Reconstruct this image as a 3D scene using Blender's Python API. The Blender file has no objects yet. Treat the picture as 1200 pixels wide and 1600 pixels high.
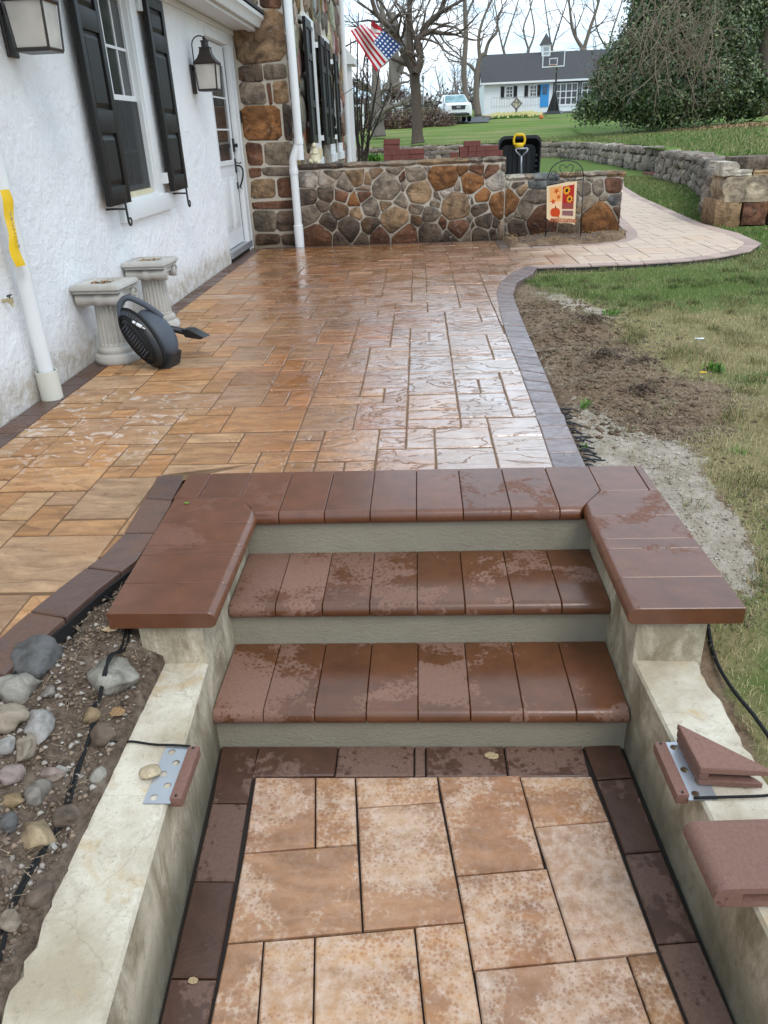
import bpy, bmesh, math, random
import numpy as np
from mathutils import Vector, Matrix, noise
from bpy import context
rnd = random.Random(7)
SC = bpy.context.scene
COL = SC.collection
R = math.radians

# ------------------------------------------------------------ camera, sky, sun, exposure
cam_d = bpy.data.cameras.new('camera')
cam = bpy.data.objects.new('camera', cam_d); COL.objects.link(cam)
f = Vector((-0.0524, 0.8943, -0.4445))
yaw, pitch, roll = -.0585367, .460579, .0422737
cy, sy, cp, sp = math.cos(yaw), math.sin(yaw), math.cos(pitch), math.sin(pitch)
f = Vector((sy*cp, cy*cp, -sp)); r0 = Vector((cy, -sy, 0)); d0 = f.cross(r0)
cr, sr = math.cos(roll), math.sin(roll)
r1 = cr*r0 + sr*d0; d1 = -sr*r0 + cr*d0
m = Matrix((r1, -d1, -f)).transposed().to_4x4(); m.translation = (0, 0, 1.24)
cam.matrix_world = m
cam_d.sensor_fit = 'VERTICAL'; cam_d.sensor_height = 36; cam_d.sensor_width = 27
cam_d.lens = 36*1195.78/1600
cam_d.clip_start = 0.05; cam_d.clip_end = 2000
SC.camera = cam

SUN_EL, SUN_AZ = R(52), R(150)          # azimuth clockwise from +Y
world = bpy.data.worlds.new('World'); SC.world = world; world.use_nodes = True
wt = world.node_tree; wn = wt.nodes; wl = wt.links
for n in list(wn): wn.remove(n)
wo = wn.new('ShaderNodeOutputWorld'); bg = wn.new('ShaderNodeBackground'); bg.inputs[1].default_value = 0.10
sky = wn.new('ShaderNodeTexSky'); sky.sky_type = 'NISHITA'; sky.sun_disc = False
sky.sun_elevation = SUN_EL; sky.sun_rotation = SUN_AZ
tc = wn.new('ShaderNodeTexCoord'); mp = wn.new('ShaderNodeMapping'); mp.inputs['Scale'].default_value = (1, 1, 4.0)
no = wn.new('ShaderNodeTexNoise'); no.inputs['Scale'].default_value = 3.6; no.inputs['Detail'].default_value = 7; no.inputs['Roughness'].default_value = .6
rp = wn.new('ShaderNodeValToRGB'); rp.color_ramp.elements[0].position = .42; rp.color_ramp.elements[1].position = .58
rp.color_ramp.elements[0].color = (.18, .18, .18, 1); rp.color_ramp.elements[1].color = (.92, .92, .92, 1)
mx = wn.new('ShaderNodeMix'); mx.data_type = 'RGBA'
wl.new(tc.outputs['Generated'], mp.inputs[0]); wl.new(mp.outputs[0], no.inputs['Vector']); wl.new(no.outputs['Fac'], rp.inputs[0])
wl.new(rp.outputs[0], mx.inputs[0]); cb = wn.new('ShaderNodeMix'); cb.data_type = 'RGBA'; cb.inputs[0].default_value = .7; cb.inputs[7].default_value = (4.0, 7.6, 11.0, 1); wl.new(sky.outputs[0], cb.inputs[6])
wl.new(cb.outputs[2], mx.inputs[6]); mx.inputs[7].default_value = (11.6, 12.6, 13.6, 1)
wl.new(mx.outputs[2], bg.inputs[0]); wl.new(bg.outputs[0], wo.inputs[0])
sl = bpy.data.lights.new('sun', 'SUN'); sl.energy = 1.0; sl.angle = R(24); sl.color = (1, .96, .9)
sun = bpy.data.objects.new('sun', sl); COL.objects.link(sun)
sd = Vector((math.sin(SUN_AZ)*math.cos(SUN_EL), math.cos(SUN_AZ)*math.cos(SUN_EL), math.sin(SUN_EL)))
sun.rotation_euler = (-sd).to_track_quat('-Z', 'Y').to_euler()
vs = SC.view_settings; vs.view_transform = 'Standard'; vs.look = 'None'; vs.gamma = 1; vs.exposure = 0.45; vs.use_curve_mapping = False

# ------------------------------------------------------------ material helpers
class G:
    def __init__(s, name):
        s.m = bpy.data.materials.new(name); s.m.use_nodes = True
        s.t = s.m.node_tree; s.n = s.t.nodes; s.l = s.t.links
        for n in list(s.n): s.n.remove(n)
        s.o = s.n.new('ShaderNodeOutputMaterial'); s.b = s.n.new('ShaderNodeBsdfPrincipled')
        s.l.new(s.b.outputs[0], s.o.inputs[0])
    def put(s, sock, v):
        if isinstance(v, bpy.types.NodeSocket): s.l.new(v, sock)
        elif isinstance(v, (tuple, list)) and len(v) == 3 and sock.type == 'RGBA': sock.default_value = (*v, 1)
        else: sock.default_value = v
    def set(s, **k):
        nm = {'col': 'Base Color', 'rough': 'Roughness', 'metal': 'Metallic', 'ior': 'IOR', 'coat': 'Coat Weight', 'coatr': 'Coat Roughness', 'spec': 'Specular IOR Level', 'norm': 'Normal', 'alpha': 'Alpha', 'trans': 'Transmission Weight', 'cnorm': 'Coat Normal', 'cior': 'Coat IOR', 'sheen': 'Sheen Weight'}
        for a, v in k.items(): s.put(s.b.inputs[nm[a]], v)
        return s
    def co(s, kind='Object'):
        return s.n.new('ShaderNodeTexCoord').outputs[kind]
    def pos(s): return s.n.new('ShaderNodeNewGeometry').outputs['Position']
    def oi(s, k): return s.n.new('ShaderNodeObjectInfo').outputs[k]
    def attr(s, nm, k='Fac'):
        a = s.n.new('ShaderNodeAttribute'); a.attribute_name = nm; return a.outputs[k]
    def mapp(s, v, scale=(1, 1, 1), loc=(0, 0, 0), rot=(0, 0, 0)):
        n = s.n.new('ShaderNodeMapping'); s.put(n.inputs[0], v); s.put(n.inputs['Scale'], scale); s.put(n.inputs['Location'], loc); n.inputs['Rotation'].default_value = rot
        return n.outputs[0]
    def vadd(s, a, b, op='ADD'):
        n = s.n.new('ShaderNodeVectorMath'); n.operation = op; s.put(n.inputs[0], a); s.put(n.inputs[1], b); return n.outputs[0]
    def noise(s, v, sc, det=4, ro=.55, dist=0, out='Fac'):
        n = s.n.new('ShaderNodeTexNoise'); s.put(n.inputs['Vector'], v); n.inputs['Scale'].default_value = sc; n.inputs['Detail'].default_value = det; n.inputs['Roughness'].default_value = ro; n.inputs['Distortion'].default_value = dist
        return n.outputs[out]
    def vor(s, v, sc, feat='F1', out='Distance', rnd=1):
        n = s.n.new('ShaderNodeTexVoronoi'); n.feature = feat; s.put(n.inputs['Vector'], v); n.inputs['Scale'].default_value = sc; n.inputs['Randomness'].default_value = rnd
        return n.outputs[out]
    def ramp(s, v, *st):
        n = s.n.new('ShaderNodeValToRGB'); s.put(n.inputs[0], v); e = n.color_ramp.elements
        while len(e) < len(st): e.new(.5)
        for i, (p, c) in enumerate(st):
            e[i].position = p; e[i].color = (c, c, c, 1) if isinstance(c, (int, float)) else (*c, 1)
        return n.outputs[0]
    def mix(s, fac, a, b, typ='MIX'):
        n = s.n.new('ShaderNodeMix'); n.data_type = 'RGBA'; n.blend_type = typ; s.put(n.inputs[0], fac); s.put(n.inputs[6], a); s.put(n.inputs[7], b); return n.outputs[2]
    def math(s, op, a, b=0, c=None, clamp=False):
        n = s.n.new('ShaderNodeMath'); n.operation = op; n.use_clamp = clamp; s.put(n.inputs[0], a); s.put(n.inputs[1], b)
        if c is not None: s.put(n.inputs[2], c)
        return n.outputs[0]
    def sep(s, v):
        n = s.n.new('ShaderNodeSeparateXYZ'); s.put(n.inputs[0], v); return n.outputs
    def comb(s, x, y, z):
        n = s.n.new('ShaderNodeCombineXYZ'); s.put(n.inputs[0], x); s.put(n.inputs[1], y); s.put(n.inputs[2], z); return n.outputs[0]
    def bump(s, h, st=.3, dist=.01, prev=None):
        n = s.n.new('ShaderNodeBump'); s.put(n.inputs['Strength'], st); n.inputs['Distance'].default_value = dist; s.put(n.inputs['Height'], h)
        if prev is not None: s.put(n.inputs['Normal'], prev)
        return n.outputs[0]
    def n_dist(s, p, q):
        n = s.n.new('ShaderNodeVectorMath'); n.operation = 'DISTANCE'; s.put(n.inputs[0], p); n.inputs[1].default_value = q; return n.outputs['Value']
    def drops(s, p, sc, cov, soft=.05):
        pd = s.vadd(p, s.mapp(s.noise(p, sc*1.3, 3, .6, 0, 'Color'), (.7/sc,)*3))
        d = s.math('ADD', s.math('SUBTRACT', cov, s.vor(pd, sc)), s.math('MULTIPLY', s.math('SUBTRACT', s.noise(p, sc*2.2, 3, .6), .5), .35))
        return s.ramp(s.math('ADD', d, .5), (.5-soft, 0.), (.5+soft, 1.))
    def rco(s, k=7.0):      # object coordinates shifted by each object's random value
        r = s.oi('Random'); return s.vadd(s.co(), s.comb(s.math('MULTIPLY', r, 37.), s.math('MULTIPLY', r, 91.), s.math('MULTIPLY', r, 53.)))
M = {}
def simple(name, col, rough=.6, metal=0, bump=None, var=.15, **k):
    k.setdefault('spec', .5 if rough < .5 or metal else .25)
    g = G(name); c = g.co()
    n = g.noise(c, 9, 5)
    g.set(col=g.mix(n, tuple(x*(1-var) for x in col), tuple(min(1, x*(1+var)) for x in col)), rough=rough, metal=metal, **k)
    if bump: g.set(norm=g.bump(g.noise(c, bump[0], 5), bump[1], bump[2]))
    M[name] = g.m; return g.m

simple('white_paint', (.74, .75, .75), .45, bump=(40, .15, .002), var=.05)
simple('white_pvc', (.74, .75, .75), .35, var=.06)
simple('cream_pvc', (.62, .61, .53), .45, var=.08)
simple('black_paint', (.013, .012, .011), .42, bump=(60, .2, .001), var=.25, spec=.28)
simple('black_metal', (.015, .014, .013), .4, var=.2)
simple('bronze', (.03, .022, .018), .4, var=.2)
simple('black_plastic', (.014, .014, .015), .45, var=.2)
simple('grey_plastic', (.075, .085, .105), .5, bump=(30, .1, .002), var=.2)
simple('yellow_plastic', (.75, .47, .01), .4)
simple('yellow_tape', (.80, .52, .015), .4)
simple('tape_print', (.35, .3, .25), .5)
simple('galvanised', (.55, .57, .6), .35, metal=.7)
simple('grey_metal', (.35, .36, .38), .4, metal=.4)
simple('brass', (.5, .42, .25), .35, metal=.6)
simple('rubber_black', (.012, .012, .012), .7)
simple('chrome_white', (.75, .75, .75), .3)
simple('red_brick', (.17, .06, .048), .85, bump=(60, .4, .003), var=.35)
simple('blue_paint', (.05, .28, .62), .5)
simple('orange_rubber', (.55, .17, .05), .6)
simple('statue_cream', (.62, .55, .38), .6, bump=(30, .3, .004), var=.2)
simple('bark_pale', (.20, .17, .145), .9, bump=(14, .6, .03), var=.35)
simple('bark_far', (.17, .138, .11), .9, var=.35)  # lighter bark for far trees, distance haze mixed into the colour
simple('bark', (.105, .080, .062), .9, bump=(14, .7, .04), var=.4)
simple('bark_dark', (.04, .032, .027), .9, bump=(14, .7, .03), var=.4)
simple('twig_grey', (.22, .19, .165), .9, var=.3)
simple('twig_reddish', (.14, .085, .07), .9, var=.3)
simple('vine_brown', (.26, .20, .15), .9, var=.3)
simple('asphalt', (.09, .09, .095), .8, bump=(120, .4, .004), var=.25)
simple('roof_dark', (.075, .073, .075), .85, bump=(25, .6, .03), var=.4)
simple('car_white', (.78, .78, .78), .2, coat=.7)
simple('car_black', (.012, .012, .013), .3)
simple('headlight', (.35, .37, .4), .1)
simple('terracotta', (.5, .2, .1), .7)
simple('hedge_brown', (.11, .06, .04), .9, var=.4)
simple('leaf_dry', (.30, .18, .09), .8, var=.4)
simple('leaf_tan', (.45, .33, .19), .8, var=.4)
simple('weed_green', (.12, .25, .03), .6, var=.4)
simple('daffodil', (.75, .65, .2), .6, var=.3)
simple('joint_sand', (.17, .10, .055), .7, bump=(200, .5, .003), var=.3)
simple('joint_dark', (.028, .022, .019), .95, bump=(200, .5, .003), var=.3)
simple('rust_red', (.1, .04, .03), .8)

def m_glass(name, col, rough=.06):
    g = G(name); c = g.co()
    g.set(col=g.mix(g.ramp(g.noise(c, 3, 4), (.35, 0.), (.7, 1.)), col, tuple(min(1, x*2.2+.01) for x in col)), rough=rough, ior=1.5, spec=.6)
    M[name] = g.m
m_glass('dark_glass', (.018, .022, .022)); m_glass('screen_glass', (.03, .03, .032), .25); m_glass('windscreen', (.12, .2, .21), .05)
m_glass('pane_dark', (.02, .02, .024), .15)
g = G('frosted'); g.set(col=g.mix(g.ramp(g.noise(g.co(), 5, 2), (.35, 0.), (.65, 1.)), (.42, .385, .34), (.56, .52, .46)), rough=.4); M['frosted'] = g.m
g = G('clear_acrylic'); g.set(col=(.9, .92, .94), rough=.05, trans=1., ior=1.1); M['clear_acrylic'] = g.m

# stucco
g = G('stucco'); p = g.pos(); z = g.sep(p)
n1 = g.noise(p, 7, 6, .6, .6); n2 = g.noise(p, 26, 6, .65, .3); n3 = g.noise(p, 1.6, 4)
base = g.mix(g.ramp(n3, (.35, 0.), (.7, 1.)), (.79, .79, .80), (.87, .87, .87))
grime = g.math('MULTIPLY', g.ramp(g.math('ADD', z[2], g.math('MULTIPLY', n1, -.22)), (.0, 1.), (.06, .5), (.18, 0.)), g.ramp(g.noise(p, 12, 5), (.3, .35), (.65, 1.)))
base = g.mix(grime, base, (.48, .41, .33))
base = g.mix(g.math('MULTIPLY', g.ramp(n2, (.60, 0.), (.75, 1.)), .25), base, (.5, .5, .5))
h = g.math('ADD', g.math('MULTIPLY', n1, 1.0), g.math('MULTIPLY', n2, .45))
g.set(col=base, rough=.85, norm=g.bump(g.ramp(h, (.45, 0.), (.95, 1.)), .55, .02, g.bump(g.noise(p, 90, 3), .25, .004))); M['stucco'] = g.m

# soffit / trim use white_paint; stone materials take their own colour from the object colour
g = G('wall_stone'); c = g.rco(); oc = g.oi('Color')
n1 = g.noise(c, 5, 7, .6, 1.2); n2 = g.noise(c, 22, 6, .65); n3 = g.noise(c, 2.2, 3)
col = g.mix(g.ramp(n1, (.36, 0.), (.66, 1.)), g.mix(1., oc, (.42, .40, .40), 'MULTIPLY'), g.mix(1., oc, (1.45, 1.38, 1.3), 'MULTIPLY'))
col = g.mix(g.math('MULTIPLY', g.ramp(n3, (.55, 0.), (.7, 1.)), .5), col, (.25, .12, .05))
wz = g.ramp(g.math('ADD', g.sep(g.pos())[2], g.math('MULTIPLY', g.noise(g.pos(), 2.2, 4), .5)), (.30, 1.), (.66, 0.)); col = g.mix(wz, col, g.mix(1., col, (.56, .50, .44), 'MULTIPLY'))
col = g.mix(g.math('MULTIPLY', g.ramp(n2, (.6, 0.), (.72, 1.)), .45), col, (.5, .46, .40))
g.set(col=col, spec=.2, rough=.8, norm=g.bump(g.math('ADD', g.noise(g.mapp(c, (1, 1, 2)), 6, 5, .7, .6), g.math('MULTIPLY', n2, .6)), 1., .03)); M['wall_stone'] = g.m
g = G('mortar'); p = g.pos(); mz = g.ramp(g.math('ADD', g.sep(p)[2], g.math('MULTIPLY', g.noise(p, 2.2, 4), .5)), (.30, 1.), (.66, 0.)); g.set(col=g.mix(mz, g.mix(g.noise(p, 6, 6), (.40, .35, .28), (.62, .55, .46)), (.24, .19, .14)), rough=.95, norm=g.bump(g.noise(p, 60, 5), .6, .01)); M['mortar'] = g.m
g = G('dry_stone'); c = g.rco(); oc = g.oi('Color'); n1 = g.noise(c, 2.4, 7, .65, 1.)
col = g.mix(g.ramp(n1, (.33, 0.), (.7, 1.)), g.mix(1., oc, (.5, .48, .46), 'MULTIPLY'), g.mix(1., oc, (1.5, 1.45, 1.4), 'MULTIPLY'))
g.set(col=col, rough=.9, norm=g.bump(n1, .9, .06)); M['dry_stone'] = g.m
g = G('facade_stone'); c = g.pos(); ac = g.attr('tint', 'Color'); n1 = g.noise(c, 6, 7, .65, 1.)
g.set(col=g.mix(g.ramp(n1, (.35, 0.), (.7, 1.)), g.mix(1., ac, (.5, .5, .5), 'MULTIPLY'), g.mix(1., ac, (1.4, 1.35, 1.3), 'MULTIPLY')), rough=.85, norm=g.bump(n1, .9, .04)); M['facade_stone'] = g.m
g = G('cobble'); c = g.rco(); oc = g.oi('Color'); n1 = g.noise(c, 9, 7, .65, 1.5); n2 = g.noise(c, 70, 4)
col = g.mix(g.ramp(n1, (.35, 0.), (.65, 1.)), g.mix(1., oc, (.55, .53, .5), 'MULTIPLY'), g.mix(1., oc, (1.35, 1.35, 1.35), 'MULTIPLY'))
col = g.mix(g.math('MULTIPLY', g.ramp(n2, (.55, 0.), (.7, 1.)), .35), col, (.12, .09, .07))
g.set(col=col, rough=.75, norm=g.bump(g.math('ADD', n1, n2), .35, .01)); M['cobble'] = g.m

# wet patio pavers : colour varies by stone, wetness by a map of where water lay
def paver(name, wet_on=True):
    g = G(name); p = g.pos(); s = g.sep(p); c = g.rco(); oc = g.oi('Color')
    streak = g.noise(g.mapp(c, (3, 9, 3)), 2.2, 6, .6, .5); fine = g.noise(c, 60, 5, .7); big = g.noise(c, 3.5, 3)
    col = g.mix(g.ramp(streak, (.33, 0.), (.68, 1.)), g.mix(1., oc, (.62, .56, .50), 'MULTIPLY'), g.mix(1., oc, (1.22, 1.2, 1.16), 'MULTIPLY'))
    col = g.mix(g.math('MULTIPLY', g.ramp(big, (.5, 0.), (.72, 1.)), .45), col, g.mix(1., oc, (.95, .68, .42), 'MULTIPLY'))
    col = g.mix(g.math('MULTIPLY', g.ramp(fine, (.5, 0.), (.75, 1.)), .3), col, g.mix(1., oc, (1.5, 1.45, 1.4), 'MULTIPLY'))
    # cleft relief: thin broken ledges
    led = g.noise(g.mapp(c, (3.2, 6.5, 5)), 1., 4, .45, 1.2)
    ridg = g.ramp(g.math('ABSOLUTE', g.math('SUBTRACT', led, .5)), (0., 0.), (.018, .75), (.2, 1.))
    h = g.math('ADD', g.math('MULTIPLY', ridg, .6), g.math('MULTIPLY', g.noise(c, 18, 4, .6), .35))
    if wet_on:
        # wetness map: soaked toward the middle and the far end, damp near the white wall
        w = g.math('ADD', g.math('MULTIPLY', s[0], .95), g.math('MULTIPLY', s[1], .22))
        w = g.math('ADD', w, g.math('MULTIPLY', g.noise(p, 1.3, 4), .9))
        wet = g.ramp(g.math('MULTIPLY', w, .5), (.06, 0.), (.40, 1.))
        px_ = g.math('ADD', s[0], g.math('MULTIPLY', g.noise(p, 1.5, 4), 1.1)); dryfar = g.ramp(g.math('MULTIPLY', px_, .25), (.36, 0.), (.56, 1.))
        sky_sheen = g.math('MULTIPLY', g.ramp(g.math('MULTIPLY', px_, .5), (.0, 0.), (.52, 1.)), g.ramp(g.math('MULTIPLY', s[1], .1), (.50, 1.), (.74, .25)))  # pale sky reflection painted into the colour of the right-hand pavers
        wet = g.math('MULTIPLY', wet, g.math('SUBTRACT', 1., dryfar))
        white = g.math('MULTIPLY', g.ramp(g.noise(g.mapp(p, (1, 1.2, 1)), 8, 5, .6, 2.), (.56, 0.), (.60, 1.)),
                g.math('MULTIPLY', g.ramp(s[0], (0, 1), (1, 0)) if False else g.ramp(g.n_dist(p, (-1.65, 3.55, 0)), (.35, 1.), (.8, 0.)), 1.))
        colw = g.mix(1., col, (.84, .62, .44), 'MULTIPLY')
        crack = g.ramp(ridg, (.0, 1.), (.5, 0.)); sky_sheen = g.math('MULTIPLY', sky_sheen, g.ramp(g.noise(g.mapp(c, (3, 7, 3)), 3.5, 5, .65, 1.), (.30, .35), (.55, 1.)))
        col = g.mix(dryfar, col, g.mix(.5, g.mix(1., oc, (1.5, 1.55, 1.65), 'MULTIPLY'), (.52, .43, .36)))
        col = g.mix(g.math('MULTIPLY', white, .75), g.mix(wet, col, colw), (.62, .50, .42)); col = g.mix(g.math('MULTIPLY', sky_sheen, .72), col, (.60, .49, .43)); col = g.mix(g.math('MULTIPLY', crack, g.math('MULTIPLY', wet, .38)), col, g.mix(1., oc, (.38, .30, .24), 'MULTIPLY'))
        pud = g.ramp(g.noise(p, 3.2, 5, .6, .8), (.40, 1.), (.56, 0.))
        ro = g.mix(wet, (.62,)*3, g.mix(pud, (.30,)*3, (.10,)*3))
        bst = g.math('SUBTRACT', .75, g.math('MULTIPLY', pud, .35))
        g.set(col=col, rough=ro, cior=1.62, coat=g.math('MULTIPLY', wet, 1.), coatr=g.math('ADD', g.math('MULTIPLY', g.math('SUBTRACT', 1., pud), .18), .09), norm=g.bump(h, bst, .012), cnorm=g.bump(h, g.math('MULTIPLY', bst, .95), .017))
    else:
        big2 = g.noise(p, 4.2, 4, .6, .4); cov = g.ramp(g.math('ADD', big2, g.math('MULTIPLY', g.math('SUBTRACT', g.oi('Random'), .5), .16)), (.38, .06), (.50, .36), (.62, 1.0))
        wm = g.drops(p, 88, cov, .16); wm = g.math('MAXIMUM', wm, g.math('MULTIPLY', g.drops(p, 150, g.math('MULTIPLY', cov, .8), .1), .6))
        dusty = g.ramp(g.noise(p, 30, 5, .7), (.4, 0.), (.7, 1.))
        dry = g.mix(g.math('MULTIPLY', dusty, .9), g.mix(.25, col, (.56, .40, .31)), (.64, .48, .385))
        g.set(col=g.mix(g.math('MULTIPLY', wm, .68), dry, g.mix(1., col, (.70, .53, .43), 'MULTIPLY')), spec=.25, rough=g.mix(wm, (.75,)*3, (.42,)*3), norm=g.bump(g.math('ADD', fine, g.math('MULTIPLY', big, .6)), .35, .005))
    M[name] = g.m
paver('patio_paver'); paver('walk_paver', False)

def brown(name, wetbias, wetcol, drycol, scale=22, cleft=0., gloss=.12, lim=(.48, .53)):
    g = G(name); p = g.pos(); c = g.rco(); oc = g.oi('Color')
    big = g.noise(p, 4.0, 4, .6, .4); rv = g.math('MULTIPLY', g.math('SUBTRACT', g.oi('Random'), .5), .22)
    cov = g.ramp(g.math('ADD', g.math('ADD', big, rv), wetbias), (.38, .08), (.50, .42), (.61, 1.3))
    wm = g.drops(p, scale*1.5, cov, .13); wm = g.math('MAXIMUM', wm, g.math('MULTIPLY', g.drops(p, scale*3.4, g.math('MULTIPLY', cov, .85), .1), .7))
    fine = g.noise(c, 120, 4, .7)
    dry = g.mix(g.ramp(fine, (.3, 0.), (.7, 1.)), tuple(x*.85 for x in drycol), tuple(x*1.12 for x in drycol))
    wt_ = g.mix(g.ramp(g.noise(c, 14, 4), (.3, 0.), (.7, 1.)), tuple(x*.8 for x in wetcol), tuple(x*1.15 for x in wetcol))
    col = g.mix(1., g.mix(wm, dry, wt_), oc, 'MULTIPLY'); g.set(spec=g.mix(wm, (.18,)*3, (.4,)*3))
    h = g.math('MULTIPLY', g.noise(c, 16, 5), .35)
    if cleft:
        led = g.noise(g.mapp(c, (6, 10, 5)), 1.3, 6, .55, 1.8)
        h = g.math('ADD', h, g.math('MULTIPLY', g.ramp(led, (.42, 0.), (.5, .6), (.56, 1.)), cleft))
    pores = g.ramp(g.vor(c, 210), (.10, 0.), (.26, 1.)); h = g.math('ADD', h, g.math('ADD', g.math('MULTIPLY', fine, .12), g.math('MULTIPLY', pores, .10)))
    col = g.mix(g.math('MULTIPLY', g.math('SUBTRACT', 1., pores), .35), col, (.05, .03, .02)); col = g.mix(g.math('MULTIPLY', g.ramp(g.noise(c, 55, 5, .8), (.66, 0.), (.72, 1.)), .5), col, (.42, .33, .28))
    g.set(col=col, rough=g.mix(wm, (.62,)*3, (gloss+.16,)*3), cior=1.42, coat=g.math('MULTIPLY', wm, .6), coatr=gloss, norm=g.bump(h, .5, .006), cnorm=g.bump(h, .25, .004)); M[name] = g.m
brown('coping_wet', .16, (.142, .050, .022), (.175, .082, .055), 34, gloss=.2)
brown('tread_mottled', .012, (.128, .046, .018), (.235, .130, .094), 46, gloss=.18)
brown('border_wet', .2, (.15, .11, .10), (.25, .19, .17), 25, cleft=.9, gloss=.12)
brown('border_pale', -.3, (.25, .17, .14), (.43, .31, .26), 25, cleft=.3, gloss=.4)
brown('border_walk', .0, (.080, .036, .022), (.165, .098, .074), 34, cleft=.2, gloss=.3)
brown('border_dull', .02, (.11, .058, .043), (.15, .088, .066), 20, cleft=.3, gloss=.35)
brown('cap_dry', -.13, (.12, .055, .04), (.215, .115, .088), 40, gloss=.4)

# concrete
g = G('riser_render'); p = g.pos(); n = g.noise(g.mapp(p, (1, 1, 2.4)), 26, 7, .65, .8)
g.set(col=g.mix(g.noise(p, 5, 5), (.24, .208, .152), (.34, .305, .235)), rough=.9, spec=.2, norm=g.bump(g.math('ADD', g.math('MULTIPLY', n, .7), g.math('MULTIPLY', g.noise(p, 120, 4), .4)), .55, .010)); M['riser_render'] = g.m
g = G('old_concrete'); p = g.pos(); s = g.sep(p); nrm = g.sep(g.n.new('ShaderNodeNewGeometry').outputs['Normal'])
n1 = g.noise(g.mapp(p, (1.6, 1.6, .9)), 3.5, 6, .7, .8); n2 = g.noise(p, 45, 6, .7); n3 = g.noise(p, 4, 5, .6); n4 = g.noise(p, 7.5, 5, .6, .5)
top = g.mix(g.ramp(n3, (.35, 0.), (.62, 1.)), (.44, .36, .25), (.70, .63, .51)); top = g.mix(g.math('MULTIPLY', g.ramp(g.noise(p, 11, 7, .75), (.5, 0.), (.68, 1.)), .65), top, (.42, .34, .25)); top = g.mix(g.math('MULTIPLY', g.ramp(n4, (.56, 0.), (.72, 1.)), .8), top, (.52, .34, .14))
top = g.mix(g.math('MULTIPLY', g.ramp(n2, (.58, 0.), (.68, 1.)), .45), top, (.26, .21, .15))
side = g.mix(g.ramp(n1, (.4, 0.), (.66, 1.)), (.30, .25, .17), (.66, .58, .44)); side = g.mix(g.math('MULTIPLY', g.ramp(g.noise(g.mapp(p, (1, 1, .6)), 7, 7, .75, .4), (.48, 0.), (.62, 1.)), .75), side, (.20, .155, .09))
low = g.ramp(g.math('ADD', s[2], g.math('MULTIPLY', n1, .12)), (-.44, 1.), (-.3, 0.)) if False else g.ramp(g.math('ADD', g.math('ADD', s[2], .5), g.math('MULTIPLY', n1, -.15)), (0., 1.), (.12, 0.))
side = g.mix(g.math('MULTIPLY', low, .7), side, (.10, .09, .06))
crk = g.ramp(g.vor(g.vadd(p, g.mapp(g.noise(p, 9, 4, .6, 0, 'Color'), (.10,)*3)), 3.2, 'DISTANCE_TO_EDGE'), (.0, 1.), (.012, 0.)); spk = g.ramp(g.vor(p, 95), (.10, 1.), (.22, 0.))
top = g.mix(g.math('MULTIPLY', spk, g.math('MULTIPLY', g.ramp(n3, (.42, 0.), (.6, 1.)), .55)), top, (.20, .15, .10)); top = g.mix(g.math('MULTIPLY', crk, .3), top, (.25, .2, .15)); side = g.mix(g.math('MULTIPLY', spk, .35), side, (.14, .11, .07))
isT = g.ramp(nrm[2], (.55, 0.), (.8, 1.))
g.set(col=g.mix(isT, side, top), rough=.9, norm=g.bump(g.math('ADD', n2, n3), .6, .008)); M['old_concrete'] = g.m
g = G('cast_stone'); c = g.rco(); n1 = g.noise(c, 14, 6, .65); n2 = g.noise(c, 4, 4)
g.set(col=g.mix(g.ramp(n2, (.35, 0.), (.7, 1.)), g.mix(n1, (.27, .24, .20), (.44, .41, .36)), (.52, .50, .465)), rough=.85, norm=g.bump(n1, .5, .006)); M['cast_stone'] = g.m

# ground: attributes grass / sand painted on the sheet say where each lies
g = G('ground_mix'); p = g.pos(); gr = g.attr('grass'); sa = g.attr('sand'); gn = g.attr('green'); be = g.attr('bed')
n1 = g.noise(p, 5, 6, .65, .5); n2 = g.noise(p, 40, 6, .75); n3 = g.noise(p, 1.2, 4, .6); n4 = g.noise(p, 14, 5, .7)
soil = g.mix(g.ramp(n2, (.35, 0.), (.65, 1.)), (.10, .062, .037), (.27, .18, .115)); soil = g.mix(g.ramp(n1, (.45, 0.), (.72, 1.)), soil, (.31, .225, .15))
bed = g.mix(g.ramp(n2, (.35, 0.), (.68, 1.)), (.07, .05, .037), (.23, .165, .12)); bed = g.mix(g.math('MULTIPLY', g.ramp(n1, (.5, 0.), (.65, 1.)), .7), bed, (.30, .24, .18))
soil = g.mix(be, soil, bed)
sand = g.mix(g.ramp(n4, (.35, 0.), (.65, 1.)), (.30, .24, .18), (.52, .45, .37)); sand = g.mix(g.math('MULTIPLY', g.ramp(n2, (.62, 0.), (.7, 1.)), .6), sand, (.10, .08, .06))
lush = g.mix(n2, (.06, .10, .02), (.15, .21, .055)); straw = g.mix(n2, (.17, .14, .06), (.40, .33, .17))
k = g.ramp(g.math('ADD', g.math('ADD', g.math('MULTIPLY', n1, .5), g.math('MULTIPLY', n3, .6)), g.math('MULTIPLY', g.math('SUBTRACT', gn, .5), .5)), (.44, 0.), (.64, 1.))
grass = g.mix(k, straw, lush)
jit = g.math('MULTIPLY', g.math('SUBTRACT', g.math('ADD', g.math('MULTIPLY', n4, .6), g.math('MULTIPLY', g.noise(p, 6, 6, .75), .4)), .5), 2.2)
gm = g.ramp(g.math('ADD', gr, jit), (.4, 0.), (.6, 1.)); sm = g.ramp(g.math('ADD', sa, jit), (.42, 0.), (.58, 1.))
col = g.mix(gm, soil, grass); col = g.mix(sm, col, sand)
g.set(col=col, spec=.12, rough=.95, norm=g.bump(g.math('ADD', n2, n4), .8, .02)); M['ground_mix'] = g.m
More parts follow.
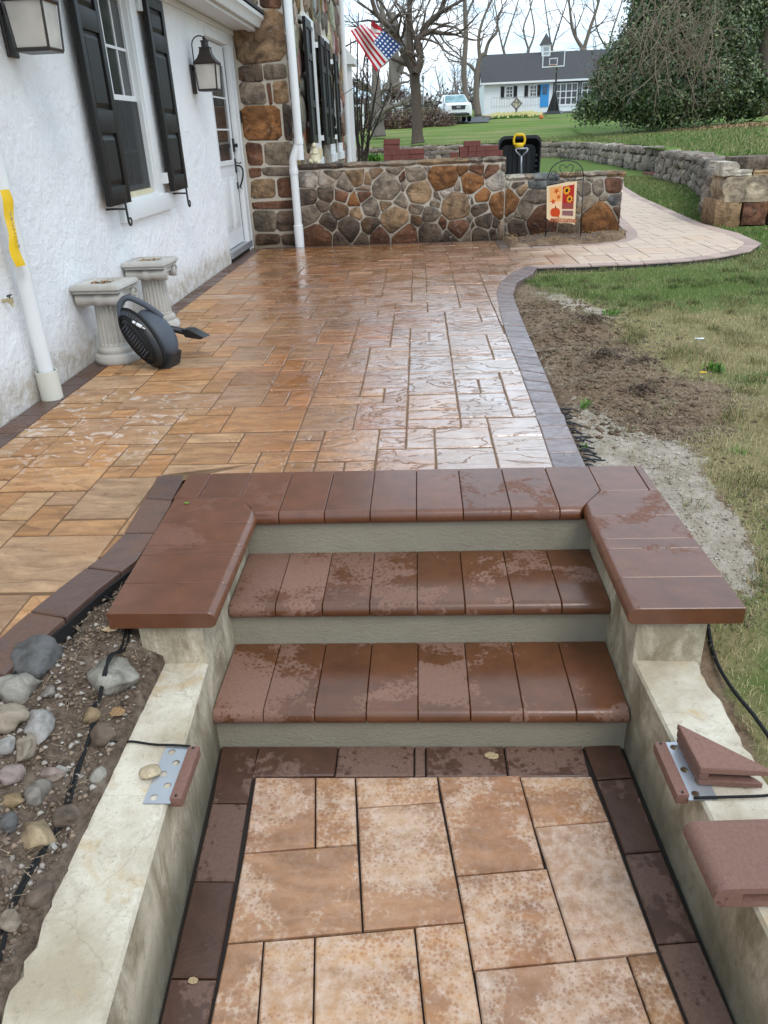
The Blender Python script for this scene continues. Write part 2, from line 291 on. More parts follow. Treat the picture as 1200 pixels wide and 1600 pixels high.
g = G('lawn_far'); p = g.pos(); n2 = g.noise(p, 9, 6, .7); n3 = g.noise(g.mapp(p, (.5, 1.6, 1)), .33, 5, .62); n5 = g.noise(p, .06, 3)
lush = g.mix(n2, (.07, .125, .022), (.165, .25, .055)); straw = g.mix(n2, (.20, .18, .08), (.36, .31, .15))
g.set(col=g.mix(g.ramp(g.math('ADD', g.math('MULTIPLY', n3, .8), g.math('MULTIPLY', n2, .2)), (.46, 0.), (.62, .85)), lush, straw), spec=.1, rough=.95, norm=g.bump(n2, .6, .05)); M['lawn_far'] = g.m
g = G('grass_blade'); rr = g.attr('tint', 'Color'); g.set(col=rr, rough=.6, spec=.25); M['grass_blade'] = g.m
g = G('holly_leaf'); rr = g.attr('tint', 'Color'); g.set(col=rr, rough=.38, spec=.5); M['holly_leaf'] = g.m
g = G('siding'); c = g.pos(); x = g.sep(c)[0]; g.set(col=g.mix(g.noise(c, 2, 4), (.70, .72, .74), (.8, .82, .84)), rough=.6); M['siding'] = g.m
g = G('mulch'); p = g.pos(); n = g.noise(p, 55, 6, .75); g.set(col=g.mix(g.ramp(n, (.35, 0.), (.7, 1.)), (.05, .032, .022), (.27, .19, .13)), rough=.95, norm=g.bump(n, 1., .02)); M['mulch'] = g.m

# flag print
g = G('flag_cloth'); uv = g.sep(g.co('UV')); u, v = uv[0], uv[1]
st = g.math('GREATER_THAN', g.math('MODULO', g.math('MULTIPLY', v, 6.5), 1.), .5)      # 13 stripes, red first and last
base = g.mix(st, (.52, .012, .03), (.8, .79, .78))
can = g.math('MULTIPLY', g.math('LESS_THAN', u, .42), g.math('LESS_THAN', v, .538))
a = g.math('SUBTRACT', g.math('FRACT', g.math('MULTIPLY', u, 14.2)), .5); b = g.math('SUBTRACT', g.math('FRACT', g.math('MULTIPLY', v, 9.3)), .5)
dd = g.math('ADD', g.math('MULTIPLY', a, a), g.math('MULTIPLY', b, b))
base = g.mix(can, base, g.mix(g.math('LESS_THAN', dd, .07), (.018, .06, .22), (.8, .8, .8)))
g.set(col=base, rough=.75); M['flag_cloth'] = g.m
for nm, c_ in (('f_cream', (.75, .56, .35)), ('f_orange', (.80, .36, .12)), ('f_pale', (.82, .52, .30)), ('f_red', (.42, .02, .015)), ('f_deep', (.30, .06, .05)), ('f_pumpkin', (.55, .06, .012)), ('f_yellow', (.75, .35, .02)), ('f_brown', (.05, .02, .01)), ('f_plum', (.25, .11, .11)), ('f_leaf', (.5, .09, .01)), ('f_text', (.45, .13, .06))):
    simple(nm, c_, .8, var=.08)

# ------------------------------------------------------------ mesh helpers
def link(o, parent=None):
    COL.objects.link(o)
    if parent is not None: o.parent = parent
    return o
def mesh_obj(name, verts, faces, mat, parent=None, smooth=False, loc=None):
    me = bpy.data.meshes.new(name); me.from_pydata([tuple(v) for v in verts], [], faces); me.update()
    for mm in (mat if isinstance(mat, (list, tuple)) else [mat]): me.materials.append(M[mm])
    if smooth: me.polygons.foreach_set('use_smooth', [True]*len(me.polygons))
    o = bpy.data.objects.new(name, me)
    if loc: o.location = loc
    return link(o, parent)
def fast_mesh(name, V, F, mat, parent=None, smooth=False, tint=None):
    """V (n,3) and F (m,k) arrays"""
    me = bpy.data.meshes.new(name); V = np.asarray(V, np.float32); F = np.asarray(F, np.int32); k = F.shape[1]
    me.vertices.add(len(V)); me.vertices.foreach_set('co', V.ravel())
    me.loops.add(F.size); me.loops.foreach_set('vertex_index', F.ravel())
    me.polygons.add(len(F)); me.polygons.foreach_set('loop_start', np.arange(len(F), dtype=np.int32)*k)
    if smooth: me.polygons.foreach_set('use_smooth', [True]*len(F))
    if tint is not None:
        a = me.color_attributes.new('tint', 'FLOAT_COLOR', 'POINT'); T = np.ones((len(V), 4), np.float32); T[:, :3] = tint; a.data.foreach_set('color', T.ravel())
    me.update(calc_edges=True); me.validate(); me.materials.append(M[mat])
    return link(bpy.data.objects.new(name, me), parent)
def tag(o, label, cat, group=None, kind=None):
    if label: o['label'] = label
    if cat: o['category'] = cat
    if group: o['group'] = group
    if kind: o['kind'] = kind
    return o
def thing(name, label, cat, loc=(0, 0, 0), group=None, rz=0):
    o = bpy.data.objects.new(name, None); o.location = loc; o.rotation_euler = (0, 0, rz); o.empty_display_size = .1
    link(o); return tag(o, label, cat, group)
def struct(o): o['kind'] = 'structure'; return o
def stuff(o): o['kind'] = 'stuff'; return o
class B:
    """bmesh collector"""
    def __init__(s): s.b = bmesh.new()
    def box(s, x0, y0, z0, x1, y1, z1, bev=0, mat=None):
        r = bmesh.ops.create_cube(s.b, size=1.0); vs_ = r['verts']
        for v in vs_: v.co = Vector(((x0+x1)/2+v.co.x*(x1-x0), (y0+y1)/2+v.co.y*(y1-y0), (z0+z1)/2+v.co.z*(z1-z0)))
        if mat: bmesh.ops.transform(s.b, matrix=mat, verts=vs_)
        if bev:
            ed = list({e for v in vs_ for e in v.link_edges}); bmesh.ops.bevel(s.b, geom=ed, offset=bev, segments=2, affect='EDGES', profile=.6)
        return s
    def tube(s, pts, rad, n=8, cap=True, flat=1.0):
        pts = [Vector(p) for p in pts]; rs = rad if isinstance(rad, (list, tuple)) else [rad]*len(pts); rings = []
        up = Vector((0, 0, 1)); prev = None
        for i, p in enumerate(pts):
            t = (pts[min(i+1, len(pts)-1)]-pts[max(i-1, 0)]).normalized()
            if prev is None:
                a = up.cross(t)
                if a.length < .1: a = Vector((1, 0, 0)).cross(t)
                a.normalize()
            else:
                a = (prev-t*prev.dot(t)); a = a.normalized() if a.length > 1e-5 else prev
            prev = a; bb = t.cross(a)
            rings.append([s.b.verts.new(p+(a*math.cos(2*math.pi*j/n)+bb*math.sin(2*math.pi*j/n)*flat)*rs[i]) for j in range(n)])
        for q, w in zip(rings, rings[1:]):
            for j in range(n): s.b.faces.new((q[j], q[(j+1) % n], w[(j+1) % n], w[j]))
        if cap:
            s.b.faces.new(rings[0][::-1]); s.b.faces.new(rings[-1])
        return s
    def lathe(s, prof, n=24, c=(0, 0, 0), flute=0, fn=0):
        rings = []
        for r, z in prof:
            ring = []
            for j in range(n):
                a = 2*math.pi*j/n; rr = r
                ring.append(s.b.verts.new((c[0]+rr*math.cos(a), c[1]+rr*math.sin(a), c[2]+z)))
            rings.append(ring)
        for q, w in zip(rings, rings[1:]):
            for j in range(n): s.b.faces.new((q[j], q[(j+1) % n], w[(j+1) % n], w[j]))
        s.b.faces.new(rings[0][::-1]); s.b.faces.new(rings[-1]); return s
    def poly(s, pts, d):
        """prism: polygon pts extruded by vector d"""
        d = Vector(d); a = [s.b.verts.new(p) for p in pts]; b = [s.b.verts.new(Vector(p)+d) for p in pts]; n = len(a)
        s.b.faces.new(a[::-1]); s.b.faces.new(b)
        for i in range(n): s.b.faces.new((a[i], a[(i+1) % n], b[(i+1) % n], b[i]))
        return s
    def sphere(s, c, r, sx=1, sy=1, sz=1, u=16, v=10, rot=None):
        rr = bmesh.ops.create_uvsphere(s.b, u_segments=u, v_segments=v, radius=r)
        mt = Matrix.Translation(c) @ (rot.to_4x4() if rot else Matrix.Identity(4)) @ Matrix.Diagonal((sx, sy, sz, 1))
        bmesh.ops.transform(s.b, matrix=mt, verts=rr['verts']); return s
    def obj(s, name, mat, parent=None, smooth=False, angle=None):
        bmesh.ops.recalc_face_normals(s.b, faces=s.b.faces)
        me = bpy.data.meshes.new(name); s.b.to_mesh(me); s.b.free()
        for mm in (mat if isinstance(mat, (list, tuple)) else [mat]): me.materials.append(M[mm])
        if smooth: me.polygons.foreach_set('use_smooth', [True]*len(me.polygons))
        if angle:
            me.polygons.foreach_set('use_smooth', [True]*len(me.polygons)); me.set_sharp_from_angle(angle=angle)
        return link(bpy.data.objects.new(name, me), parent)
def bez(p0, p1, p2, p3, n=12):
    p0, p1, p2, p3 = map(Vector, (p0, p1, p2, p3)); out = []
    for i in range(n+1):
        t = i/n; out.append((1-t)**3*p0+3*(1-t)**2*t*p1+3*(1-t)*t*t*p2+t**3*p3)
    return out
def smoothline(pts, n=6):
    P = [Vector(p) for p in pts]; out = []
    for i in range(len(P)-1):
        a, b, c, d = P[max(i-1, 0)], P[i], P[i+1], P[min(i+2, len(P)-1)]
        for k in range(n):
            t = k/n; out.append(.5*((2*b)+(-a+c)*t+(2*a-5*b+4*c-d)*t*t+(-a+3*b-3*c+d)*t**3))
    out.append(P[-1]); return out
def clip_half(poly, a, b, c):
    """keep a*x+b*y<=c"""
    out = []
    for i in range(len(poly)):
        p, q = poly[i], poly[(i+1) % len(poly)]; dp, dq = a*p[0]+b*p[1]-c, a*q[0]+b*q[1]-c
        if dp <= 0: out.append(p)
        if (dp < 0 and dq > 0) or (dp > 0 and dq < 0):
            t = dp/(dp-dq); out.append((p[0]+(q[0]-p[0])*t, p[1]+(q[1]-p[1])*t))
    return out
def inset_convex(poly, d):
    A = sum(poly[i][0]*poly[(i+1) % len(poly)][1]-poly[(i+1) % len(poly)][0]*poly[i][1] for i in range(len(poly)))
    if A < 0: poly = poly[::-1]
    out = poly; n = len(poly)
    for i in range(n):
        p, q = poly[i], poly[(i+1) % n]; ex, ey = q[0]-p[0], q[1]-p[1]; L = math.hypot(ex, ey)
        if L < 1e-6: continue
        nx, ny = ey/L, -ex/L
        out = clip_half(out, nx, ny, nx*p[0]+ny*p[1]-d)
        if len(out) < 3: return []
    return out
def area(p): return abs(sum(p[i][0]*p[(i+1) % len(p)][1]-p[(i+1) % len(p)][0]*p[i][1] for i in range(len(p))))/2
def clean(p, e=1e-3):
    out = []
    for q in p:
        if not out or math.hypot(q[0]-out[-1][0], q[1]-out[-1][1]) > e: out.append(q)
    if len(out) > 1 and math.hypot(out[0][0]-out[-1][0], out[0][1]-out[-1][1]) < e: out.pop()
    return out
def power_cells(seeds, rect, sy=1.0):
    """seeds (x,y,r); rect polygon; power diagram"""
    out = []
    for i, (x, y, r) in enumerate(seeds):
        c = rect; 
        for j, (u, v, s_) in enumerate(seeds):
            if i == j: continue
            dx, dy = u-x, v-y
            if abs(dx) > 1.4 or abs(dy) > 1.1: continue
            c = clip_half(c, 2*dx, 2*dy, (u*u+v*v-s_*s_)-(x*x+y*y-r*r))
            if len(c) < 3: break
        out.append(clean(c) if len(c) >= 3 else [])
    return out
def chaikin(p, k=1, w=.25):
    for _ in range(k):
        q = []
        for i in range(len(p)):
            a, b = p[i], p[(i+1) % len(p)]
            q.append((a[0]+(b[0]-a[0])*w, a[1]+(b[1]-a[1])*w)); q.append((a[0]+(b[0]-a[0])*(1-w), a[1]+(b[1]-a[1])*(1-w)))
        p = q
    return p
def paver_mesh(name, poly, z0, z1, bev, dz=(0, 0, 0), mat='patio_paver', parent=None, origin=None):
    A = sum(poly[i][0]*poly[(i+1) % len(poly)][1]-poly[(i+1) % len(poly)][0]*poly[i][1] for i in range(len(poly)))
    if A < 0: poly = poly[::-1]
    cx = sum(p[0] for p in poly)/len(poly); cy_ = sum(p[1] for p in poly)/len(poly)
    n = len(poly); V = []
    for p in poly: V.append((p[0]-cx, p[1]-cy_, z0))
    for p in poly: V.append((p[0]-cx, p[1]-cy_, z1-bev))
    top = []
    for i in range(n):
        a, b, c = poly[i-1], poly[i], poly[(i+1) % n]
        u = Vector((a[0]-b[0], a[1]-b[1])).normalized(); w = Vector((c[0]-b[0], c[1]-b[1])).normalized(); s_ = u+w
        if s_.length < .05: s_ = Vector((-(w.y), w.x))
        sg = 1 if (w.x*u.y-w.y*u.x) > 0 else -1
        s_ = s_.normalized()*bev*1.3*sg; top.append((b[0]+s_.x-cx, b[1]+s_.y-cy_))
    for x, y in top: V.append((x, y, z1+dz[0]*x+dz[1]*y))
    F = [tuple(range(2*n, 3*n))]
    for i in range(n):
        j = (i+1) % n; F.append((i, j, n+j, n+i)); F.append((n+i, n+j, 2*n+j, 2*n+i))
    return mesh_obj(name, V, F, mat, parent, loc=(cx, cy_, 0))

# ------------------------------------------------------------ ground
OUT_R = [(.658, 2.865), (.668, 3.5), (.690, 4.2), (.714, 5.155), (.735, 5.9), (.763, 6.489), (.86, 7.05), (1.061, 7.50), (1.143, 7.80), (1.6, 7.80), (2.13, 7.83), (2.6, 7.92), (2.945, 8.06), (3.40, 8.40), (3.716, 8.92), (3.80, 9.8), (3.727, 10.83), (3.80, 12.), (3.916, 13.41), (4.05, 15.2), (4.4, 18.), (5.2, 21.5)]
INN_R = [(.524, 2.865), (.542, 3.5), (.556, 4.3), (.565, 5.2), (.592, 5.9), (.636, 6.6), (.74, 7.2), (.92, 7.66), (1.05, 7.93), (1.6, 7.94), (2.12, 7.97), (2.55, 8.06), (2.87, 8.19), (3.29, 8.52), (3.57, 8.99), (3.65, 9.8), (3.58, 10.8), (3.66, 12.), (3.78, 13.4), (3.90, 15.2), (4.25, 18.), (5.05, 21.6)]
OUT_T = [(1.02, 9.24), (1.45, 9.26), (2.0, 9.33), (2.30, 9.5), (2.47, 9.80), (2.58, 10.3), (2.70, 11.2), (2.85, 12.5), (3.1, 15.), (3.6, 18.), (4.2, 21.5)]
INN_T = [(1.02, 9.11), (1.45, 9.13), (2.02, 9.20), (2.40, 9.40), (2.60, 9.75), (2.72, 10.28), (2.84, 11.2), (3.0, 12.5), (3.24, 15.), (3.75, 18.), (4.35, 21.5)]
OUT_L = [(-.985, 2.865), (-.965, 2.56), (-.950, 2.34), (-.955, 2.17), (-1.018, 1.985), (-1.071, 1.77), (-1.114, 1.555), (-1.15, 1.3), (-1.17, .9), (-1.18, .3)]
INN_L = [(-1.10, 2.865), (-1.075, 2.583), (-1.062, 2.34), (-1.085, 2.19), (-1.138, 2.03), (-1.196, 1.80), (-1.235, 1.57), (-1.27, 1.3), (-1.29, .9), (-1.30, .3)]
FIELD = [(-1.30, .3)] + INN_L[::-1][1:] + INN_R + INN_T[::-1] + [(.90, 9.11), (.90, 9.84), (-1.96, 9.84), (-1.95, .3)]
OUTLINE = [(-1.18, .3)] + OUT_L[::-1][1:] + OUT_R + OUT_T[::-1] + [(1.02, 9.95), (-2.08, 9.95), (-2.08, .3)]
def inside(poly, X, Y):
    X = np.asarray(X); Y = np.asarray(Y); c = np.zeros(X.shape, bool)
    for i in range(len(poly)):
        (x0, y0), (x1, y1) = poly[i-1], poly[i]
        if y0 == y1: continue
        c ^= ((y0 > Y) != (y1 > Y)) & (X < (x1-x0)*(Y-y0)/(y1-y0)+x0)
    return c
def segdist(pl, X, Y):
    X = np.asarray(X, float); Y = np.asarray(Y, float); D = np.full(X.shape, 1e9)
    for (x0, y0), (x1, y1) in zip(pl, pl[1:]):
        dx, dy = x1-x0, y1-y0; t = np.clip(((X-x0)*dx+(Y-y0)*dy)/(dx*dx+dy*dy), 0, 1); D = np.minimum(D, np.hypot(X-x0-t*dx, Y-y0-t*dy))
    return D
WALL = [(-30, 44), (-12, 42), (-3, 41), (3, 40.), (5.0, 38.6), (6.3, 37.), (6.75, 33), (6.7, 29), (6.62, 25.5), (6.85, 22.8), (6.1, 20.8), (5.95, 17.7), (5.2, 14.5), (4.35, 11.9), (4.0, 10.95), (9, 10.4), (16, 9.5), (40, 5)]
rs = np.random.RandomState(3)
BUMPS = [(rs.uniform(.75, 1.9), rs.uniform(3.0, 6.8), rs.uniform(.05, .16), rs.uniform(-.008, .03)) for _ in range(130)] + [(1.17, 5.3, .16, .07), (1.0, 5.22, .1, .05), (1.08, 4.35, .17, .075), (1.22, 4.15, .15, .07), (.95, 4.6, .2, .04), (1.3, 3.9, .2, .05), (1.0, 4.0, .18, .05), (.85, 3.95, .15, .04), (1.5, 3.7, .22, .03)] + [(rs.uniform(-1.3, -.85), rs.uniform(.6, 2.3), rs.uniform(.03, .07), rs.uniform(-.012, .02)) for _ in range(60)]
def sst(a, b, x): t = np.clip((x-a)/(b-a), 0, 1); return t*t*(3-2*t)
def ground_z(X, Y):
    X = np.asarray(X, float); Y = np.asarray(Y, float)
    z = np.full(X.shape, -.045)+.012*np.sin(X*1.7+.4)*np.sin(Y*1.3)*sst(.3, 1.5, X-.8)
    z = np.where((X > .5) & (Y < 3), z-.22*sst(0, 1, (2.75-Y)/1.3), z)
    z = np.where((X > .95) & (Y < 9), z+.0, z)
    for bx, by, br, bh in BUMPS: z = z+bh*np.exp(-((X-bx)**2+(Y-by)**2)/(br*br))
    ins = inside(OUTLINE, X, Y)
    left = (X < -.62) & (Y < 2.95) & ~ins
    d = segdist(OUT_L, X, Y)
    z = np.where(left, -.040-.135*sst(0.02, .30, d)+z+.045-.0*d, z)
    z = np.where(ins, -.09, z)
    pit = (X > -.80) & (X < .76) & (Y < 2.80); z = np.where(pit, -.62, z)
    z = np.where((X > 1.0) & (X < 2.62) & (Y > 9.22) & (Y < 10.4) & ~ins, .05+.02*np.sin(X*9), z)
    return z
def lawn_z(x, y):
    d = float(segdist(WALL, np.array([x]), np.array([y]))[0]); z = .55+.0355*min(d, 95)+.30*math.exp(-((x-2.6)**2+(y-62)**2)/200)
    if x > 6: z -= .010*min(max(d-8, 0), 70)*0
    return z
def grid_mesh(name, xs, ys, zf, mat):
    X, Y = np.meshgrid(xs, ys); Z = zf(X, Y); V = np.stack([X, Y, Z], -1).reshape(-1, 3)
    nx, ny = len(xs), len(ys); i = np.arange(ny-1)[:, None]*nx+np.arange(nx-1)[None, :]
    F = np.stack([i, i+1, i+nx+1, i+nx], -1).reshape(-1, 4); o = fast_mesh(name, V, F, mat, smooth=True); return o, X, Y, Z
xs = np.unique(np.concatenate([np.linspace(-300, -20, 12), np.linspace(-20, -2.2, 16), np.arange(-2.15, 2.4, .045), np.arange(2.4, 8, .16), np.linspace(8, 30, 18), np.linspace(40, 300, 10)]))
ys = np.unique(np.concatenate([np.linspace(-60, -1, 10), np.arange(-.8, 7.6, .045), np.arange(7.6, 12, .11), np.arange(12, 42, .7), np.linspace(44, 700, 14)]))
gnd, GX, GY, GZ = grid_mesh('ground', xs, ys, ground_z, 'ground_mix'); struct(gnd); tag(gnd, None, None)
def fld(*g): 
    return lambda X, Y: np.clip(sum(a*np.exp(-(((X-x)*math.cos(t)+(Y-y)*math.sin(t))**2/(sx*sx)+(-(X-x)*math.sin(t)+(Y-y)*math.cos(t))**2/(sy*sy))) for x, y, sx, sy, t, a in g), 0, 1)
dirtF = fld((.98, 4.5, .33, 1.0, 0, 1.1), (1.0, 5.7, .28, .9, 0, 1.1), (1.2, 3.6, .33, .4, 0, .85), (.8, 3.3, .25, .6, 0, 1.), (1.5, 3.9, .22, .25, 0, .45), (.92, 6.9, .2, .5, 0, .7), (.75, 5.6, .14, 1.6, 0, .8), (1.7, 4.8, .25, .3, 0, .45), (1.75, 3.5, .2, .2, 0, .35))
sandF = fld((.95, 2.80, .16, .38, 0, 1.2), (1.03, 2.40, .10, .26, 0, 1.1), (.82, 3.25, .14, .3, 0, .8), (1.22, 6.15, .14, .75, .35, .85), (.85, 3.7, .08, .3, 0, .35), (1.0, 3.1, .2, .2, 0, .7), (.74, 4.4, .05, 1.2, 0, .4))
greenF = fld((1.25, 1.6, .5, 1.1, 0, .35), (2.2, 7.0, 1.3, .8, 0, .75), (1.4, 7.0, .5, .6, 0, .9), (4.5, 13, 2.5, 6, 0, 1.), (3.2, 6.5, .9, 1.6, 0, .45), (1.75, 4.1, .35, .25, 0, .6), (1.7, 6.2, .4, .4, 0, .6), (1.1, 1.7, .15, .35, 0, .45), (7, 30, 10, 12, 0, 1.), (4.4, 9.6, .9, .8, 0, .9))
def grassF(X, Y):
    g_ = 1-np.maximum(dirtF(X, Y), sandF(X, Y)); g_ = np.where(X < .55, 0, g_)
    g_ = np.where((X > 1.0) & (X < 2.65) & (Y > 9.2) & (Y < 10.5), 0, g_)
    g_ = np.where((X < .9) & (Y < 2.9), g_*sst(.82, .90, X), g_); return g_
at_ = gnd.data.attributes
for nm, F_ in (('grass', grassF), ('sand', sandF), ('green', greenF), ('bed', lambda X, Y: ((X < -.6) & (Y < 3)).astype(float))):
    a = at_.new(nm, 'FLOAT', 'POINT'); a.data.foreach_set('value', np.asarray(F_(GX, GY), np.float32).ravel())
# upper lawn behind the dry stone walls
def resample(pl, step):
    out = []
    for (x0, y0), (x1, y1) in zip(pl, pl[1:]):
        n = max(1, int(math.hypot(x1-x0, y1-y0)/step))
        for k in range(n): out.append((x0+(x1-x0)*k/n, y0+(y1-y0)*k/n))
    return out+[pl[-1]]
wl_ = resample(WALL, 1.2); N = len(wl_)
farp = []
for i, (x, y) in enumerate(wl_):
    t = i/(N-1)
    key = [(0, -420, 380), (.35, -180, 640), (.5, 20, 700), (.62, 180, 640), (.75, 420, 480), (.88, 500, 180), (1, 500, -60)]
    farp.append((np.interp(t, [k[0] for k in key], [k[1] for k in key]), np.interp(t, [k[0] for k in key], [k[2] for k in key])))
V = []; rows = [0, .0015, .004, .008, .013, .02, .028, .037, .047, .058, .07, .083, .097, .113, .13, .15, .18, .22, .3, .45, .7, 1.]
for r in rows:
    for (x, y), (fx, fy) in zip(wl_, farp):
        X_, Y_ = x+(fx-x)*r, y+(fy-y)*r
        V.append((X_, Y_, lawn_z(X_, Y_)))
F = [(k*N+i, k*N+i+1, (k+1)*N+i+1, (k+1)*N+i) for k in range(len(rows)-1) for i in range(N-1)]
up = fast_mesh('upper_lawn', V, F, 'lawn_far', smooth=True); struct(up)
up.data.flip_normals() if up.data.polygons[0].normal.z < 0 else None

# ------------------------------------------------------------ patio
patio = bpy.data.objects.new('patio', None); link(patio); patio['kind'] = 'structure'
jb = B(); 
tri = [(x, y) for x, y in OUTLINE]
jp = [(-1.19, .3)]+[(p[0]-.012, p[1]) for p in OUT_L[::-1][1:]]+[(p[0]-.012, p[1]) for p in OUT_R]+[(p[0]+.012, p[1]) for p in OUT_T[::-1]]+[(1.008, 9.94), (-2.09, 9.94), (-2.09, .3)]
from mathutils.geometry import tessellate_polygon
jt = tessellate_polygon([[Vector((x, y, 0)) for x, y in jp]])
mesh_obj('joint_sand', [(x, y, -.0055) for x, y in jp], [tuple(t) for t in jt], 'joint_sand', patio)
# modular slabs packed on a grid, cut to the outline
Mod = .127; X0, Y0 = -1.98, .32; NX, NY = 50, 170
occ = np.zeros((NX, NY), bool); slabs = []
sizes = [(2, 2, 8), (3, 2, 9), (2, 3, 7), (2, 1, 6), (1, 2, 3), (1, 1, 2), (3, 1, 3.5), (3, 3, 2), (4, 2, 1.5)]
cells_x = X0+np.arange(NX)*Mod
prand = random.Random(21)
for j in range(NY):
    for i in range(NX):
        if occ[i, j]: continue
        opts = []
        for a, b, w in sizes:
            if i+a <= NX and j+b <= NY and not occ[i:i+a, j:j+b].any(): opts.append((a, b, w))
        a, b, w = prand.choices(opts, [o[2] for o in opts])[0]
        occ[i:i+a, j:j+b] = True; slabs.append((X0+i*Mod, Y0+j*Mod, X0+(i+a)*Mod, Y0+(j+b)*Mod))
def clip_rect(sub, x0, y0, x1, y1):
    p = clip_half(sub, -1, 0, -x0); 
    for a, b, c in ((1, 0, x1), (0, -1, -y0), (0, 1, y1)):
        if len(p) < 3: return []
        p = clip_half(p, a, b, c)
    return clean(p, .004)
FT = [(.44, .245, .115), (.39, .21, .095), (.46, .28, .145), (.37, .225, .13), (.45, .235, .10), (.41, .26, .15)]
pieces = []
for x0, y0, x1, y1 in slabs:
    g_ = .005
    if y0 > 21.4 or (x1 < .9 and y0 > 9.9) or x0 > 5.2: continue
    p = clip_rect(FIELD, x0+.0034, y0+.0088, x1-.0034, y1-.0088)
    if len(p) < 3 or area(p) < .0012: continue
    
    jx = [(q[0]+prand.uniform(-.002, .002), q[1]+prand.uniform(-.002, .002)) for q in p]
    cy0 = (y0+y1)/2; cx0 = (x0+x1)/2; dist2 = cx0**2+cy0**2+1.5
    pieces.append((area(p)/dist2**1.5, jx))
vis = [q for q in pieces]; vis.sort(key=lambda q: -q[0])
for k, (s_, p) in enumerate(vis[:296]):
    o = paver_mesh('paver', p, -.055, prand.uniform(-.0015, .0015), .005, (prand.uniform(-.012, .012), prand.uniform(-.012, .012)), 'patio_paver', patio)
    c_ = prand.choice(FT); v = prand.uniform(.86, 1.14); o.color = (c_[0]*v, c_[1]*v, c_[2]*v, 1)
V, F = [], []
for s_, p in vis[296:]:
    if area(p) < 0: p = p[::-1]
    b0 = len(V); n = len(p); A2 = sum(p[i][0]*p[(i+1) % n][1]-p[(i+1) % n][0]*p[i][1] for i in range(n))
    if A2 < 0: p = p[::-1]
    zt = prand.uniform(-.001, .001)
    V += [(x, y, -.05) for x, y in p]+[(x, y, zt) for x, y in p]
    F.append(tuple(range(b0+n, b0+2*n))); F += [(b0+i, b0+(i+1) % n, b0+n+(i+1) % n, b0+n+i) for i in range(n)]
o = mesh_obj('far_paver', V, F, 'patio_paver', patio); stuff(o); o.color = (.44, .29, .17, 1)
def strip(Ain, Aout, step, mat, tint, name='border_paver', z=.0015, par=patio, thick=.06, gap=.004, off=0.):
    """border of separate pieces between two matched polylines"""
    L = [0]
    for i in range(len(Aout)-1): L.append(L[-1]+math.hypot(Aout[i+1][0]-Aout[i][0], Aout[i+1][1]-Aout[i][1]))
    T = L[-1]; t = 0; cuts = [0]
    t = off if off else step
    while t < T-.05: cuts.append(t); t += step*(1 if isinstance(step, float) else 1)
    cuts.append(T)
    def P(A, s_): return (float(np.interp(s_, L, [a[0] for a in A])), float(np.interp(s_, L, [a[1] for a in A])))
    res = []
    for a, b in zip(cuts, cuts[1:]):
        a2, b2 = a+gap/2, b-gap/2; mids = [l for l in L if a2+.02 < l < b2-.02]
        ss = [a2]+mids+[b2]
        poly = [P(Aout, s_) for s_ in ss]+[P(Ain, s_) for s_ in ss[::-1]]
        c = (sum(q[0] for q in poly)/len(poly), sum(q[1] for q in poly)/len(poly))
        poly = [(q[0]+(c[0]-q[0])*.02, q[1]+(c[1]-q[1])*.015) for q in poly]
        o = paver_mesh(name, poly, -thick, z+prand.uniform(-.001, .001), .004, (0, 0, 0), mat, par); v = prand.uniform(.85, 1.15); o.color = (tint[0]*v, tint[1]*v, tint[2]*v, 1); res.append(o)
    return res
W1 = (1, 1, 1)
nR = 16
strip(INN_R[:9], OUT_R[:9], .165, 'border_wet', (1.45, 1.4, 1.45), gap=.008)
strip(INN_R[8:17], OUT_R[8:17], .26, 'border_pale', (1., 1., 1.)); strip(INN_R[16:], OUT_R[16:], .5, 'border_pale', (1.05, 1.05, 1.05))
strip(INN_T[:7], OUT_T[:7], .25, 'border_pale', (.95, .95, .95)); strip(INN_T[6:], OUT_T[6:], .6, 'border_pale', (1.05, 1.05, 1.05))
lb = strip(INN_L, OUT_L, .27, 'border_dull', (1, 1, 1), off=.24)
strip([(-1.955, .3), (-1.955, 9.84)], [(-2.088, .3), (-2.088, 9.84)], .26, 'border_dull', (.85, .85, .85))
strip([(-1.96, 9.845), (.90, 9.845)], [(-1.96, 9.945), (.90, 9.945)], .26, 'border_dull', (.8, .8, .8))
strip([(.905, 9.13), (.905, 9.95)], [(1.015, 9.24), (1.015, 9.95)], .26, 'border_wet', (.9, .9, .9))
# plastic edge restraint along the cut side of the patio
def ribbon(name, pl, z0, z1, th, mat, parent=None):
    b = B(); P = [Vector((x, y, 0)) for x, y in pl]
    for i in range(len(P)-1):
        t = (P[i+1]-P[i]).normalized(); n = Vector((t.y, -t.x, 0))*th
        b.poly([P[i]+Vector((0, 0, z0)), P[i+1]+Vector((0, 0, z0)), P[i+1]+Vector((0, 0, z1)), P[i]+Vector((0, 0, z1))], n)
    return b.obj(name, mat, parent)
e1 = ribbon('edge_restraint', [(x+.012, y) for x, y in OUT_L[1:]], -.14, -.012, .006, 'black_plastic'); tag(e1, 'black plastic paver edging along the patio above the bed of cobbles', 'edging')
tag(ribbon('edge_restraint', [(x+.004, y-.004) for x, y in OUT_R[8:17]], -.10, -.012, -.008, 'black_plastic'), 'black plastic edging round the curved lawn side of the pale path', 'edging')
